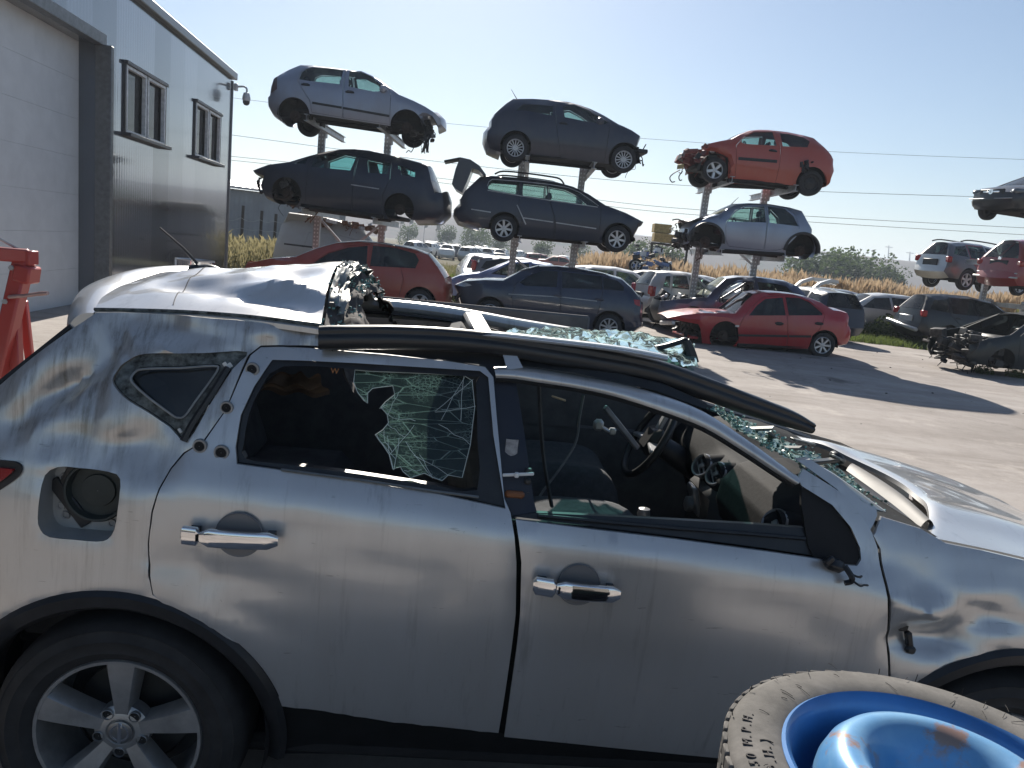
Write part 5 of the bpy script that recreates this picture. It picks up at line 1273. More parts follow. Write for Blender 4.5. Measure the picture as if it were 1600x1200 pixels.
for i in range(3):
    t = empty('pallet_box', (q.x - .45 + .52 * (i % 2) * 2 - .1, 44 + .2 * i, q.z - .55 + .52 * (i // 2)), label=['yellowish crate on the left of the raised stack behind the small lifted car', 'yellowish crate on the right of the raised stack behind the small lifted car', 'yellowish crate topmost of the raised stack'][i], cat='crate', group='yellow crates')
    mb = MB(); mb.box((0, 0, .26), (.95, .9, .48), None, .02)
    for k in range(3): mb.box((0, -.46, .1 + .16 * k), (.97, .03, .1), None, .008)
    mb.build('slats', plain('yellow wood', (.42, .30, .10), .8), t)
mb = MB(); mb.box((q.x, 44.2, (q.z - .6) / 2), (2.4, 1.0, .12)); 
t = empty('crate_stand', (q.x, 44.2, 0), label='dark steel stand holding the yellowish crates', cat='stand'); mb = MB()
mb.box((0, 0, q.z - .62), (2.3, 1.1, .1), None, .01)
mb.build('deck', BLACK, t)
for sx in (-1, 1):
    mb = MB(); mb.box((sx * 1.0, 0, (q.z - .67) / 2), (.12, .12, q.z - .67)); mb.build('leg', BLACK, t)
q = on_Y(1018, 410, 33); t = empty('scrap_motorcycle', (q.x, 33, q.z - .5 if q.z > .6 else 0), label='blue and white scrap motorcycle parts heaped by the reeds', cat='motorcycle')
for nm, sd, m2 in (('fairing', 71, paint('bike blue', (.08, .16, .38), .1, .35, .6)), ('frame', 72, ENGINE)):
    mb = clutter_mb(((-.8, .8), (-.3, .3), (.2, 1.15)), 22, sd, 6); mb.build(nm, [m2, WHITE], t)
for sx in (-.65, .6):
    add_wheel(t, sx, 0, .3, .3, -1, SP5, .1)
# ================================================================ the crashed silver car in the foreground
PSI = rad(4.3)
HX, HY = Vector((math.cos(PSI), math.sin(PSI), 0)), Vector((-math.sin(PSI), math.cos(PSI), 0))
HO = Vector((-1.0528, 2.7557, 0))
HM = Matrix(((HX.x, HY.x, 0, HO.x), (HX.y, HY.y, 0, HO.y), (0, 0, 1, 0), (0, 0, 0, 1)))
hero = empty('crashed_car', M=HM, label='crashed silver car with cut open roof and smashed windows filling the foreground', cat='car')
def hp(x, y, yl):
    d = ray(x, y); t = ((HO - CAM0).dot(HY) + yl) / d.dot(HY); q = CAM0 + d * t - HO
    return Vector((q.dot(HX), yl, q.z))
def hp3(x, y, yl): return tuple(hp(x, y, yl))
def smooth01(t): t = max(0.0, min(1.0, t)); return t * t * (3 - 2 * t)
def hzb(x): return 1.165 - .078 * (x - .3) if x < 2.2 else 1.017 - .04 * (x - 2.2)
def yside(x, z):
    w = .875; zb = hzb(x)
    y = w
    s = (z - (zb - .10)) / .085
    if s > 0: y -= .036 * min(1, s) ** 1.25
    if z > zb - .015: y -= (.33 - .16 * smooth01((.45 - x) / .3)) * (z - zb + .015) + .10 * (z - zb + .015) ** 2
    if z < .78: y -= .080 * ((.78 - z) / .4) ** 1.5
    c = z - .86
    y -= .25 * max(0, c) ** 2
    if x > 2.15: y -= .075 * ((x - 2.15) / 1.1) ** 2
    if x < -.15: y -= .13 * ((-.15 - x) / .7) ** 2
    # wheel arch flares
    for xc in (0, 2.55):
        r = math.hypot(x - xc, z - .345)
        if .42 < r < .62: y += .016 * (1 - (r - .42) / .2) ** 2
    return y
def hs(x, y):
    """photo pixel -> (x, z) on the near flank"""
    yl = -.85
    for _ in range(6):
        q = hp(x, y, yl); yl = -yside(q.x, q.z)
    return (q.x, q.z)
PXM = 1 / 520.0
DENTS = []      # x, z, rx, rz, angle, amplitude (inwards positive)
def dent(px, py, rx, ry, ang, amp):
    q = hs(px, py); DENTS.append((q[0], q[1], rx * PXM, ry * PXM, -rad(ang) - rad(5.8) * 0, amp))
for d in [(112, 606, 115, 24, -38, .042), (172, 524, 27, 42, 15, .044), (198, 548, 26, 8, 42, -.010), (310, 530, 130, 17, 6, .018), (445, 528, 55, 16, 4, .022), (330, 503, 130, 9, 6, -.009), (85, 545, 55, 55, 0, -.020), (40, 640, 50, 40, -30, -.014),
          (200, 640, 30, 60, 20, -.018), (160, 690, 60, 20, 0, .008),
          (258, 882, 14, 12, 0, .010), (302, 880, 9, 10, 60, .009), (333, 905, 14, 10, 40, .011), (262, 902, 40, 7, 12, -.006), (360, 950, 90, 10, 24, .007), (560, 880, 120, 14, 4, .004), (690, 930, 30, 80, 8, .005), (470, 830, 60, 14, 5, .006), (1010, 960, 60, 60, 0, .004), (1200, 950, 90, 18, 6, .005), (960, 870, 120, 10, 5, -.003), (1290, 1000, 60, 24, 10, .006), (300, 940, 60, 16, 20, -.005), (335, 985, 90, 40, 20, -.006), (420, 930, 110, 50, 10, .003), (432, 780, 10, 14, 0, .012), (380, 905, 70, 20, 5, .006),
          (430, 850, 14, 30, 0, .004),
          (1455, 955, 55, 22, -12, -.016), (1500, 985, 95, 26, -22, .030), (1560, 960, 60, 20, 8, .022), (1480, 1000, 30, 34, 30, .018), (1550, 1000, 70, 14, 4, -.014), (1440, 1000, 46, 20, 24, .026), (1400, 1005, 20, 12, 10, .015), (1420, 905, 80, 25, 15, .010), (1520, 905, 90, 30, 12, -.010), (1570, 1010, 50, 16, 0, .012), (1480, 930, 70, 12, 18, .012)]:
    dent(*d)
CREASES = []
for pts, w_, am in (([(150, 496), (157, 520), (168, 545), (186, 566)], 9, .020), ([(182, 508), (200, 528), (218, 548)], 7, .016), ([(186, 566), (150, 600), (105, 632), (58, 668)], 12, .022), ([(160, 575), (120, 598), (70, 622)], 14, -.016),
                    ([(218, 549), (300, 541), (380, 532), (430, 516)], 9, .014), ([(410, 512), (450, 540), (495, 520)], 10, .014), ([(176, 590), (168, 640), (150, 690)], 12, .010), ([(230, 560), (205, 600)], 8, .010),
                    ([(1400, 940), (1450, 955), (1490, 985), (1530, 965), (1610, 958)], 10, .014), ([(1480, 1010), (1500, 985)], 8, -.012), ([(1400, 900), (1470, 925), (1560, 945)], 12, .010), ([(1425, 1010), (1470, 1015), (1540, 1000)], 9, -.010),
                    ([(425, 770), (432, 782), (430, 800)], 6, .007), ([(235, 893), (300, 915), (360, 935)], 9, .005)):
    P2 = np.array(HS_(pts) if False else [hs(*p) for p in pts]); CREASES.append((P2[:-1], P2[1:], w_ * PXM, am))
def dents(x, z):
    o = 0.0
    for (A_, B_, w_, am) in CREASES:
        if x < min(A_[:, 0].min(), B_[:, 0].min()) - .15 or x > max(A_[:, 0].max(), B_[:, 0].max()) + .15: continue
        d = poly_dist(np.array((x, z)), A_, B_)
        if d < 6 * w_: o -= am * math.exp(-d / w_)
    for (cx, cz, rx, rz, an, am) in DENTS:
        dx, dz = x - cx, z - cz
        if abs(dx) > 3 * max(rx, rz) or abs(dz) > 3 * max(rx, rz): continue
        c, s = math.cos(an), math.sin(an)
        u, v = (dx * c + dz * s) / rx, (-dx * s + dz * c) / rz
        q = u * u + v * v
        if q < 8: o += am * math.exp(-q * 1.1)
    o += .0013 * noise.noise(Vector((x * 2.2, z * 3.5, 3.3))) + .0007 * noise.noise(Vector((x * 7, z * 9, 1.3)))
    if x > 2.15: o += .006 * noise.noise(Vector((x * 4, z * 9, 7.3))) + .002 * abs(noise.noise(Vector((x * 9, z * 14, 2.3))))
    if x < .2 and z > 1.0:
        k = smooth01((z - 1.02) / .12) * smooth01((.2 - x) / .15)
        o += k * 1.7 * (.016 * noise.noise(Vector((x * 4.5, z * 5, 5.1))) + .014 * abs(noise.noise(Vector((x * 5 + z * 3, z * 6 - x * 2, 9.4)))) + .007 * abs(noise.noise(Vector((x * 11, z * 9, 2.7)))))
    return o
def hpaint(dirty=0):
    m, nt, b = nodes('dirty silver car paint' if dirty else 'silver car paint')
    n = tex_noise(nt, 2.2, 8, .68, stretch=(2.4, 1, .5)); n2 = tex_noise(nt, 10, 8, .72, stretch=(2.6, 1, .16)); n3 = tex_noise(nt, 900, 2, .5)
    base = mixc(nt, .12, (.60, .595, .585), n3.outputs['Color'], 'OVERLAY')
    d = ramp(nt, n.outputs[0], [(.40, (0, 0, 0)), (.72, (.2, .2, .2))]); d2 = ramp(nt, n2.outputs[0], [(.56, (0, 0, 0)), (.72, (.34, .34, .34))])
    c = mixc(nt, d.outputs[0], base, (.36, .33, .28)); c = mixc(nt, d2.outputs[0], c, (.16, .15, .135))
    if dirty:      # brown run-off streaks above the shoulder line
        tc = nt.nodes.new('ShaderNodeTexCoord'); sx = nt.nodes.new('ShaderNodeSeparateXYZ'); nt.links.new(tc.outputs['Object'], sx.inputs[0])
        zm = ramp(nt, vlin(nt, sx.outputs[2], 1.08, 1.22), [(.0, (.25, .25, .25)), (1, (1, 1, 1))]).outputs[0]
        n5 = tex_noise(nt, 9, 8, .75, stretch=(3.2, 1, .14)); n6 = tex_noise(nt, 3, 6, .7)
        k5 = mixc(nt, 1.0, ramp(nt, n5.outputs[0], [(.47, (0, 0, 0)), (.63, (.9, .9, .9))]).outputs[0], ramp(nt, n6.outputs[0], [(.38, (0, 0, 0)), (.6, (1, 1, 1))]).outputs[0], 'MULTIPLY')
        c = mixc(nt, mixc(nt, 1.0, k5, zm, 'MULTIPLY'), c, (.15, .13, .105))
        c = mixc(nt, mixc(nt, 1.0, ramp(nt, n6.outputs[0], [(.3, (.12, .12, .12)), (.65, (.34, .34, .34))]).outputs[0], zm, 'MULTIPLY'), c, (.36, .33, .29))
    # fine scratches
    n4 = tex_noise(nt, 30, 3, .8, stretch=(.25, 1, 2.2)); sc = ramp(nt, n4.outputs[0], [(.69, (0, 0, 0)), (.705, (.5, .5, .5))])
    c = mixc(nt, sc.outputs[0], c, (.24, .23, .22))
    n8 = tex_noise(nt, 140, 3, .6); n9 = tex_noise(nt, 4, 4, .6)
    ck = mixc(nt, 1.0, ramp(nt, n8.outputs[0], [(.68, (0, 0, 0)), (.74, (.6, .6, .6))]).outputs[0], ramp(nt, n9.outputs[0], [(.5, (0, 0, 0)), (.66, (1, 1, 1))]).outputs[0], 'MULTIPLY')
    c = mixc(nt, ck, c, (.15, .14, .12))
    nt.links.new(c, b.inputs['Base Color'])
    r = ramp(nt, n.outputs[0], [(.35, (.32, .32, .32)), (.75, (.39, .39, .39))]); nt.links.new(r.outputs[0], b.inputs['Roughness'])
    setp(b, metal=.62 if dirty else .6, coat=.7 if dirty else .95, coatr=.045); bump(nt, b, n2.outputs[0], .035, .004); return m
HP = hpaint()
HPD = hpaint(1)
TRIMB = plain('satin black trim', (.020, .021, .023), .42, var=.3, scale=18)
GASK = plain('perished window gasket', (.10, .11, .105), .9, var=.95, scale=45, bmp=.5)
PILLAR = paint('black pillar film', (.012, .015, .026), .1, .4, .25, .08)
IVORY = plain('brown torn lining', (.17, .115, .08), .95, var=.35, scale=9)
NAVY = plain('grey blue seat cloth', (.06, .066, .075), .95, var=.25, scale=40, bmp=.15)
DASHM = plain('grey dash plastic', (.030, .030, .031), .7, var=.15, scale=60, bmp=.12, spec=.05)
INNER = plain('inner panel black', (.012, .012, .013), .85)
def flank(poly, holes, step=.035): return sheet2d(poly, holes, step)
def flank_fn(off=0.0, dn=True, sg=-1):
    def fn(x, z, d): return (x, sg * (yside(x, z) - (dents(x, z) if dn else 0) - off - d), z)
    return fn
def HS(pts): return [hs(*p) for p in pts]
def crv(pts, k=4): return curve(pts, k, True)
def flank_part(name, poly, holes, mat, parent=hero, step=.035, off=0.0, th=.012, dn=True, roll=.003, both=False, label=None, sharp=50):
    P, Tt, B = flank(poly, holes, step); mb = MB()
    add_sheet(mb, P, Tt, B, flank_fn(off, dn), th, roll)
    o = mb.build(name, mat, parent, sharp=sharp, label=label)
    if both:
        mb = MB(); add_sheet(mb, P, Tt, B, flank_fn(off, False, 1), th, roll); mb.build(name, mat, hero if parent is hero else parent, sharp=sharp)
    return o
def arcp(xc, R, a0, a1, n=20, zc_=.345): return [(xc + R * math.cos(rad(a0 + (a1 - a0) * k / n)), zc_ + R * math.sin(rad(a0 + (a1 - a0) * k / n))) for k in range(n + 1)]
RA = .449; XF = 2.55
# ---- rear quarter
qhole = HS(crv([(177, 594), (183, 577), (196, 565), (216, 555), (252, 552), (320, 552), (384, 551), (362, 578), (330, 628), (291, 690), (262, 668), (225, 638), (190, 612)], 3))
fuel = HS(crv([(84, 733), (110, 734), (150, 738), (178, 744), (186, 762), (183, 800), (178, 828), (168, 843), (150, 847), (115, 844), (76, 840), (62, 828), (58, 810), (61, 775), (66, 745)], 2))
top_edge = HS([(148, 489), (200, 491), (290, 494), (370, 500), (430, 507), (498, 517), (496, 541), (440, 540), (405, 541), (386, 556)])
door_r = HS([(352, 640), (316, 690), (284, 709), (262, 735), (246, 765), (236, 800), (230, 850), (232, 900), (238, 930)])
arch = arcp(0, RA, 46, 200, 26)
rear = [(-.80, .42), (-.84, .60), (-.83, .78), (-.79, 1.0)] + HS([(-110, 690), (-60, 648), (0, 600), (60, 553), (105, 520)])
quarter = top_edge + door_r + arch + rear
flank_part('quarter_panel', quarter, [qhole, fuel], HPD, step=.017)
P, Tt, B = flank(quarter, [qhole], .09); mb = MB(); add_sheet(mb, P, Tt, B, flank_fn(0, False, 1), .012); mb.build('quarter_panel', HP, hero)
qin = HS(crv([(203, 590), (213, 577), (232, 574), (280, 573), (332, 570), (342, 576), (330, 596), (305, 630), (288, 653), (275, 657), (262, 650), (235, 625), (212, 604)], 3))
seal = flank_part('window_seal', inset(qhole, .002), [qin], GASK, step=.03, off=.010, dn=True, th=.02)
qin2 = inset(qin, .012); mb = MB(); mb.tube([(x, -(yside(x, z) - .008 - dents(x, z)), z) for x, z in inset(qin, .004)], .003, 5, closed=True); mb.build('bead', plain('pale rubber bead', (.25, .26, .26), .6), seal)
mb = MB(); rn = random.Random(3)
for (px, py, w_, h_) in ((352, 573, 9, 4), (357, 572, 5, 5), (320, 640, 4, 10), (312, 648, 3, 7), (333, 622, 3, 5), (278, 675, 5, 3)):
    q = hs(px, py); mb.box((q[0], -(yside(*q) - .009 - dents(*q)), q[1]), (w_ * PXM * 1.4, .004, h_ * PXM * 1.4), Matrix.Rotation(.9, 3, 'Y'), .001)
mb.build('glue_scrap', plain('white glue scraps', (.62, .62, .6), .8), seal)
flank_part('quarter_glass', inset(qin, -.004), [], GLASSD, step=.06, off=.025, dn=False, th=.004, roll=0, both=True)
# fuel filler
fc = hs(122, 790); fy = -(yside(*fc) - max(dents(*p) for p in fuel)) + .004
fl = inset(fuel, .001); mb = MB(); n_ = len(fl); V = []; F = []
for k, dep in enumerate((.004, .05)):
    V += [(x, -(yside(x, z) - dents(x, z)) + dep if k == 0 else fy + .05, z) for x, z in fl]
for i in range(n_): F.append((i, (i + 1) % n_, n_ + (i + 1) % n_, n_ + i))
mb.add(V, F); P, Tt, B = sheet2d(fl, [], .04); add_sheet(mb, P, Tt, B, lambda x, z, d: (x, fy + .05 + d, z), .004, roll=0)
fb = mb.build('fuel_recess', paint('dull inner silver', (.46, .46, .45), .5, .5, .1, .5), hero)
fn_ = hs(136, 778); mb = MB()
mb.lathe([(.084, .050), (.083, .026), (.079, .020), (.074, .021), (.071, .046), (.045, .047), (.043, .040), (.001, .038)], 36, c=(fn_[0], fy, fn_[1])); mb.build('filler_neck', plain('dark filler neck', (.035, .042, .038), .6), fb)
mb = MB(); mb.bar((fn_[0] - .12, fy + .044, fn_[1] + .02), (fn_[0] - .03, fy + .044, fn_[1] - .10), .010, .035, .003); mb.bar((fn_[0] - .10, fy + .045, fn_[1] - .02), (fn_[0] - .05, fy + .045, fn_[1] + .09), .008, .03, .003); mb.build('hinge_arm', TRIMB, fb)
for (px, py) in ((80, 757), (90, 742), (73, 805), (80, 820), (155, 833), (72, 785)):
    mb = MB(); q = hs(px, py); mb.lathe([(.012, .050), (.011, .044), (.007, .044), (.006, .047), (.001, .047)], 12, c=(q[0], fy, q[1])); mb.build('bolt', plain('grey bolts', (.3, .3, .295), .5, .5), fb)
# tail lamp
lamp = HS(crv([(-110, 712), (-40, 714), (0, 719), (24, 722), (33, 730), (28, 745), (0, 766), (-40, 790), (-110, 800)], 3))
lo = flank_part('tail_lamp', lamp, [], BLACK, step=.05, off=-.004, dn=False)
flank_part('red_lens', inset(lamp, .017), [], REDLENS, lo, step=.05, off=-.012, dn=False)
# ---- rear door
rd_out = HS([(390, 556), (405, 544), (440, 543), (500, 546), (600, 554), (700, 565), (758, 574), (771, 590), (776, 650), (788, 780), (798, 803)]) + HS([(804, 840), (807, 880), (806, 960), (800, 1010), (790, 1080), (779, 1147)]) + HS([(600, 1128), (428, 1104)]) + arcp(0, RA + .004, 18, 44, 10) + HS([(241, 944), (235, 900), (232, 850), (238, 801), (248, 766), (264, 736), (287, 710), (319, 690), (353, 641)])
rwin = HS([(424, 563), (560, 568), (750, 580), (763, 590), (771, 680), (790, 796), (680, 772), (560, 752), (440, 736), (369, 726), (367, 700), (375, 650), (396, 605)])
rdoor = flank_part('rear_door', rd_out, [rwin], HP, step=.03, off=.002)
P, Tt, B = flank(rd_out, [rwin], .1); mb = MB(); add_sheet(mb, P, Tt, B, flank_fn(0, False, 1), .02); mb.build('rear_door', HP, hero)
rin = HS(crv([(440, 574), (560, 579), (734, 590), (744, 600), (746, 690), (746, 769), (680, 762), (560, 744), (440, 728), (380, 720), (378, 695), (386, 650), (406, 606)], 2))
flank_part('window_frame', inset(rwin, .002), [rin], TRIMB, rdoor, step=.04, off=.016, dn=False, th=.03)
for (px, py, r_) in ((394, 577, .014), (354, 637, .013), (312, 697, .014), (346, 707, .015)):
    q = hs(px, py); y = -(yside(*q) - dents(*q) + .002); mb = MB()
    mb.lathe([(r_ * 1.4, .006), (r_ * 1.28, -.002), (r_, -.002), (r_ * .8, .004)], 18, c=(q[0], y, q[1]), mi=0); mb.lathe([(r_ * .9, -.001), (.001, -.001)], 14, c=(q[0], y, q[1]), mi=1)
    mb.build('bolt_hole', [plain('pillar metal', (.30, .30, .295), .5, .5), INNER], rdoor)
mb = MB(); mb.tube([(x, -(yside(x, z) + .003), z) for x, z in HS([(440, 733), (560, 749), (680, 767), (748, 776)])], .004, 5); mb.build('belt_bead', plain('dull bead', (.16, .17, .17), .4, .4), rdoor)
# torn strip between door frame and quarter
mb = MB(); a = curve(HS([(356, 575), (330, 617), (300, 663), (286, 690)]), 4); mb.tube([(x, -(yside(x, z) - .004), z) for x, z in a], .010, 6); mb.build('door_seal', TRIMB, rdoor)
# ---- door handles
def door_handle(parent, x0, y0, x1, y1, bx, by, br, split):
    A, Bq = hs(x0, y0), hs(x1, y1); ya, yb = -yside(*A), -yside(*Bq)
    a = Vector((A[0], ya - .036, A[1])); b_ = Vector((Bq[0], yb - .036, Bq[1])); d = (b_ - a)
    mb = MB()
    def bar(t0, t1, h0, h1):
        N = 9; V = []; F = []
        for i in range(N):
            t = i / (N - 1); p = a + d * (t0 + (t1 - t0) * t); h = h0 + (h1 - h0) * t
            e = min(t, 1 - t) * (t1 - t0) * d.length; k = min(1, .55 + e / .012)
            bow = .012 * math.sin(math.pi * (t0 + (t1 - t0) * t))
            for j in range(14):
                th = 2 * math.pi * j / 14; c, s = math.cos(th), math.sin(th)
                sq = lambda v: math.copysign(abs(v) ** .42, v)
                V.append((p.x, p.y - bow + .012 * sq(c) * k, p.z + h * sq(s) * k))
        for i in range(N - 1):
            for j in range(14): F.append((i * 14 + j, i * 14 + (j + 1) % 14, (i + 1) * 14 + (j + 1) % 14, (i + 1) * 14 + j))
        F.append(tuple(range(14))[::-1]); F.append(tuple(range((N - 1) * 14, N * 14))); mb.add(V, F)
    bar(0, split - .003, .0235, .0235); bar(split + .003, 1, .0235, .021)
    hb = mb.build('handle', CHROME, parent, sharp=35)
    mb = MB(); mb.bar(a + d * .06 + Vector((0, .03, 0)), a + d * .16 + Vector((0, .03, 0)), .05, .024); mb.bar(a + d * .86 + Vector((0, .03, 0)), a + d * .94 + Vector((0, .03, 0)), .05, .024); mb.build('handle_base', TRIMB, hb)
    if split > .2:
        mb = MB(); mb.box(a + d * (split + .045) + Vector((0, -.0165, 0)), (.012, .004, .022), None, .002); mb.build('button', INNER, hb)
    c = hs(bx, by); y = -yside(*c); mb = MB(); ov = [(c[0] + br * math.cos(t), c[1] + br * .62 * math.sin(t)) for t in [k * math.pi / 14 for k in range(28)]]
    mb.lathe([(br, -.003), (br * .97, -.0045), (br * .9, -.003)], 32, c=(c[0], y, c[1])); mb.lathe([(br * .93, -.004), (.001, -.004)], 32, c=(c[0], y, c[1]))
    mb.build('handle_cup', paint('cup paint', (.20, .20, .205), .5, .5, .2, .2), parent)
door_handle(rdoor, 290, 827, 440, 838, 374, 835, .062, .2)
# ---- front door
fd_out = HS([(806, 813), (900, 825), (1050, 843), (1200, 863), (1275, 874), (1320, 884), (1342, 886), (1348, 876), (1346, 858), (1331, 825), (1302, 790), (1254, 760), (1248, 748), (1256, 733), (1312, 768), (1352, 813), (1364, 834), (1373, 858), (1381, 900), (1387, 950), (1390, 1000), (1389, 1060), (1380, 1120), (1372, 1200)]) + HS([(1250, 1200), (1100, 1184), (788, 1153)]) + HS([(798, 1080), (808, 1010), (813, 960), (815, 880), (811, 845)])
fdoor = flank_part('front_door', fd_out, [], HP, step=.032, off=.002)
fd2 = HS([(806, 813), (1050, 843), (1275, 874), (1364, 838), (1381, 900), (1390, 1000), (1372, 1200), (1100, 1184), (788, 1153), (808, 1010), (815, 880)])
P, Tt, B = flank(fd2, [], .12); mb = MB(); add_sheet(mb, P, Tt, B, flank_fn(0, False, 1), .02); mb.build('front_door', HP, hero)
door_handle(fdoor, 831, 905, 965, 920, 904, 913, .06, .26)
flank_part('belt_seal', HS([(838, 806), (1050, 817), (1180, 824), (1262, 830), (1280, 874), (1200, 862), (1050, 842), (900, 824), (803, 812)]), [], TRIMB, fdoor, step=.05, off=.022, dn=False, th=.02)
mb = MB(); mb.tube([(x, -(yside(x, z) - .016), z) for x, z in HS([(842, 809), (1050, 828), (1180, 838), (1262, 845)])], .006, 6); mb.build('window_lip', TRIMB, fdoor)
sail = HS(crv([(1256, 764), (1300, 793), (1330, 828), (1345, 860), (1346, 876), (1340, 884), (1318, 882), (1275, 873), (1262, 830)], 2))
flank_part('sail_panel', sail, [], INNER, fdoor, step=.05, off=.012, dn=False, th=.015)
q = hs(1300, 880); mb = MB(); mb.box((q[0], -yside(*q) - .012, q[1] + .002), (.062, .05, .034), Matrix.Rotation(.25, 3, 'Y'), .014); mb.box((q[0] - .028, -yside(*q) - .034, q[1] + .02), (.018, .016, .03), Matrix.Rotation(.7, 3, 'Y'), .004)
mo = mb.build('mirror_stub', TRIMB, fdoor)
mb = MB()
def flank_wire(pts, r, lift=.02):
    mb.tube(curve([(a, -(yside(a, b)) - lift - .01 * math.sin(i * 1.7), b) for i, (a, b) in enumerate(HS(pts))], 4), r, 6)
flank_wire([(1312, 878), (1320, 892), (1322, 902), (1314, 906)], .008, .03); flank_wire([(1318, 888), (1330, 893), (1340, 895), (1338, 899)], .003, .025); flank_wire([(1324, 900), (1335, 908), (1345, 910), (1353, 912)], .003)
mb.build('mirror_wire', BLACK, mo)
# bent window frame of the front door
up = [(772, 574), (800, 574), (840, 578), (900, 588), (960, 599), (1030, 617), (1100, 644), (1170, 689), (1230, 733), (1249, 746)]
lw = [(775, 590), (806, 592), (840, 597), (900, 606), (960, 619), (1030, 641), (1100, 668), (1160, 704), (1222, 745), (1242, 757)]
U = curve(HS(up), 4); L_ = curve(HS(lw), 4)
mb = MB(); N = len(U)
def frp(i, t):
    x = U[i][0] + (L_[i][0] - U[i][0]) * t; z = U[i][1] + (L_[i][1] - U[i][1]) * t
    return x, z
V = []; F = []
NT = 5
for i in range(N):
    for j in range(NT + 1):
        x, z = frp(i, j / NT); bl = .012 * math.sin(math.pi * j / NT) + .003 * noise.noise(Vector((x * 9, z * 9, 2)))
        V.append((x, -(yside(x, z) + bl + .004), z))
nb = len(V)
for i in range(N):
    for j in range(NT + 1):
        x, z = frp(i, j / NT); V.append((x, -(yside(x, z) - .022), z))
for i in range(N - 1):
    for j in range(NT):
        a = i * (NT + 1) + j; F.append((a, a + NT + 1, a + NT + 2, a + 1)); F.append((nb + a, nb + a + 1, nb + a + NT + 2, nb + a + NT + 1))
    for j in (0, NT):
        a = i * (NT + 1) + j; F.append((a, a + NT + 1, nb + a + NT + 1, nb + a))
for i in (0, N - 1):
    for j in range(NT):
        a = i * (NT + 1) + j; F.append((a, a + 1, nb + a + 1, nb + a))
mb.add(V, F); mb.build('bent_frame', HP, fdoor, sharp=50)
mb = MB(); mb.tube([(x, -(yside(x, z) - .012), z - .006) for x, z in L_], .009, 6); mb.build('frame_seal', TRIMB, fdoor)
# ---- pillar between the doors, zip tie
flank_part('b_pillar', HS([(764, 580), (806, 592), (822, 690), (836, 790), (842, 812), (802, 812), (786, 780), (776, 690)]), [], PILLAR, step=.06, off=.03, dn=False, th=.03, both=True)
q = hs(800, 705); mb = MB(); mb.grid(lambda u, v: Vector((q[0] + (u - .5) * .035, -(yside(*q) - .026 + .004 * math.sin(u * 3.1)), q[1] + (v - .5) * .055)), 4, 5); mb.build('pillar_sticker', plain('worn grey sticker', (.30, .30, .31), .8, var=.4, scale=60), hero)
a_, b_ = hs(785, 741), hs(834, 739); mb = MB(); mb.bar((a_[0], -yside(*a_) - .008, a_[1]), (b_[0], -yside(*b_) - .008, b_[1]), .006, .009, .002); mb.box(((a_[0] + b_[0]) / 2 - .005, -yside(*a_) - .011, (a_[1] + b_[1]) / 2), (.013, .012, .015), None, .003); mb.build('zip_tie', WHITE, hero)
a_ = hs(805, 778); mb = MB(); mb.box((a_[0], -(yside(*a_) - .03), a_[1]), (.055, .02, .02), None, .006); mb.build('side_reflector', plain('dull orange reflector', (.22, .08, .03), .5), hero)
a_ = hs(806, 755); mb = MB()
for dz in (.0, .03, -.035): mb.box((a_[0] + .035, -(yside(*a_) - .028), a_[1] + dz), (.018, .02, .014), None, .003)
mb.build('door_latch', ENGINE, hero)
# ---- front wing
wing = HS([(1366, 838), (1378, 808), (1440, 827), (1478, 849), (1540, 862), (1600, 876), (1720, 908)]) + [(3.05, .90), (3.18, .80), (3.2, .6), (3.1, .44)] + arcp(XF, RA, -5, 178, 28) + HS([(1376, 1190), (1384, 1120), (1392, 1060), (1394, 1000), (1391, 950), (1385, 900), (1377, 858)])
flank_part('front_wing', wing, [], HP, step=.019)
P, Tt, B = flank(wing, [], .1); mb = MB(); add_sheet(mb, P, Tt, B, flank_fn(0, False, 1), .012); mb.build('front_wing', HP, hero)
q = hs(1414, 992); mb = MB(); y = -(yside(*q) - dents(*q)); mb.box((q[0], y + .004, q[1] + .01), (.05, .016, .024), Matrix.Rotation(.1, 3, 'Y'), .004); mb.box((q[0] + .03, y - .004, q[1] - .025), (.018, .02, .05), Matrix.Rotation(-.3, 3, 'Y'), .004); mb.box((q[0] + .035, y - .012, q[1] - .052), (.03, .02, .022), Matrix.Rotation(.2, 3, 'Y'), .006)
mb.build('indicator_stub', TRIMB, hero)
apil = HS([(1250, 722), (1270, 720), (1318, 752), (1350, 785), (1374, 800), (1375, 808), (1362, 834), (1352, 812), (1312, 767)])
flank_part('pillar_base', apil, [], HP, step=.03, off=.012, dn=False, th=.03)
# ---- black arch trims, sill and bumper
for xc in (0, XF):
    for sg in (-1, 1):
        mb = MB(); V = []; F = []; N = 40
        a0, a1 = (-14, 194)
        for i in range(N + 1):
            an = rad(a0 + (a1 - a0) * i / N)
            for (R_, off, ins) in ((RA + .002, .004, 0), (RA - .012, -.010, 0), (.405, -.004, 0), (.392, .012, 0), (.392, .10, 0)):
                x, z = xc + R_ * math.cos(an), .345 + R_ * math.sin(an); V.append((x, sg * (yside(xc + RA * math.cos(an), .345 + RA * math.sin(an)) - off), z))
        for i in range(N):
            for j in range(4): a = i * 5 + j; F.append((a, a + 5, a + 6, a + 1))
        mb.add(V, F); mb.build('arch_trim', TRIMB, hero)
        mb = MB(); mb.lathe([(.40, sg * .83), (.42, sg * .55), (.2, sg * .52), (.01, sg * .52)], 28, c=(xc, 0, .345), a0=rad(-20), a1=rad(200)); mb.build('wheel_well', INNER, hero)
sill = HS([(427, 1106), (600, 1130), (784, 1152), (1100, 1186), (1372, 1204)]) + [(2.12, .24), (.43, .24)]
flank_part('sill_trim', sill, [], plain('sill plastic', (.010, .011, .012), .7, spec=.2), step=.08, off=.016, dn=False, th=.03, both=True)
mb = MB(); 
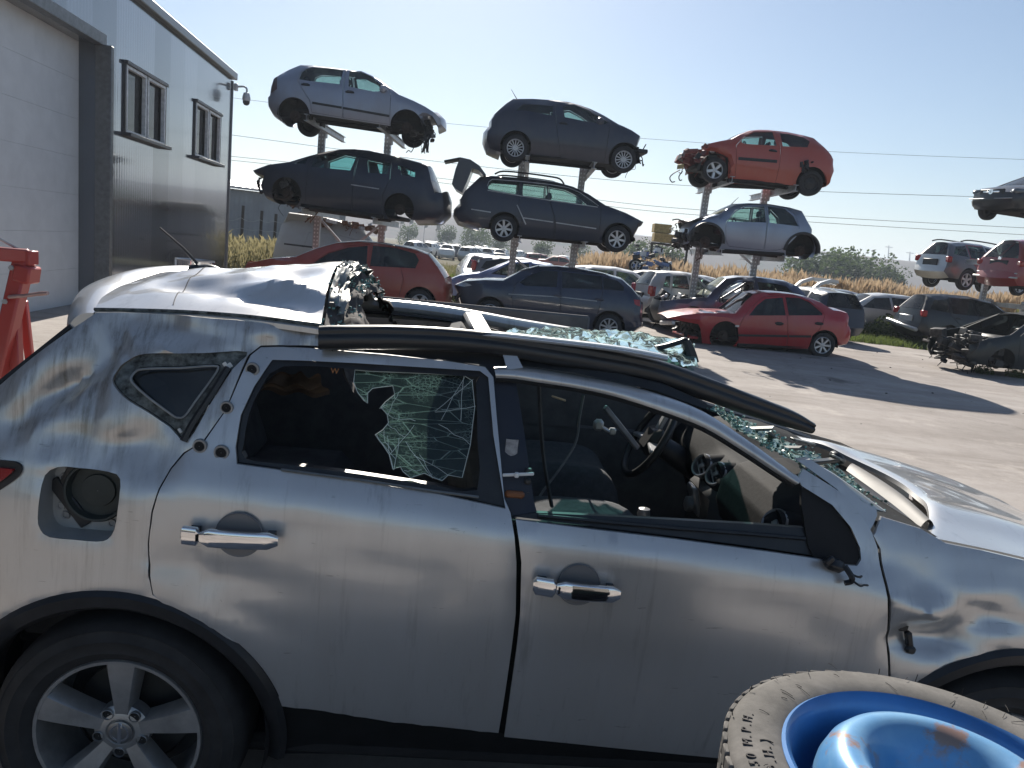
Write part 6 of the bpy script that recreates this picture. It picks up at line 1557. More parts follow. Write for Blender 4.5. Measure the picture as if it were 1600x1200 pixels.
def bump_fn(x0, s):
    def fn(u, v):
        y = -.80 + 1.6 * u; z = .32 + .42 * v; return Vector((x0 + s * (.12 * (1 - (y / .82) ** 2) + .05 * math.sin(math.pi * v)), y, z))
    return fn
mb.grid(bump_fn(-.80, -1), 16, 6); mb.build('rear_bumper', HP, hero)
mb = MB(); mb.grid(bump_fn(3.2, 1), 16, 6); mb.build('front_bumper', TRIMB, hero)
mb = MB(); mb.box((1.27, 0, .27), (2.0, 1.5, .06), None, .02); mb.box((1.27, 0, .42), (2.6, .3, .12), None, .04); mb.box((-.45, 0, .5), (.7, 1.2, .08), None, .02); mb.box((2.6, 0, .5), (.9, 1.0, .3), None, .05); mb.build('floor_pan', INNER, hero)
# ---- wheels: five broad flat spokes
def hero_wheel(xc, sg, rot):
    mb = MB(); r = .345; w = .215
    prof = [(.222, -.09), (.232, -.100), (.25, -.112), (.256, -.1155), (.262, -.113), (.285, -.118), (.291, -.1205), (.297, -.1165), (.315, -.110), (.319, -.1115), (.323, -.1065), (.333, -.096), (.341, -.075), (.345, -.03), (.345, .03), (.341, .075), (.333, .096), (.25, .112), (.222, .09)]
    mb.lathe([(a, -sg * b) for a, b in prof], 64)
    t = mb.build('wheel', RUBBER, hero); t.location = (xc, sg * .745, .345); t.rotation_euler = (0, rot, 0)
    mb = MB(); o = sg * .1; R = .229
    mb.lathe([(.215, -o * .9), (.222, -o * .9), (R - .004, o * .6), (R, o * .98), (R - .003, o * 1.04), (R - .012, o * 1.03), (R - .016, o * .9), (R - .022, -o * .2), (R - .03, -o * .8)], 64)
    mb.lathe([(.078, o * .35), (.076, o * .72), (.066, o * .80), (.040, o * .84), (.036, o * .80), (.001, o * .80)], 40)
    for k in range(5):
        th = 2 * math.pi * k / 5; c, s = math.cos(th), math.sin(th)
        N = 9; V = []; F = []
        for i in range(N):
            t_ = i / (N - 1); rr = .045 + (R - .010 - .045) * t_; ww = .019 + .024 * t_ ** 1.2; h = o * (.80 + .22 * math.sin(t_ * 1.5))
            hb = o * (.30 + .2 * t_)
            for (q, hh) in ((-ww * 1.25, hb), (-ww * 1.0, h * .93), (-ww * .86, h), (-ww * .2, h * 1.0), (ww * .2, h * 1.0), (ww * .86, h), (ww * 1.0, h * .93), (ww * 1.25, hb)):
                V.append((c * rr - s * q, hh, s * rr + c * q))
        for i in range(N - 1):
            for j in range(7): a = i * 8 + j; F.append((a, a + 1, a + 9, a + 8))
        mb.add(V, F)
    rim = mb.build('rim', plain('dusty alloy', (.40, .40, .395), .42, .7, var=.22, scale=16), t, sharp=35)
    for k in range(5):
        mb = MB(); th = 2 * math.pi * (k + .5) / 5; mb.lathe([(.0155, o * .77), (.0155, o * .86), (.0145, o * .87), (.013, o * .78)], 16, c=(.062 * math.cos(th), 0, .062 * math.sin(th)), mi=0)
        mb.lathe([(.0135, o * .815), (.001, o * .815)], 14, c=(.062 * math.cos(th), 0, .062 * math.sin(th)), mi=1)
        mb.build('lug_hole', [plain('dusty alloy', (.4, .4, .4)), INNER], rim)
    mb = MB(); mb.lathe([(.034, o * .81), (.034, o * .87), (.030, o * .89), (.001, o * .885)], 32); cap = mb.build('hub_cap', plain('cap grey', (.25, .25, .25), .35, .7), rim)
    mb = MB(); mb.lathe([(.0255, o * .885), (.0255, o * .905), (.021, o * .905), (.021, o * .885)], 32); mb.box((0, o * .897, 0), (.062, .003, .010), None, .001); mb.build('emblem', CHROME, cap)
    mb = MB(); mb.lathe([(.16, -o * .1), (.16, -o * .2), (.05, -o * .1), (.001, -o * .1)], 32); mb.lathe([(.212, -o * .6), (.001, -o * .6)], 24); mb.build('brake_disc', plain('dark disc', (.035, .035, .034), .6, .3), t)
hero_wheel(0, -1, rad(-88)); hero_wheel(0, 1, .4); hero_wheel(XF, -1, .2); hero_wheel(XF, 1, .9)
# ---- crushed rear roof, spoiler, rear window remains
def loft(rails, fn=None, nu=40, nv=24, k=10):
    R_ = [np.array(curve(r, k)) for r in rails]
    def sample(r, u):
        t = u * (len(r) - 1); i = min(int(t), len(r) - 2); f = t - i; return r[i] * (1 - f) + r[i + 1] * f
    def g(u, v):
        pts = [sample(r, u) for r in R_]; m = len(pts) - 1
        # Lagrange through the rails
        ts = [i / m for i in range(m + 1)]; p = np.zeros(3)
        for i in range(m + 1):
            w_ = 1.0
            for j in range(m + 1):
                if j != i: w_ *= (v - ts[j]) / (ts[i] - ts[j])
            p += pts[i] * w_
        p = Vector(p)
        return fn(p, u, v) if fn else p
    return g
def thick(mb, g, nu, nv, th, down=Vector((0, 0, -1))):
    mb.grid(g, nu, nv); mb.grid(lambda u, v: g(u, v) + down * th, nu, nv)
    for (fx, al) in ((lambda t, s: (t, 0.0), nu), (lambda t, s: (t, 1.0), nu), (lambda t, s: (0.0, t), nv), (lambda t, s: (1.0, t), nv)):
        mb.grid(lambda u, v, fx=fx: g(*fx(u, 0)) + down * (th * v), al, 1)
nearr = [hp3(148, 487, -.60), hp3(215, 489, -.62), hp3(290, 492, -.63), hp3(370, 498, -.635), hp3(430, 505, -.635), hp3(500, 515, -.63)]
crown = [hp3(225, 440, -.06), hp3(265, 427, 0), hp3(320, 421, .02), hp3(390, 419, .05), hp3(460, 413, .05), hp3(540, 408, .08)]
farr = [(p[0] + .02, .62, z) for p, z in zip(nearr, (1.45, 1.47, 1.48, 1.49, 1.49, 1.48))]
RD = []
for (px, py, yl, rx, ry, amp, an) in ((300, 470, -.35, .10, .07, .020, 0), (350, 458, -.25, .12, .04, -.014, .3), (410, 480, -.45, .15, .055, .058, -.35), (455, 462, -.40, .14, .03, -.034, -.3), (365, 472, -.45, .04, .05, -.020, .6), (480, 495, -.55, .08, .05, .022, 0), (380, 490, -.55, .10, .05, -.012, .2), (460, 445, -.2, .12, .06, .020, 0), (330, 440, -.1, .12, .05, -.010, .4), (500, 440, -.2, .06, .08, -.016, 0), (270, 455, -.25, .04, .12, .006, .8), (420, 440, -.15, .1, .1, -.012, .5)):
    q = hp(px, py, yl); RD.append((q.x, q.y, rx, ry, amp, an))
def roof_d(p, u, v):
    o = 0
    for (cx, cy, rx, ry, am, an) in RD:
        c, s = math.cos(an), math.sin(an); dx, dy = p.x - cx, p.y - cy
        o -= am * math.exp(-((dx * c + dy * s) / rx) ** 2 - ((-dx * s + dy * c) / ry) ** 2)
    e = min(1, 6 * v, 6 * (1 - v), 8 * u)
    o += e * (.010 * noise.noise(Vector((p.x * 5, p.y * 4, 1))) + .005 * noise.noise(Vector((p.x * 13, p.y * 10, 4))))
    return p + Vector((0, 0, o * max(0, e)))
RG = loft([nearr, crown, farr], roof_d)
mb = MB(); thick(mb, RG, 70, 60, .014); roof = mb.build('rear_roof', HP, hero, sharp=45)
mb = MB(); mb.tube([RG(u / 30, .012) + Vector((0, -.004, .003)) for u in range(31)], .005, 5); mb.build('roof_joint', GASK, roof)
seamp = [hp(172, 472, -.5), hp(225, 468, -.45), hp(260, 447, -.25), hp(318, 428, 0)]
mb = MB()
pts = []
for k in range(30):
    v = .05 + .5 * k / 29; p = RG(.36 + .10 * math.sin(k / 29 * 1.6), v); pts.append(p + Vector((0, 0, .001)))
mb.tube(pts, .0014, 5); mb.build('roof_crease', plain('roof crease blue grey', (.05, .055, .07), .8), roof)  # thin dark blue-grey line laid along the crease
# spoiler at the top of the tailgate
tr = [hp3(104, 520, -.60), hp3(107, 490, -.52), hp3(122, 458, -.36), hp3(150, 440, -.18), hp3(200, 425, .02), hp3(260, 420, .22), hp3(320, 423, .42)]
sm = [hp3(146, 489, -.598), hp3(165, 472, -.50), hp3(192, 452, -.33), hp3(225, 438, -.10), hp3(262, 428, .06), hp3(300, 424, .26), hp3(340, 424, .45)]
md = [tuple((Vector(a) + Vector(b)) / 2 + Vector((-.01, 0, .016))) for a, b in zip(tr, sm)]
mb = MB(); thick(mb, loft([tr, md, sm]), 40, 14, .03); mb.build('tail_spoiler', HP, hero, sharp=60)
# tailgate and rear window
tg0 = [(-.20, y, 1.43 - .02 * abs(y)) for y in (-.60, -.3, 0, .3, .60)]
w1 = hp(0, 602, -.60); w2 = hp(-110, 692, -.64)
mb = MB()
def tgf(u, v):
    a = hp(118, 512, -.58); x = a.x + (w2.x - a.x) * v; z = a.z + (w2.z - a.z) * v; y = (-.585 - .05 * v) * (1 - 2 * u)
    return Vector((x - .10 * (1 - (1 - 2 * u) ** 2) * (1 - .3 * v), y, z + .012 * (1 - (1 - 2 * u) ** 2)))
mb.grid(tgf, 20, 12); mb.grid(lambda u, v: tgf(u, v) + Vector((.02, 0, -.02)), 20, 12); mb.build('rear_window', GLASSD, hero)
mb = MB()
for off, m_, r_, nm in ((Vector((0, -.012, .004)), TRIMB, .012, 'window_seal'), (Vector((.022, -.018, -.004)), plain('shattered glass edge', (.20, .30, .28), .4, var=.7, scale=70), .010, 'glass_edge')):
    mb = MB(); rn = random.Random(5); pts = [tgf(0, k / 26) + off for k in range(27)]
    mb.tube(pts, [r_ * (1 + (.5 * rn.random() if nm == 'glass_edge' else 0)) for _ in pts], 6); mb.build(nm, m_, hero)
mb = MB(); mb.grid(lambda u, v: Vector((-.82 - .06 * math.sin(math.pi * v) - .10 * (1 - (2 * u - 1) ** 2), -.70 + 1.4 * u, .72 + .36 * v)), 14, 8); mb.build('tailgate', HP, hero)
# torn edge of the cut roof
FOIL = plain('torn foil and padding', (.16, .17, .165), .5, .4, var=.9, scale=22)
DKT = plain('torn dark lining', (.05, .045, .045), .9, var=.7, scale=25)
TEAL = plain('teal glass crumbs', (.16, .32, .29), .25, var=.7, scale=60, coat=.5)
rn = random.Random(17)
def torn(seed, du, dz, amp):
    def g(u, v):
        p = RG(1.0, u); n1 = noise.noise(Vector((u * 9, v * 3, seed))); n2 = noise.noise(Vector((u * 26, v * 9, seed + 2)))
        return p + Vector((du * v + amp * (n1 + .6 * n2) * v + .01, amp * .5 * n2, -dz * v + .6 * amp * n2 - .004 + .03 * math.sin(v * 3) * n1))
    return g
mb = MB(); mb.grid(torn(3, .09, .10, .030), 90, 10); mb.build('torn_lining', DKT, roof)
mb = MB(); mb.grid(lambda u, v: torn(8, .05, .03, .030)(.10 + .8 * u, v) + Vector((0, 0, .006)), 80, 8); mb.build('torn_foil', FOIL, roof)
mb = MB(); mb.grid(lambda u, v: torn(14, .10, .16, .02)(u * .35, v) + Vector((.01, -.01, -.02)), 40, 8); mb.build('torn_pillar_lining', DKT, roof)
mb = MB()
for k in range(300):
    u = rn.random(); v = rn.random(); p = torn(3, .09, .09, .03)(u, v) + Vector((rn.uniform(-.02, .01), rn.uniform(-.01, .01), rn.uniform(0, .02))); s = rn.uniform(.002, .006)
    mb.box(p, (s * 1.6, s, s), Matrix.Rotation(rn.uniform(0, 3), 3, 'Z') @ Matrix.Rotation(rn.uniform(0, 3), 3, 'X'))
o = mb.build('glass_crumbs', TEAL, roof); o['kind'] = 'stuff'
mb = MB()
for a in (.1, .32, .55): mb.bar(RG(1, a) + Vector((.02, 0, -.02)), RG(1, min(1, a + .2)) + Vector((.03, .0, -.10)), .02, .05, .004)
mb.build('roof_rib', ENGINE, roof)
# roof aerial, wheel covers lying on the roof
q = hp(322, 424, -.02); base = Vector((q.x, q.y, q.z - .012)); mb = MB()
mb.grid(lambda u, v: base + Vector(((u - .45) * .15, (v - .5) * .07 * math.sin(math.pi * min(1, u + .05)) ** .5, .038 * math.sin(math.pi * v) ** .6 * (math.sin(math.pi * (1 - u)) ** .7 if u > .3 else math.sin(math.pi * .7) ** .7 * min(1, u / .08)))), 14, 10)
ab = mb.build('aerial_base', TRIMB, hero); a2 = hp(250, 356, -.02); mb = MB(); mb.tube([base + Vector((-.03, 0, .035)), base.lerp(a2, .5) + Vector((0, 0, .012)), a2], [.006, .0045, .003], 8); mb.build('aerial_rod', TRIMB, ab)
# ---- rails around the cut roof
def ribbon_tube(pts, hh, ww, name, mat, n=14, parent=hero, seed=0, rough=0.0):
    mb = MB(); P_ = curve(pts, 5); H_ = curve([(h,) for h in hh], 5); V = []; F = []
    for i, p in enumerate(P_):
        p = Vector(p); t = (Vector(P_[min(i + 1, len(P_) - 1)]) - Vector(P_[max(i - 1, 0)])).normalized()
        a = t.cross(Vector((0, 1, 0))).normalized(); a = a if a.z > 0 else -a; h = H_[i][0]
        for k in range(n):
            th = 2 * math.pi * k / n; c, s = math.cos(th), math.sin(th)
            s2 = math.copysign(abs(s) ** .8, s); gr = 1 - .30 * max(0, math.cos(3 * (th - 2.75))) ** 4
            V.append(p + Vector((0, 1, 0)) * (c * ww * gr) + a * (s2 * h * gr * (1 + rough * noise.noise(Vector((i * .3, k, seed))))))
    for i in range(len(P_) - 1):
        for k in range(n): F.append((i * n + k, i * n + (k + 1) % n, (i + 1) * n + (k + 1) % n, (i + 1) * n + k))
    F.append(tuple(range(n))); F.append(tuple(range((len(P_) - 1) * n, len(P_) * n))); mb.add(V, F); return mb.build(name, mat, parent, sharp=50)
RUBB = plain('black weatherstrip', (.02, .021, .023), .38, var=.4, scale=22, coat=.15, stretch=(.3, 1, 3))
RY = -.655
rc = [(500, 528), (560, 527), (640, 528), (720, 532), (790, 540), (860, 551), (940, 564), (1020, 580), (1100, 607), (1180, 636), (1235, 655), (1268, 669)]
rh = [.034, .035, .035, .034, .033, .035, .037, .038, .036, .033, .028, .018]
ribbon_tube([hp3(x, y, RY + .0002 * (x - 500)) for x, y in rc], rh, .028, 'roof_rail_strip', RUBB, 40, rough=.05)
ribbon_tube([hp3(x, y, RY + .06) for x, y in [(505, 514), (560, 514), (660, 518), (760, 522), (850, 531), (950, 543), (1000, 551), (1040, 559)]], [.010] * 8, .03, 'roof_flange', HP)
flank_part('cant_rail', HS([(497, 541), (600, 540), (700, 545), (765, 552), (790, 560), (860, 566), (960, 584), (1040, 603), (1110, 634), (1105, 642), (1030, 614), (900, 585), (800, 572), (771, 588), (757, 573), (600, 553), (500, 545)]), [], TRIMB, step=.05, off=.03, dn=False, th=.03)
flank_part('rail_plate', HS([(783, 545), (803, 546), (817, 574), (792, 577)]), [], HP, step=.03, off=-.012, dn=False, th=.01)
ribbon_tube([hp3(x, y, .60) for x, y in [(560, 474), (620, 479), (690, 487), (750, 497), (810, 508), (900, 522)]], [.028, .03, .03, .03, .03, .028], .03, 'roof_rail', HP)
ribbon_tube([hp3(x, y, .56) for x, y in [(560, 486), (620, 491), (690, 499), (735, 508), (748, 518)]], [.008] * 5, .02, 'rail_trim', TRIMB)
mb = MB(); mb.bar(hp(738, 496, .58), hp(756, 530, .2), .09, .05, .012); mb.build('roof_brace', plain('grey brace', (.09, .095, .10), .5, .3), hero)
mb = MB(); mb.tube(curve([hp3(1000, 600, .60), hp3(1100, 637, .62), hp3(1200, 668, .68), hp3(1262, 690, .72)], 5), .03, 8); mb.build('far_pillar', TRIMB, hero)
# ---- smashed windscreen
def cracked(name, tint, s1, w1, s2, w2, lo, hi, hazef):
    m, nt, b = nodes(name); nt.nodes.remove(b); out = nt.nodes['Material Output']
    tc = nt.nodes.new('ShaderNodeTexCoord')
    def vor(scale, st, w_, rot):
        mp = nt.nodes.new('ShaderNodeMapping'); mp.inputs['Scale'].default_value = st; mp.inputs['Rotation'].default_value = (0, rot, 0)
        nt.links.new(tc.outputs['Object'], mp.inputs[0]); v = nt.nodes.new('ShaderNodeTexVoronoi'); v.feature = 'DISTANCE_TO_EDGE'; v.inputs['Scale'].default_value = scale
        nt.links.new(mp.outputs[0], v.inputs['Vector']); return ramp(nt, v.outputs['Distance'], [(0, (1, 1, 1)), (w_, (0, 0, 0))]).outputs[0]
    n = tex_noise(nt, 9, 4, .6); msk = ramp(nt, n.outputs[0], [(lo, (0, 0, 0)), (hi, (1, 1, 1))]).outputs[0]
    fine = mixc(nt, 1.0, vor(s2, (1, 1, 1.6), w2, .3), msk, 'MULTIPLY')
    cr = mixc(nt, 1.0, mixc(nt, 1.0, vor(s1, (.35, .8, 1.7), w1, rad(-32)), fine, 'ADD'), (hazef, hazef, hazef), 'ADD')
    tr = nt.nodes.new('ShaderNodeBsdfTransparent'); tr.inputs[0].default_value = (*tint, 1)
    gl = nt.nodes.new('ShaderNodeBsdfGlossy'); gl.inputs[1].default_value = .08; gl.inputs[0].default_value = (.8, .95, .9, 1)
    df = nt.nodes.new('ShaderNodeBsdfDiffuse'); df.inputs[0].default_value = (.42, .52, .48, 1)
    tl = nt.nodes.new('ShaderNodeBsdfTranslucent'); tl.inputs[0].default_value = (.28, .44, .39, 1)
    m0 = nt.nodes.new('ShaderNodeMixShader'); m0.inputs[0].default_value = .5; nt.links.new(df.outputs[0], m0.inputs[1]); nt.links.new(tl.outputs[0], m0.inputs[2])
    fr = nt.nodes.new('ShaderNodeFresnel'); fr.inputs[0].default_value = 1.5
    m1 = nt.nodes.new('ShaderNodeMixShader'); nt.links.new(fr.outputs[0], m1.inputs[0]); nt.links.new(tr.outputs[0], m1.inputs[1]); nt.links.new(gl.outputs[0], m1.inputs[2])
    m2 = nt.nodes.new('ShaderNodeMixShader'); nt.links.new(cr, m2.inputs[0]); nt.links.new(m1.outputs[0], m2.inputs[1]); nt.links.new(m0.outputs[0], m2.inputs[2])
    nt.links.new(m2.outputs[0], out.inputs[0]); return m
CRK = cracked('cracked windscreen glass', (.10, .26, .25), 12, .03, 60, .07, .46, .64, .03)
CRK2 = cracked('cracked side glass', (.34, .40, .38), 24, .018, 85, .06, .46, .62, .06)
def crump(seed, a):
    def f(p, u, v):
        return p + Vector((a * .5 * noise.noise(Vector((u * 12, v * 7, seed))), a * .5 * noise.noise(Vector((u * 9, v * 9, seed + 3))), a * noise.noise(Vector((u * 16, v * 6, seed + 7))) + .5 * a * noise.noise(Vector((u * 40, v * 14, seed + 9)))))
    return f
lo_ = [hp3(x, y, -.50) for x, y in [(790, 527), (850, 533), (930, 542), (1010, 554), (1090, 575)]]
hi_ = [hp3(x, y, .10) for x, y in [(788, 521), (850, 513), (930, 517), (1010, 523), (1085, 538)]]
bk_ = [hp3(x, y, .52) for x, y in [(850, 524), (900, 526), (960, 530), (1030, 538), (1085, 552)]]
mb = MB(); mb.grid(loft([lo_, hi_, bk_], crump(4, .017)), 80, 30); ws = mb.build('crumpled_windscreen', CRK, hero, sharp=25)
mb = MB(); mb.grid(loft([[hp3(x, y + 5, -.40) for x, y in [(880, 538), (940, 545), (1010, 556), (1085, 574)]], [hp3(x, y + 6, .0) for x, y in [(880, 520), (940, 522), (1010, 528), (1080, 540)]]], crump(9, .03)), 30, 8); mb.build('torn_headliner', plain('dirty white headliner', (.38, .38, .35), .9, var=.4, scale=14), ws)
mb = MB(); mb.tube(curve([hp3(x, y, -.3) for x, y in [(1000, 548), (1035, 542), (1060, 535), (1072, 532), (1082, 548), (1088, 566)]], 5), .010, 7); mb.tube(curve([hp3(x, y, -.3) for x, y in [(1070, 532), (1076, 548), (1080, 562)]], 5), .016, 7); mb.build('windscreen_trim', TRIMB, ws)
sh0 = [hp3(x, y, -.58) for x, y in [(1112, 640), (1160, 676), (1220, 710), (1290, 750), (1340, 785), (1398, 815)]]
sh1 = [hp3(x, y, -.25) for x, y in [(1118, 634), (1170, 660), (1230, 688), (1300, 725), (1350, 765), (1402, 806)]]
sh2 = [(p[0] + .10, .3, p[2] - .02) for p in sh1]; sh3 = [(p[0] - .0, .62, p[2] - .03) for p in sh1]
mb = MB(); mb.grid(loft([sh0, sh1], crump(12, .014)), 60, 10); mb.build('windscreen', CRK, hero, sharp=25)
mb = MB(); rn = random.Random(29)
for k in range(420):
    u = rn.random(); g_ = loft([sh0, sh1]); p = g_(u, rn.random() ** 1.5) + Vector((rn.uniform(-.02, .02), rn.uniform(-.02, .01), rn.uniform(0, .012))); s = rn.uniform(.002, .006)
    mb.box(p, (s * 2, s * 1.4, s), Matrix.Rotation(rn.uniform(0, 3), 3, 'Z') @ Matrix.Rotation(rn.uniform(0, 3), 3, 'X'))
o = mb.build('glass_crumbs', TEAL, hero); o['kind'] = 'stuff'
mb = MB(); rn = random.Random(31)
for (px, py, L1, an) in ((1255, 690, .10, .2), (1310, 716, .07, .4), (1180, 670, .12, -.3), (1205, 680, .08, .6), (1235, 700, .09, -.2), (1270, 728, .1, .1)):
    p = hp(px, py, -.42); mb.box(p, (L1, .03, .008), Matrix.Rotation(an, 3, 'Y') @ Matrix.Rotation(an * 2, 3, 'Z'), .002)
mb.build('torn_pillar_trim', FOIL, hero)
ribbon_tube([hp3(x, y, -.56) for x, y in [(1254, 726), (1290, 742), (1325, 766), (1355, 788), (1376, 803)]], [.018] * 5, .02, 'a_pillar', HP)
mb = MB(); a, b_ = hp(1258, 724, -.50), hp(1310, 718, -.35); mb.bar(a, b_, .03, .012, .003); mb.box(hp(1308, 715, -.35), (.05, .05, .03), Matrix.Rotation(.5, 3, 'Y'), .01); mb.build('wiper_arm', TRIMB, hero)
# ---- bonnet, cowl
def hood_x(y): return 2.575 - .58 * y * y
def hood_z(x, y):
    t = x - 2.4
    z = 1.080 - .12 * t - .10 * max(0, t) ** 2 - .075 * y * y
    z += .020 * math.exp(-((abs(y) - .42) / .12) ** 2) * smooth01((x - 2.35) / .2)        # the two raised ribs
    e = x - hood_x(y)
    z -= .02 * max(0, 1 - e / .04) ** 2 * .5
    return z + .004 * noise.noise(Vector((x * 4, y * 4, 2)))
def hood(u, v):
    y = -.715 + 1.43 * v; x0 = hood_x(y); x1 = 3.38 - .22 * (y / .7) ** 2; x = x0 + (x1 - x0) * u
    return Vector((x, y, hood_z(x, y)))
mb = MB(); thick(mb, hood, 44, 44, .018); mb.build('bonnet', HP, hero, sharp=50)
mb = MB()
def cowlf(u, v):
    y = -.70 + 1.40 * u; xa = 2.36 - .34 * y * y; xb = hood_x(y) + .10; x = xa + (xb - xa) * v
    return Vector((x, y, hood_z(hood_x(y), y) - .085 + .03 * math.sin(math.pi * v)))
mb.grid(cowlf, 30, 6); mb.build('cowl', TRIMB, hero)
cs0 = [hp3(x, y, yl) for x, y, yl in [(1322, 735, -.12), (1360, 762, -.30), (1400, 792, -.46), (1438, 824, -.62)]]
cs1 = [hp3(x, y, yl) for x, y, yl in [(1332, 724, -.08), (1372, 748, -.25), (1412, 776, -.42), (1452, 812, -.60)]]
cs2 = [tuple(Vector(p) + Vector((.03, .01, -.03))) for p in cs1]
mb = MB(); mb.grid(loft([cs0, cs1, cs2]), 24, 8); mb.build('cowl_panel', plain('warm silver panel', (.20, .19, .175), .6, .0, var=.12, scale=10), hero)
mb = MB(); mb.tube(curve([hp3(x, y, -.2) for x, y in [(1385, 790), (1400, 800), (1425, 822)]], 4), .01, 6); mb.build('drain_hose', BLACK, hero)
# ---- interior
def seat_t(x, y, z, w=.50, back=.60, lean=.26, mat=NAVY):
    s = empty('front_seat'); s.parent = hero; s.location = (x, y, z)
    mb = MB(); mb.grid(lambda u, v: Vector((-.05 + .55 * u, (v - .5) * w, .12 + .075 * (1 - (2 * u - 1) ** 4) + .05 * abs(2 * v - 1) ** 3 * (1 - abs(2 * u - 1) ** 4) - .16 * (abs(2 * v - 1) ** 10) - .10 * (abs(2 * u - 1) ** 10))), 20, 20); mb.box((.22, 0, .04), (.5, w * .9, .12), None, .04); mb.build('cushion', mat, s)
    R_ = Matrix.Rotation(-lean, 3, 'Y'); mb = MB(); mb.box(Vector((-.10, 0, .14)) + R_ @ Vector((0, 0, back / 2)), (.15, w * .92, back), R_, .055)
    for sg in (-1, 1): mb.box(Vector((-.06, sg * w * .42, .14)) + R_ @ Vector((0, 0, back * .45)), (.14, .08, back * .75), R_, .035)
    mb.build('backrest', plain('dark grey seat cloth', (.055, .058, .062), .95, var=.25, scale=40), s)
    return s
ss = seat_t(1.08, -.40, .72); ss2 = seat_t(1.08, .40, .72)
mb = MB(); mb.box((.17, 0, .72), (.5, 1.3, .16), None, .06); R_ = Matrix.Rotation(-.32, 3, 'Y')
for y in (-.42, .0, .42): mb.box(Vector((-.02, y, .76)) + R_ @ Vector((0, 0, .26)), (.15, .40, .54), R_, .06)
mb.build('rear_seat', plain('black seat cloth', (.10, .10, .105), .95), hero)
mb = MB()
b0 = hp(405, 612, -.30); b1 = hp(515, 620, -.30); t0 = hp(425, 588, -.30); t1 = hp(500, 584, -.30)
mb.grid(lambda u, v: (b0.lerp(b1, u)).lerp(t0.lerp(t1, u), v) + Vector((0, .05 * math.sin(5 * u) * v + .03 * math.sin(9 * v), .008 * math.sin(14 * u))), 16, 8); mb.build('torn_lining', IVORY, hero)
mb = MB(); mb.box((.45, .78, 1.22), (2.0, .03, .56), None, .01); mb.box((1.6, .80, 1.05), (.9, .03, .4), None, .01); mb.box((1.0, .79, .72), (3.0, .05, .5), None, .01); mb.build('far_side_blocker', plain('trim and blocker grey', (.10, .10, .105), .8), hero)  # far-side inner trim, plus boards added over its windows to keep the cabin dark
mb = MB(); mb.box((.9, -.74, .80), (2.4, .03, .44), None, .01); mb.build('door_card', INNER, hero)
mb = MB(); mb.box((-.25, 0, .98), (.06, 1.3, .7), Matrix.Rotation(-.2, 3, 'Y')); mb.build('boot_partition', INNER, hero)
# steering wheel, column, stalks
wc = Vector((1.70, .37, 1.03)); ax = Vector((-.88, 0, .46)).normalized(); e1 = Vector((0, 1, 0)); e2 = ax.cross(e1).normalized()
mb = MB(); mb.tube([wc + (e1 * math.cos(t) + e2 * math.sin(t)) * .18 for t in [2 * math.pi * k / 40 for k in range(40)]], .016, 10, closed=True); sw = mb.build('steering_wheel', plain('black leather', (.025, .025, .026), .4), hero)
mb = MB()
for an in (0.15, math.pi - .15, -math.pi / 2): mb.bar(wc + (e1 * math.cos(an) + e2 * math.sin(an)) * .05 - ax * .01, wc + (e1 * math.cos(an) + e2 * math.sin(an)) * .17, .045, .02, .006)
mb.build('spoke', plain('bright grey plastic', (.42, .42, .43), .3, .4), sw)
mb = MB(); Rm = Matrix((e1, e2, ax)).transposed(); mb.box(wc - ax * .015, (.15, .13, .06), Rm, .025); mb.build('airbag_cover', plain('black leather', (.025, .025, .026), .4), sw)
mb = MB(); mb.tube([wc - ax * .03, wc - ax * .32], [.045, .06], 12); mb.build('column', TRIMB, hero)
mb = MB(); a, b_ = hp(945, 636, .12), hp(996, 700, .22); mb.bar(a, b_, .02, .022, .004); mb.build('loose_bar', plain('grey bar', (.26, .27, .29), .45, .3), hero)
mb = MB(); p = hp(935, 664, .3); mb.box(p, (.045, .03, .05), None, .012); mb.tube([p, hp(955, 676, .3), hp(960, 672, .3)], .008, 6); mb.box(hp(957, 674, .3), (.03, .02, .03), None, .006); mb.build('seat_buckle', plain('chromed buckle', (.55, .56, .55), .3, .6), hero)
mb = MB(); mb.tube(curve([hp3(912, 618, .1), hp3(906, 650, .08), hp3(900, 690, .05), hp3(880, 725, -.05), hp3(848, 768, -.15), hp3(838, 785, -.2)], 5), .013, 7, flat=.35); mb.build('seat_belt', plain('grey belt', (.20, .20, .20), .8), hero)
mb = MB(); mb.tube(curve([hp3(842, 600, -.45), hp3(845, 660, -.45), hp3(850, 720, -.45), hp3(862, 790, -.45)], 5), .022, 7, flat=.3); mb.build('seat_belt', plain('dark belt', (.05, .052, .055), .8), hero)
mb = MB(); mb.bar(hp(862, 619, .5), hp(884, 626, .5), .012, .008, .002); mb.build('light_strip', plain('warm strip', (.7, .5, .3), .5), hero)
# dash: swept section with a big rounded glovebox on the near side, round vents in the middle
def dash(u, v):
    y = -.70 + 1.40 * u
    sec = [(2.34, 1.05), (2.20, 1.085), (2.05, 1.09), (1.95, 1.065), (1.90, 1.00), (1.90, .93), (1.95, .85), (2.0, .74)]
    k = v * (len(sec) - 1); i = min(int(k), len(sec) - 2); f = k - i
    x = sec[i][0] * (1 - f) + sec[i + 1][0] * f; z = sec[i][1] * (1 - f) + sec[i + 1][1] * f
    c = math.exp(-(y / .20) ** 4); x -= .05 * c * smooth01((v - .3) / .3)
    d_ = math.exp(-((y - .37) / .2) ** 4); z += .05 * d_ * (1 - smooth01((v - .35) / .4)); x -= .04 * d_ * smooth01((v - .3) / .3)
    return Vector((x, y, z))
mb = MB(); mb.grid(dash, 60, 40); dsh = mb.build('dashboard', plain('dark dash plastic', (.030, .031, .032), .7, var=.15, scale=60, bmp=.1, spec=.05), hero, sharp=0)
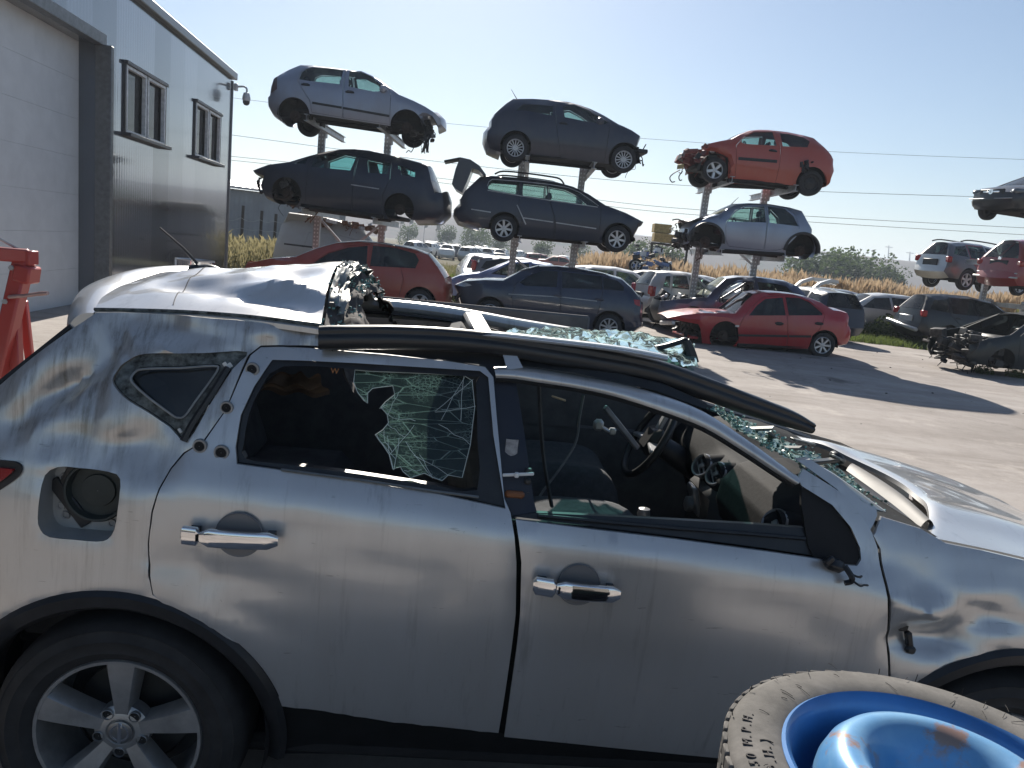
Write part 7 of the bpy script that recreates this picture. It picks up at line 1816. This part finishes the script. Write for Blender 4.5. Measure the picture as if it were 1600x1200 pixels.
def glovebox(u, v):
    y = -.66 + .54 * u; a = abs(2 * u - 1)
    sec = [(2.16, 1.10), (2.06, 1.128), (1.97, 1.125), (1.89, 1.095), (1.84, 1.035), (1.825, .96), (1.85, .89), (1.93, .84)]
    k = v * (len(sec) - 1); i = min(int(k), len(sec) - 2); f = smooth01(k - i) * .3 + (k - i) * .7
    x = sec[i][0] * (1 - f) + sec[i + 1][0] * f; z = sec[i][1] * (1 - f) + sec[i + 1][1] * f
    e = max(0, (a - .72) / .28) ** 2.2; x += .09 * e * (.4 + .6 * v); z -= .05 * e
    return Vector((x, y, z))
mb = MB(); mb.grid(glovebox, 30, 40); mb.build('glovebox', DASHM, dsh, sharp=0)
mb = MB(); mb.box((1.95, 0, .72), (.25, .34, .5), None, .04); mb.box((1.70, 0, .62), (.5, .26, .2), None, .04); mb.build('centre_console', TRIMB, dsh)
for (px, py, yl, rr) in ((1098, 728, .06, .047), (1120, 741, -.06, .047), (1212, 818, -.62, .045)):
    p = hp(px, py, yl); axv = Vector((-.80, -.35, .48)).normalized(); Rq = Vector((0, 1, 0)).rotation_difference(axv).to_matrix()
    mb = MB(); mb.lathe([(rr, -.06), (rr, .0), (rr * 1.06, .006), (rr * .98, .012), (rr * .84, .010), (rr * .8, -.02)], 28, c=p, R=Rq); vt = mb.build('air_vent', plain('silver vent ring', (.33, .33, .335), .3, .7), dsh)
    mb = MB(); mb.lathe([(rr * .8, -.018), (.001, -.018)], 24, c=p, R=Rq)
    mb.build('vent_core', INNER, vt); mb = MB()
    for kk in (-1, 0, 1): mb.box(p + Rq @ Vector((0, -.004, kk * rr * .42)), (rr * 1.4, .012, .006), Rq, .001)
    mb.box(p + Rq @ Vector((0, .004, 0)), (rr * .4, .012, rr * .5), Rq, .003); mb.build('vent_slat', plain('silver vent ring', (.33, .33, .335), .3, .7), vt)
    mb = MB(); mb.tube([p - axv * .01, p + Vector((.10, 0, .012)), p + Vector((.20, .0, .01))], [rr * 1.05, rr * .9, rr * .3], 16); mb.build('vent_hood', DASHM, vt)
p = hp(1085, 780, .0); mb = MB(); mb.box(p, (.02, .09, .12), Matrix.Rotation(-.3, 3, 'Y'), .006); mb.lathe([(.03, -.0), (.03, -.02), (.02, -.025), (.001, -.025)], 16, 'X', p + Vector((-.01, 0, -.02))); mb.build('control_panel', plain('silver vent ring', (.33, .33, .335), .3, .7), dsh)
mb = MB(); mb.tube([Vector((1.62, 0, .70)), Vector((1.62, 0, .80))], .008, 8); mb.lathe([(.001, .05), (.022, .045), (.026, .02), (.018, 0)], 14, 'Z', (1.62, 0, .79)); mb.build('gear_lever', plain('bright grey plastic', (.42, .42, .43), .3, .4), hero)
# ---- broken side glass still hanging in the rear door, orange mark on the lining
rag = [(552, 581), (575, 583), (600, 584), (640, 586), (690, 588), (725, 590), (738, 598), (742, 640), (735, 700), (722, 752), (700, 748), (690, 757), (676, 752), (662, 745), (640, 752), (628, 742), (624, 735), (612, 738), (606, 715), (596, 700), (590, 692), (584, 684), (596, 676), (605, 665), (603, 652), (593, 640), (600, 632), (615, 620), (612, 606), (596, 608), (580, 610), (572, 618), (572, 634), (566, 630), (556, 616), (550, 600)]
rn = random.Random(41); ring = HS(rag)
P, Tt, B = flank(ring, [], .03); mb = MB(); add_sheet(mb, P, Tt, B, flank_fn(.035, False), .004, 0, mi=0); mb.mi = 1
mb.tube([(x, -(yside(x, z) - .033) + rn.uniform(-.002, .002), z) for x, z in ring], .0011, 4, closed=True)
for k in range(40):
    a = rn.choice(ring); b2 = rn.choice(ring); c_ = ((a[0] * .6 + b2[0] * .4) + rn.uniform(-.02, .02), (a[1] * .6 + b2[1] * .4) + rn.uniform(-.02, .02))
    mp = [(a[0] + (c_[0] - a[0]) * t + rn.uniform(-.004, .004), a[1] + (c_[1] - a[1]) * t + rn.uniform(-.004, .004)) for t in (0, .25, .5, .75, 1)]
    if all(pip(mp[1:], ring)): mb.tube([(x, -(yside(x, z) - .033), z) for x, z in mp], .0007, 4)
mb.build('broken_glass', [CRK2, plain('crushed white glass', (.66, .72, .68), .5)], rdoor)
q = hs(522, 581); text_obj('orange_mark', 'W', .022, Matrix.Translation((q[0], -(yside(*q) - .012), q[1])) @ Matrix.Rotation(math.pi / 2, 4, 'X'), plain('orange ink', (.40, .16, .05), .7), rdoor)
flank_part('seat_side', HS(crv([(742, 602), (744, 690), (744, 766), (700, 758), (700, 720), (706, 670), (720, 625)], 2)), [], plain('dark grey seat cloth', (.055, .058, .062), .95), ss, step=.05, off=.12, dn=False, th=.06) if False else None
# ---- stack of loose alloy rims standing behind the car, its top showing over the roof
q = on_Y(303, 404, 7.6); zt_ = q.z; k = 0
labs = ['shiny spoked alloy rim lying on top of the rim stack behind the car roof', 'alloy rim second from the top of the stack behind the car roof'] + ['alloy rim number %s from the top of the stack hidden behind the car roof' % n for n in ('three', 'four', 'five', 'six', 'seven')]
hh = zt_ / 7
R0 = None
for k in range(7):
    w = empty('alloy_rim', label=labs[k], cat='rim', group='alloy rims stacked behind the car')
    w.matrix_world = Matrix.Translation((q.x + .03 * math.sin(k * 2.1), 7.6 + .03 * math.cos(k * 1.7), zt_ - hh * (k + .5))) @ Matrix.Rotation(k * .6, 4, 'Z') @ Matrix.Rotation(math.pi / 2, 4, 'X')
    rim_mb(.19, ('spoke', 5 + k % 2, .13), -1, hh * .49).build('face', [CHROME if k < 2 else ALLOY, DARK], w)
    mb = MB(); mb.lathe([(.185, hh * .45), (.165, hh * .2), (.16, -hh * .2), (.18, -hh * .45)], 28); mb.build('barrel', ALLOY, w)
# ================================================================ spare wheel on a tyre stack, red workshop crane
SPC = Vector((.672, .985)); ZT = 1.10
def tread_tyre(R, ri, h, zc_, mat, parent, name='tyre', blocks=True):
    mb = MB()
    prof = [(ri - .008, -h * .40), (ri, -h * .46), (ri + .010, -h * .5), (R * .80, -h * .52), (R * .93, -h * .49), (R * .97, -h * .42), (R * .985, -h * .3), (R * .99, 0), (R * .985, h * .3), (R * .97, h * .42), (R * .93, h * .49), (R * .80, h * .52), (ri + .010, h * .5), (ri, h * .46), (ri - .008, h * .40)]
    mb.lathe([(r, z + zc_) for r, z in prof], 96, 'Z')
    o = mb.build(name, mat, parent)
    if blocks:
        mb = MB()
        for k in range(64):
            an = 2 * math.pi * k / 64
            for j, zz in enumerate((-.31, -.105, .105, .31)):
                a2 = an + (.05 if j % 2 else 0); sk = .10 if j in (0, 3) else -.08
                mb.box((R * .981 * math.cos(a2), R * .981 * math.sin(a2), zc_ + zz * h), (R * .026, R * .088, h * .205), Matrix.Rotation(a2, 3, 'Z') @ Matrix.Rotation(sk, 3, 'X'), .002)
        mb.build('tread', mat, o)
    return o
def dusty_rubber():
    m, nt, b = nodes('dusty old rubber'); n = tex_noise(nt, 9, 8, .7); n2 = tex_noise(nt, 60, 6, .7)
    c = ramp(nt, n.outputs[0], [(.3, (.07, .067, .063)), (.55, (.13, .124, .116)), (.75, (.20, .188, .175))]).outputs[0]
    c = mixc(nt, ramp(nt, n2.outputs[0], [(.62, (0, 0, 0)), (.72, (.6, .6, .6))]).outputs[0], c, (.05, .045, .04))
    nt.links.new(c, b.inputs['Base Color']); setp(b, rough=.85, spec=.3); bump(nt, b, n2.outputs[0], .25, .003); return m
DRUB = dusty_rubber()
def blue_paint():
    m, nt, b = nodes('faded and sun-bright blue paint'); n = tex_noise(nt, 11, 7, .65); n2 = tex_noise(nt, 5, 6, .6)
    c = mixc(nt, ramp(nt, n2.outputs[0], [(.4, (0, 0, 0)), (.7, (.8, .8, .8))]).outputs[0], (.09, .27, .52), (.28, .48, .64))  # pale blue holds sun bleaching plus the sun's reflection painted into the colour
    tc = nt.nodes.new('ShaderNodeTexCoord'); sx = nt.nodes.new('ShaderNodeSeparateXYZ'); nt.links.new(tc.outputs['Object'], sx.inputs[0])
    mu = nt.nodes.new('ShaderNodeMath'); mu.operation = 'MULTIPLY'; hz_ = ramp(nt, vlin(nt, sx.outputs[2], 1.06, 1.112), [(.0, (0, 0, 0)), (.8, (1, 1, 1))])
    rs = ramp(nt, n.outputs[0], [(.53, (0, 0, 0)), (.60, (.9, .9, .9))]); nt.links.new(rs.outputs[0], mu.inputs[0]); nt.links.new(hz_.outputs[0], mu.inputs[1])
    c = mixc(nt, mu.outputs[0], c, (.33, .19, .12))
    nt.links.new(c, b.inputs['Base Color']); setp(b, rough=.32, metal=.15, coat=.35); return m
BLUER = plain('blue rim paint', (.035, .15, .38), .38, .1, var=.25, scale=6, coat=.3)
sp = empty('spare_wheel', (SPC.x, SPC.y, 0), label='blue steel spare wheel with dusty worn tyre lying on a tyre stack', cat='wheel')
HT = .125; zc0 = ZT - HT / 2
ty = tread_tyre(.312, .222, HT, zc0, DRUB, sp)
mb = MB(); z = ZT
mb.lathe([(.226, z - .012), (.226, z - .001), (.221, z + .003), (.214, z - .002), (.208, z - .02), (.204, z - .05), (.195, z - .075), (.186, z - .085), (.178, z - .09)], 90, 'Z'); rimo = mb.build('rim', BLUER, sp)
mb = MB(); mb.lathe([(.180, z - .095), (.178, z - .06), (.173, z - .028), (.163, z - .003), (.150, z + .012), (.135, z + .019), (.120, z + .017), (.106, z + .006), (.095, z - .014), (.085, z - .040), (.074, z - .060), (.05, z - .072), (.032, z - .07), (.03, z - .08), (.001, z - .08)], 90, 'Z'); mb.build('disc', blue_paint(), sp)
mb = MB(); an = rad(75); p = Vector((.197 * math.cos(an), .197 * math.sin(an), z - .05)); mb.tube([p, p + Vector((0, -.004, .018)), p + Vector((0, -.006, .026))], .005, 10); mb.build('valve', plain('pale valve', (.5, .46, .42), .5), sp)
for k in range(5):
    mb = MB(); an = 2 * math.pi * k / 5; mb.lathe([(.009, z - .068), (.007, z - .066), (.001, z - .069)], 12, 'Z', (.06 * math.cos(an), .06 * math.sin(an), 0)); mb.build('bolt_hole', INNER, sp)
# lettering moulded into the sidewall
INK = plain('moulded letters', (.055, .05, .048), .8)
def curved_text(s, r, a_mid, size, adv):
    n = len(s)
    for i, ch in enumerate(s):
        if ch == ' ': continue
        an = a_mid - (i - (n - 1) / 2) * adv / r
        M = Matrix.Translation((r * math.cos(an), r * math.sin(an), ZT + (.0010 if r > .26 else .0030))) @ Matrix.Rotation(an - math.pi / 2, 4, 'Z')
        me = text_mesh(ch, size, .0008); me.transform(M); parts_.append(me)
parts_ = []
curved_text('SPEED LIMITED 50 M.P.H.', .277, rad(190), .021, .0158); curved_text('(80 K.P.H.)', .251, rad(186), .021, .0158)
import bmesh
bm = bmesh.new()
for me in parts_: bm.from_mesh(me); bpy.data.meshes.remove(me)
me = bpy.data.meshes.new('lettering'); bm.to_mesh(me); bm.free(); me.materials.append(INK); lt = bpy.data.objects.new('lettering', me); COL.objects.link(lt); lt.parent = ty
mb = MB(); rn = random.Random(77)
for k in range(30):                                             # cracks and rubber whiskers
    an = rn.uniform(rad(20), rad(230)); r = rn.uniform(.24, .30); d = rn.uniform(-.6, .6); L = rn.uniform(.004, .014); p = Vector((r * math.cos(an), r * math.sin(an), ZT + .003))
    e = Vector((math.cos(an + d), math.sin(an + d), 0)) * L; mb.tube([p - e, p + e * .2 + Vector((0, 0, .001)), p + e], .0005, 4)
for k in range(5):
    an = rn.uniform(rad(10), rad(200)); p = Vector((.300 * math.cos(an), .300 * math.sin(an), ZT - .006)); mb.tube([p, p + Vector((rn.uniform(-.004, .004), rn.uniform(-.004, .004), rn.uniform(.006, .014)))], .0008, 4)
o = mb.build('crack', plain('dark cracks', (.03, .027, .025), .9), ty); o['kind'] = 'stuff'
zt = ZT - HT
for k, (hh, R_, dx, dy) in enumerate(((.21, .312, .005, -.01), (.22, .33, .03, -.02), (.2, .32, -.02, -.03), (.22, .33, .02, .02))):
    t = empty('old_tyre', (SPC.x + dx, SPC.y + dy, 0), label=['black tyre directly below the blue spare wheel', 'second tyre below the blue spare wheel in the stack', 'third tyre below the blue spare wheel in the stack', 'bottom tyre of the stack standing on the concrete'][k], cat='tyre', group='stacked tyres under the spare wheel')
    hh2 = hh if k < 3 else zt - .012; tread_tyre(R_, .20, hh2, zt - hh2 / 2, RUBBER if k else DRUB, t, blocks=(k < 2)); zt -= hh2
    if zt < .05: break
# ---- red engine crane at the left
CR_RED = paint('crane red paint', (.36, .035, .03), .0, .36, .5, .15)
YC = 4.9
def cq(x, y, Y=YC): return on_Y(x, y, Y)
c0 = cq(28, 480); crane = empty('engine_crane', (c0.x, YC, 0), label='red folding engine crane beside the roller door', cat='crane')
I = Matrix.Translation((-c0.x, -YC, 0))
mb = MB(); mb.T = I
a, b_ = cq(38, 405), cq(2, 560); d = (b_ - a); e = a + d * (a.z / (a.z - b_.z)) * .97
mb.bar(a, e, .10, .10, .012); mb.build('mast', CR_RED, crane)
mb = MB(); mb.T = I; mb.bar(cq(-330, 372, YC - .5), cq(46, 400), .09, .085, .01); bo = mb.build('boom', CR_RED, crane)
mb = MB(); mb.T = I; mb.box(cq(50, 403), (.03, .10, .09), None, .006); mb.box(cq(42, 428), (.11, .13, .11), Matrix.Rotation(.15, 3, 'Y'), .012); mb.build('pivot_bracket', CR_RED, crane)
for (x, y) in ((30, 418), (20, 470)):
    mb = MB(); mb.T = I; p = cq(x, y); mb.lathe([(.018, -.075), (.016, -.085), (.001, -.085)], 6, 'Y', p); mb.build('bolt', GALV, crane)
mb = MB(); mb.T = I; mb.tube([cq(14, 464, YC - .06), cq(40, 462, YC - .08), cq(60, 459, YC - .1)], .012, 8); mb.tube([cq(60, 459, YC - .1), cq(75, 458, YC - .11)], [.014, .012], 8); mb.build('pump_handle', plain('pinkish worn steel', (.42, .30, .28), .4, .4), crane)
mb = MB(); mb.T = I; mb.tube([cq(-40, 352, YC - .2), cq(28, 389)], .008, 6); mb.build('release_rod', GALV, crane)
mb = MB(); mb.T = I
g1 = cq(42, 560, YC + .35); mb.bar(cq(36, 470, YC + .1), Vector((g1.x + .05, YC + .40, .1)), .05, .05, .006)
g2 = cq(22, 560, YC + .0); mb.bar(cq(24, 500, YC + .04), Vector((g2.x, YC + .05, .1)), .06, .06, .006); mb.build('brace', CR_RED, crane)
mb = MB(); mb.T = I
for sx in (-.35, .35): mb.bar((e.x + sx * .6, YC + .1, .12), (e.x + sx - .9, YC - 1.1 if sx < 0 else YC + 1.2, .12), .08, .08, .01)
mb.bar((e.x - .3, YC, .12), (e.x + .3, YC + .1, .12), .1, .1, .01); mb.build('leg', CR_RED, crane)
mb = MB(); mb.T = I
for (x, y) in ((e.x + .2, YC + .15), (e.x - .2, YC), (e.x - .95, YC - 1.0), (e.x - .45, YC + 1.15)): mb.lathe([(.001, -.02), (.05, -.02), (.05, .02), (.001, .02)], 16, 'Y', (x, y, .064))
mb.build('castor', BLACK, crane)
# ================================================================ summer haze
mb = MB(); mb.box((0, 1000, 34), (5600, 3400, 70))
hz_o = mb.build('haze', [], None, smooth=False)
hm = bpy.data.materials.new('haze'); hm.use_nodes = True; hn = hm.node_tree; hn.nodes.clear()
ho = hn.nodes.new('ShaderNodeOutputMaterial'); hv = hn.nodes.new('ShaderNodeVolumePrincipled')
hv.inputs['Color'].default_value = (.74, .85, 1.0, 1); hv.inputs['Density'].default_value = 0.0007; hv.inputs['Anisotropy'].default_value = .25
hn.links.new(hv.outputs[0], ho.inputs['Volume']); hz_o.data.materials.append(hm); tag(hz_o, kind='stuff')
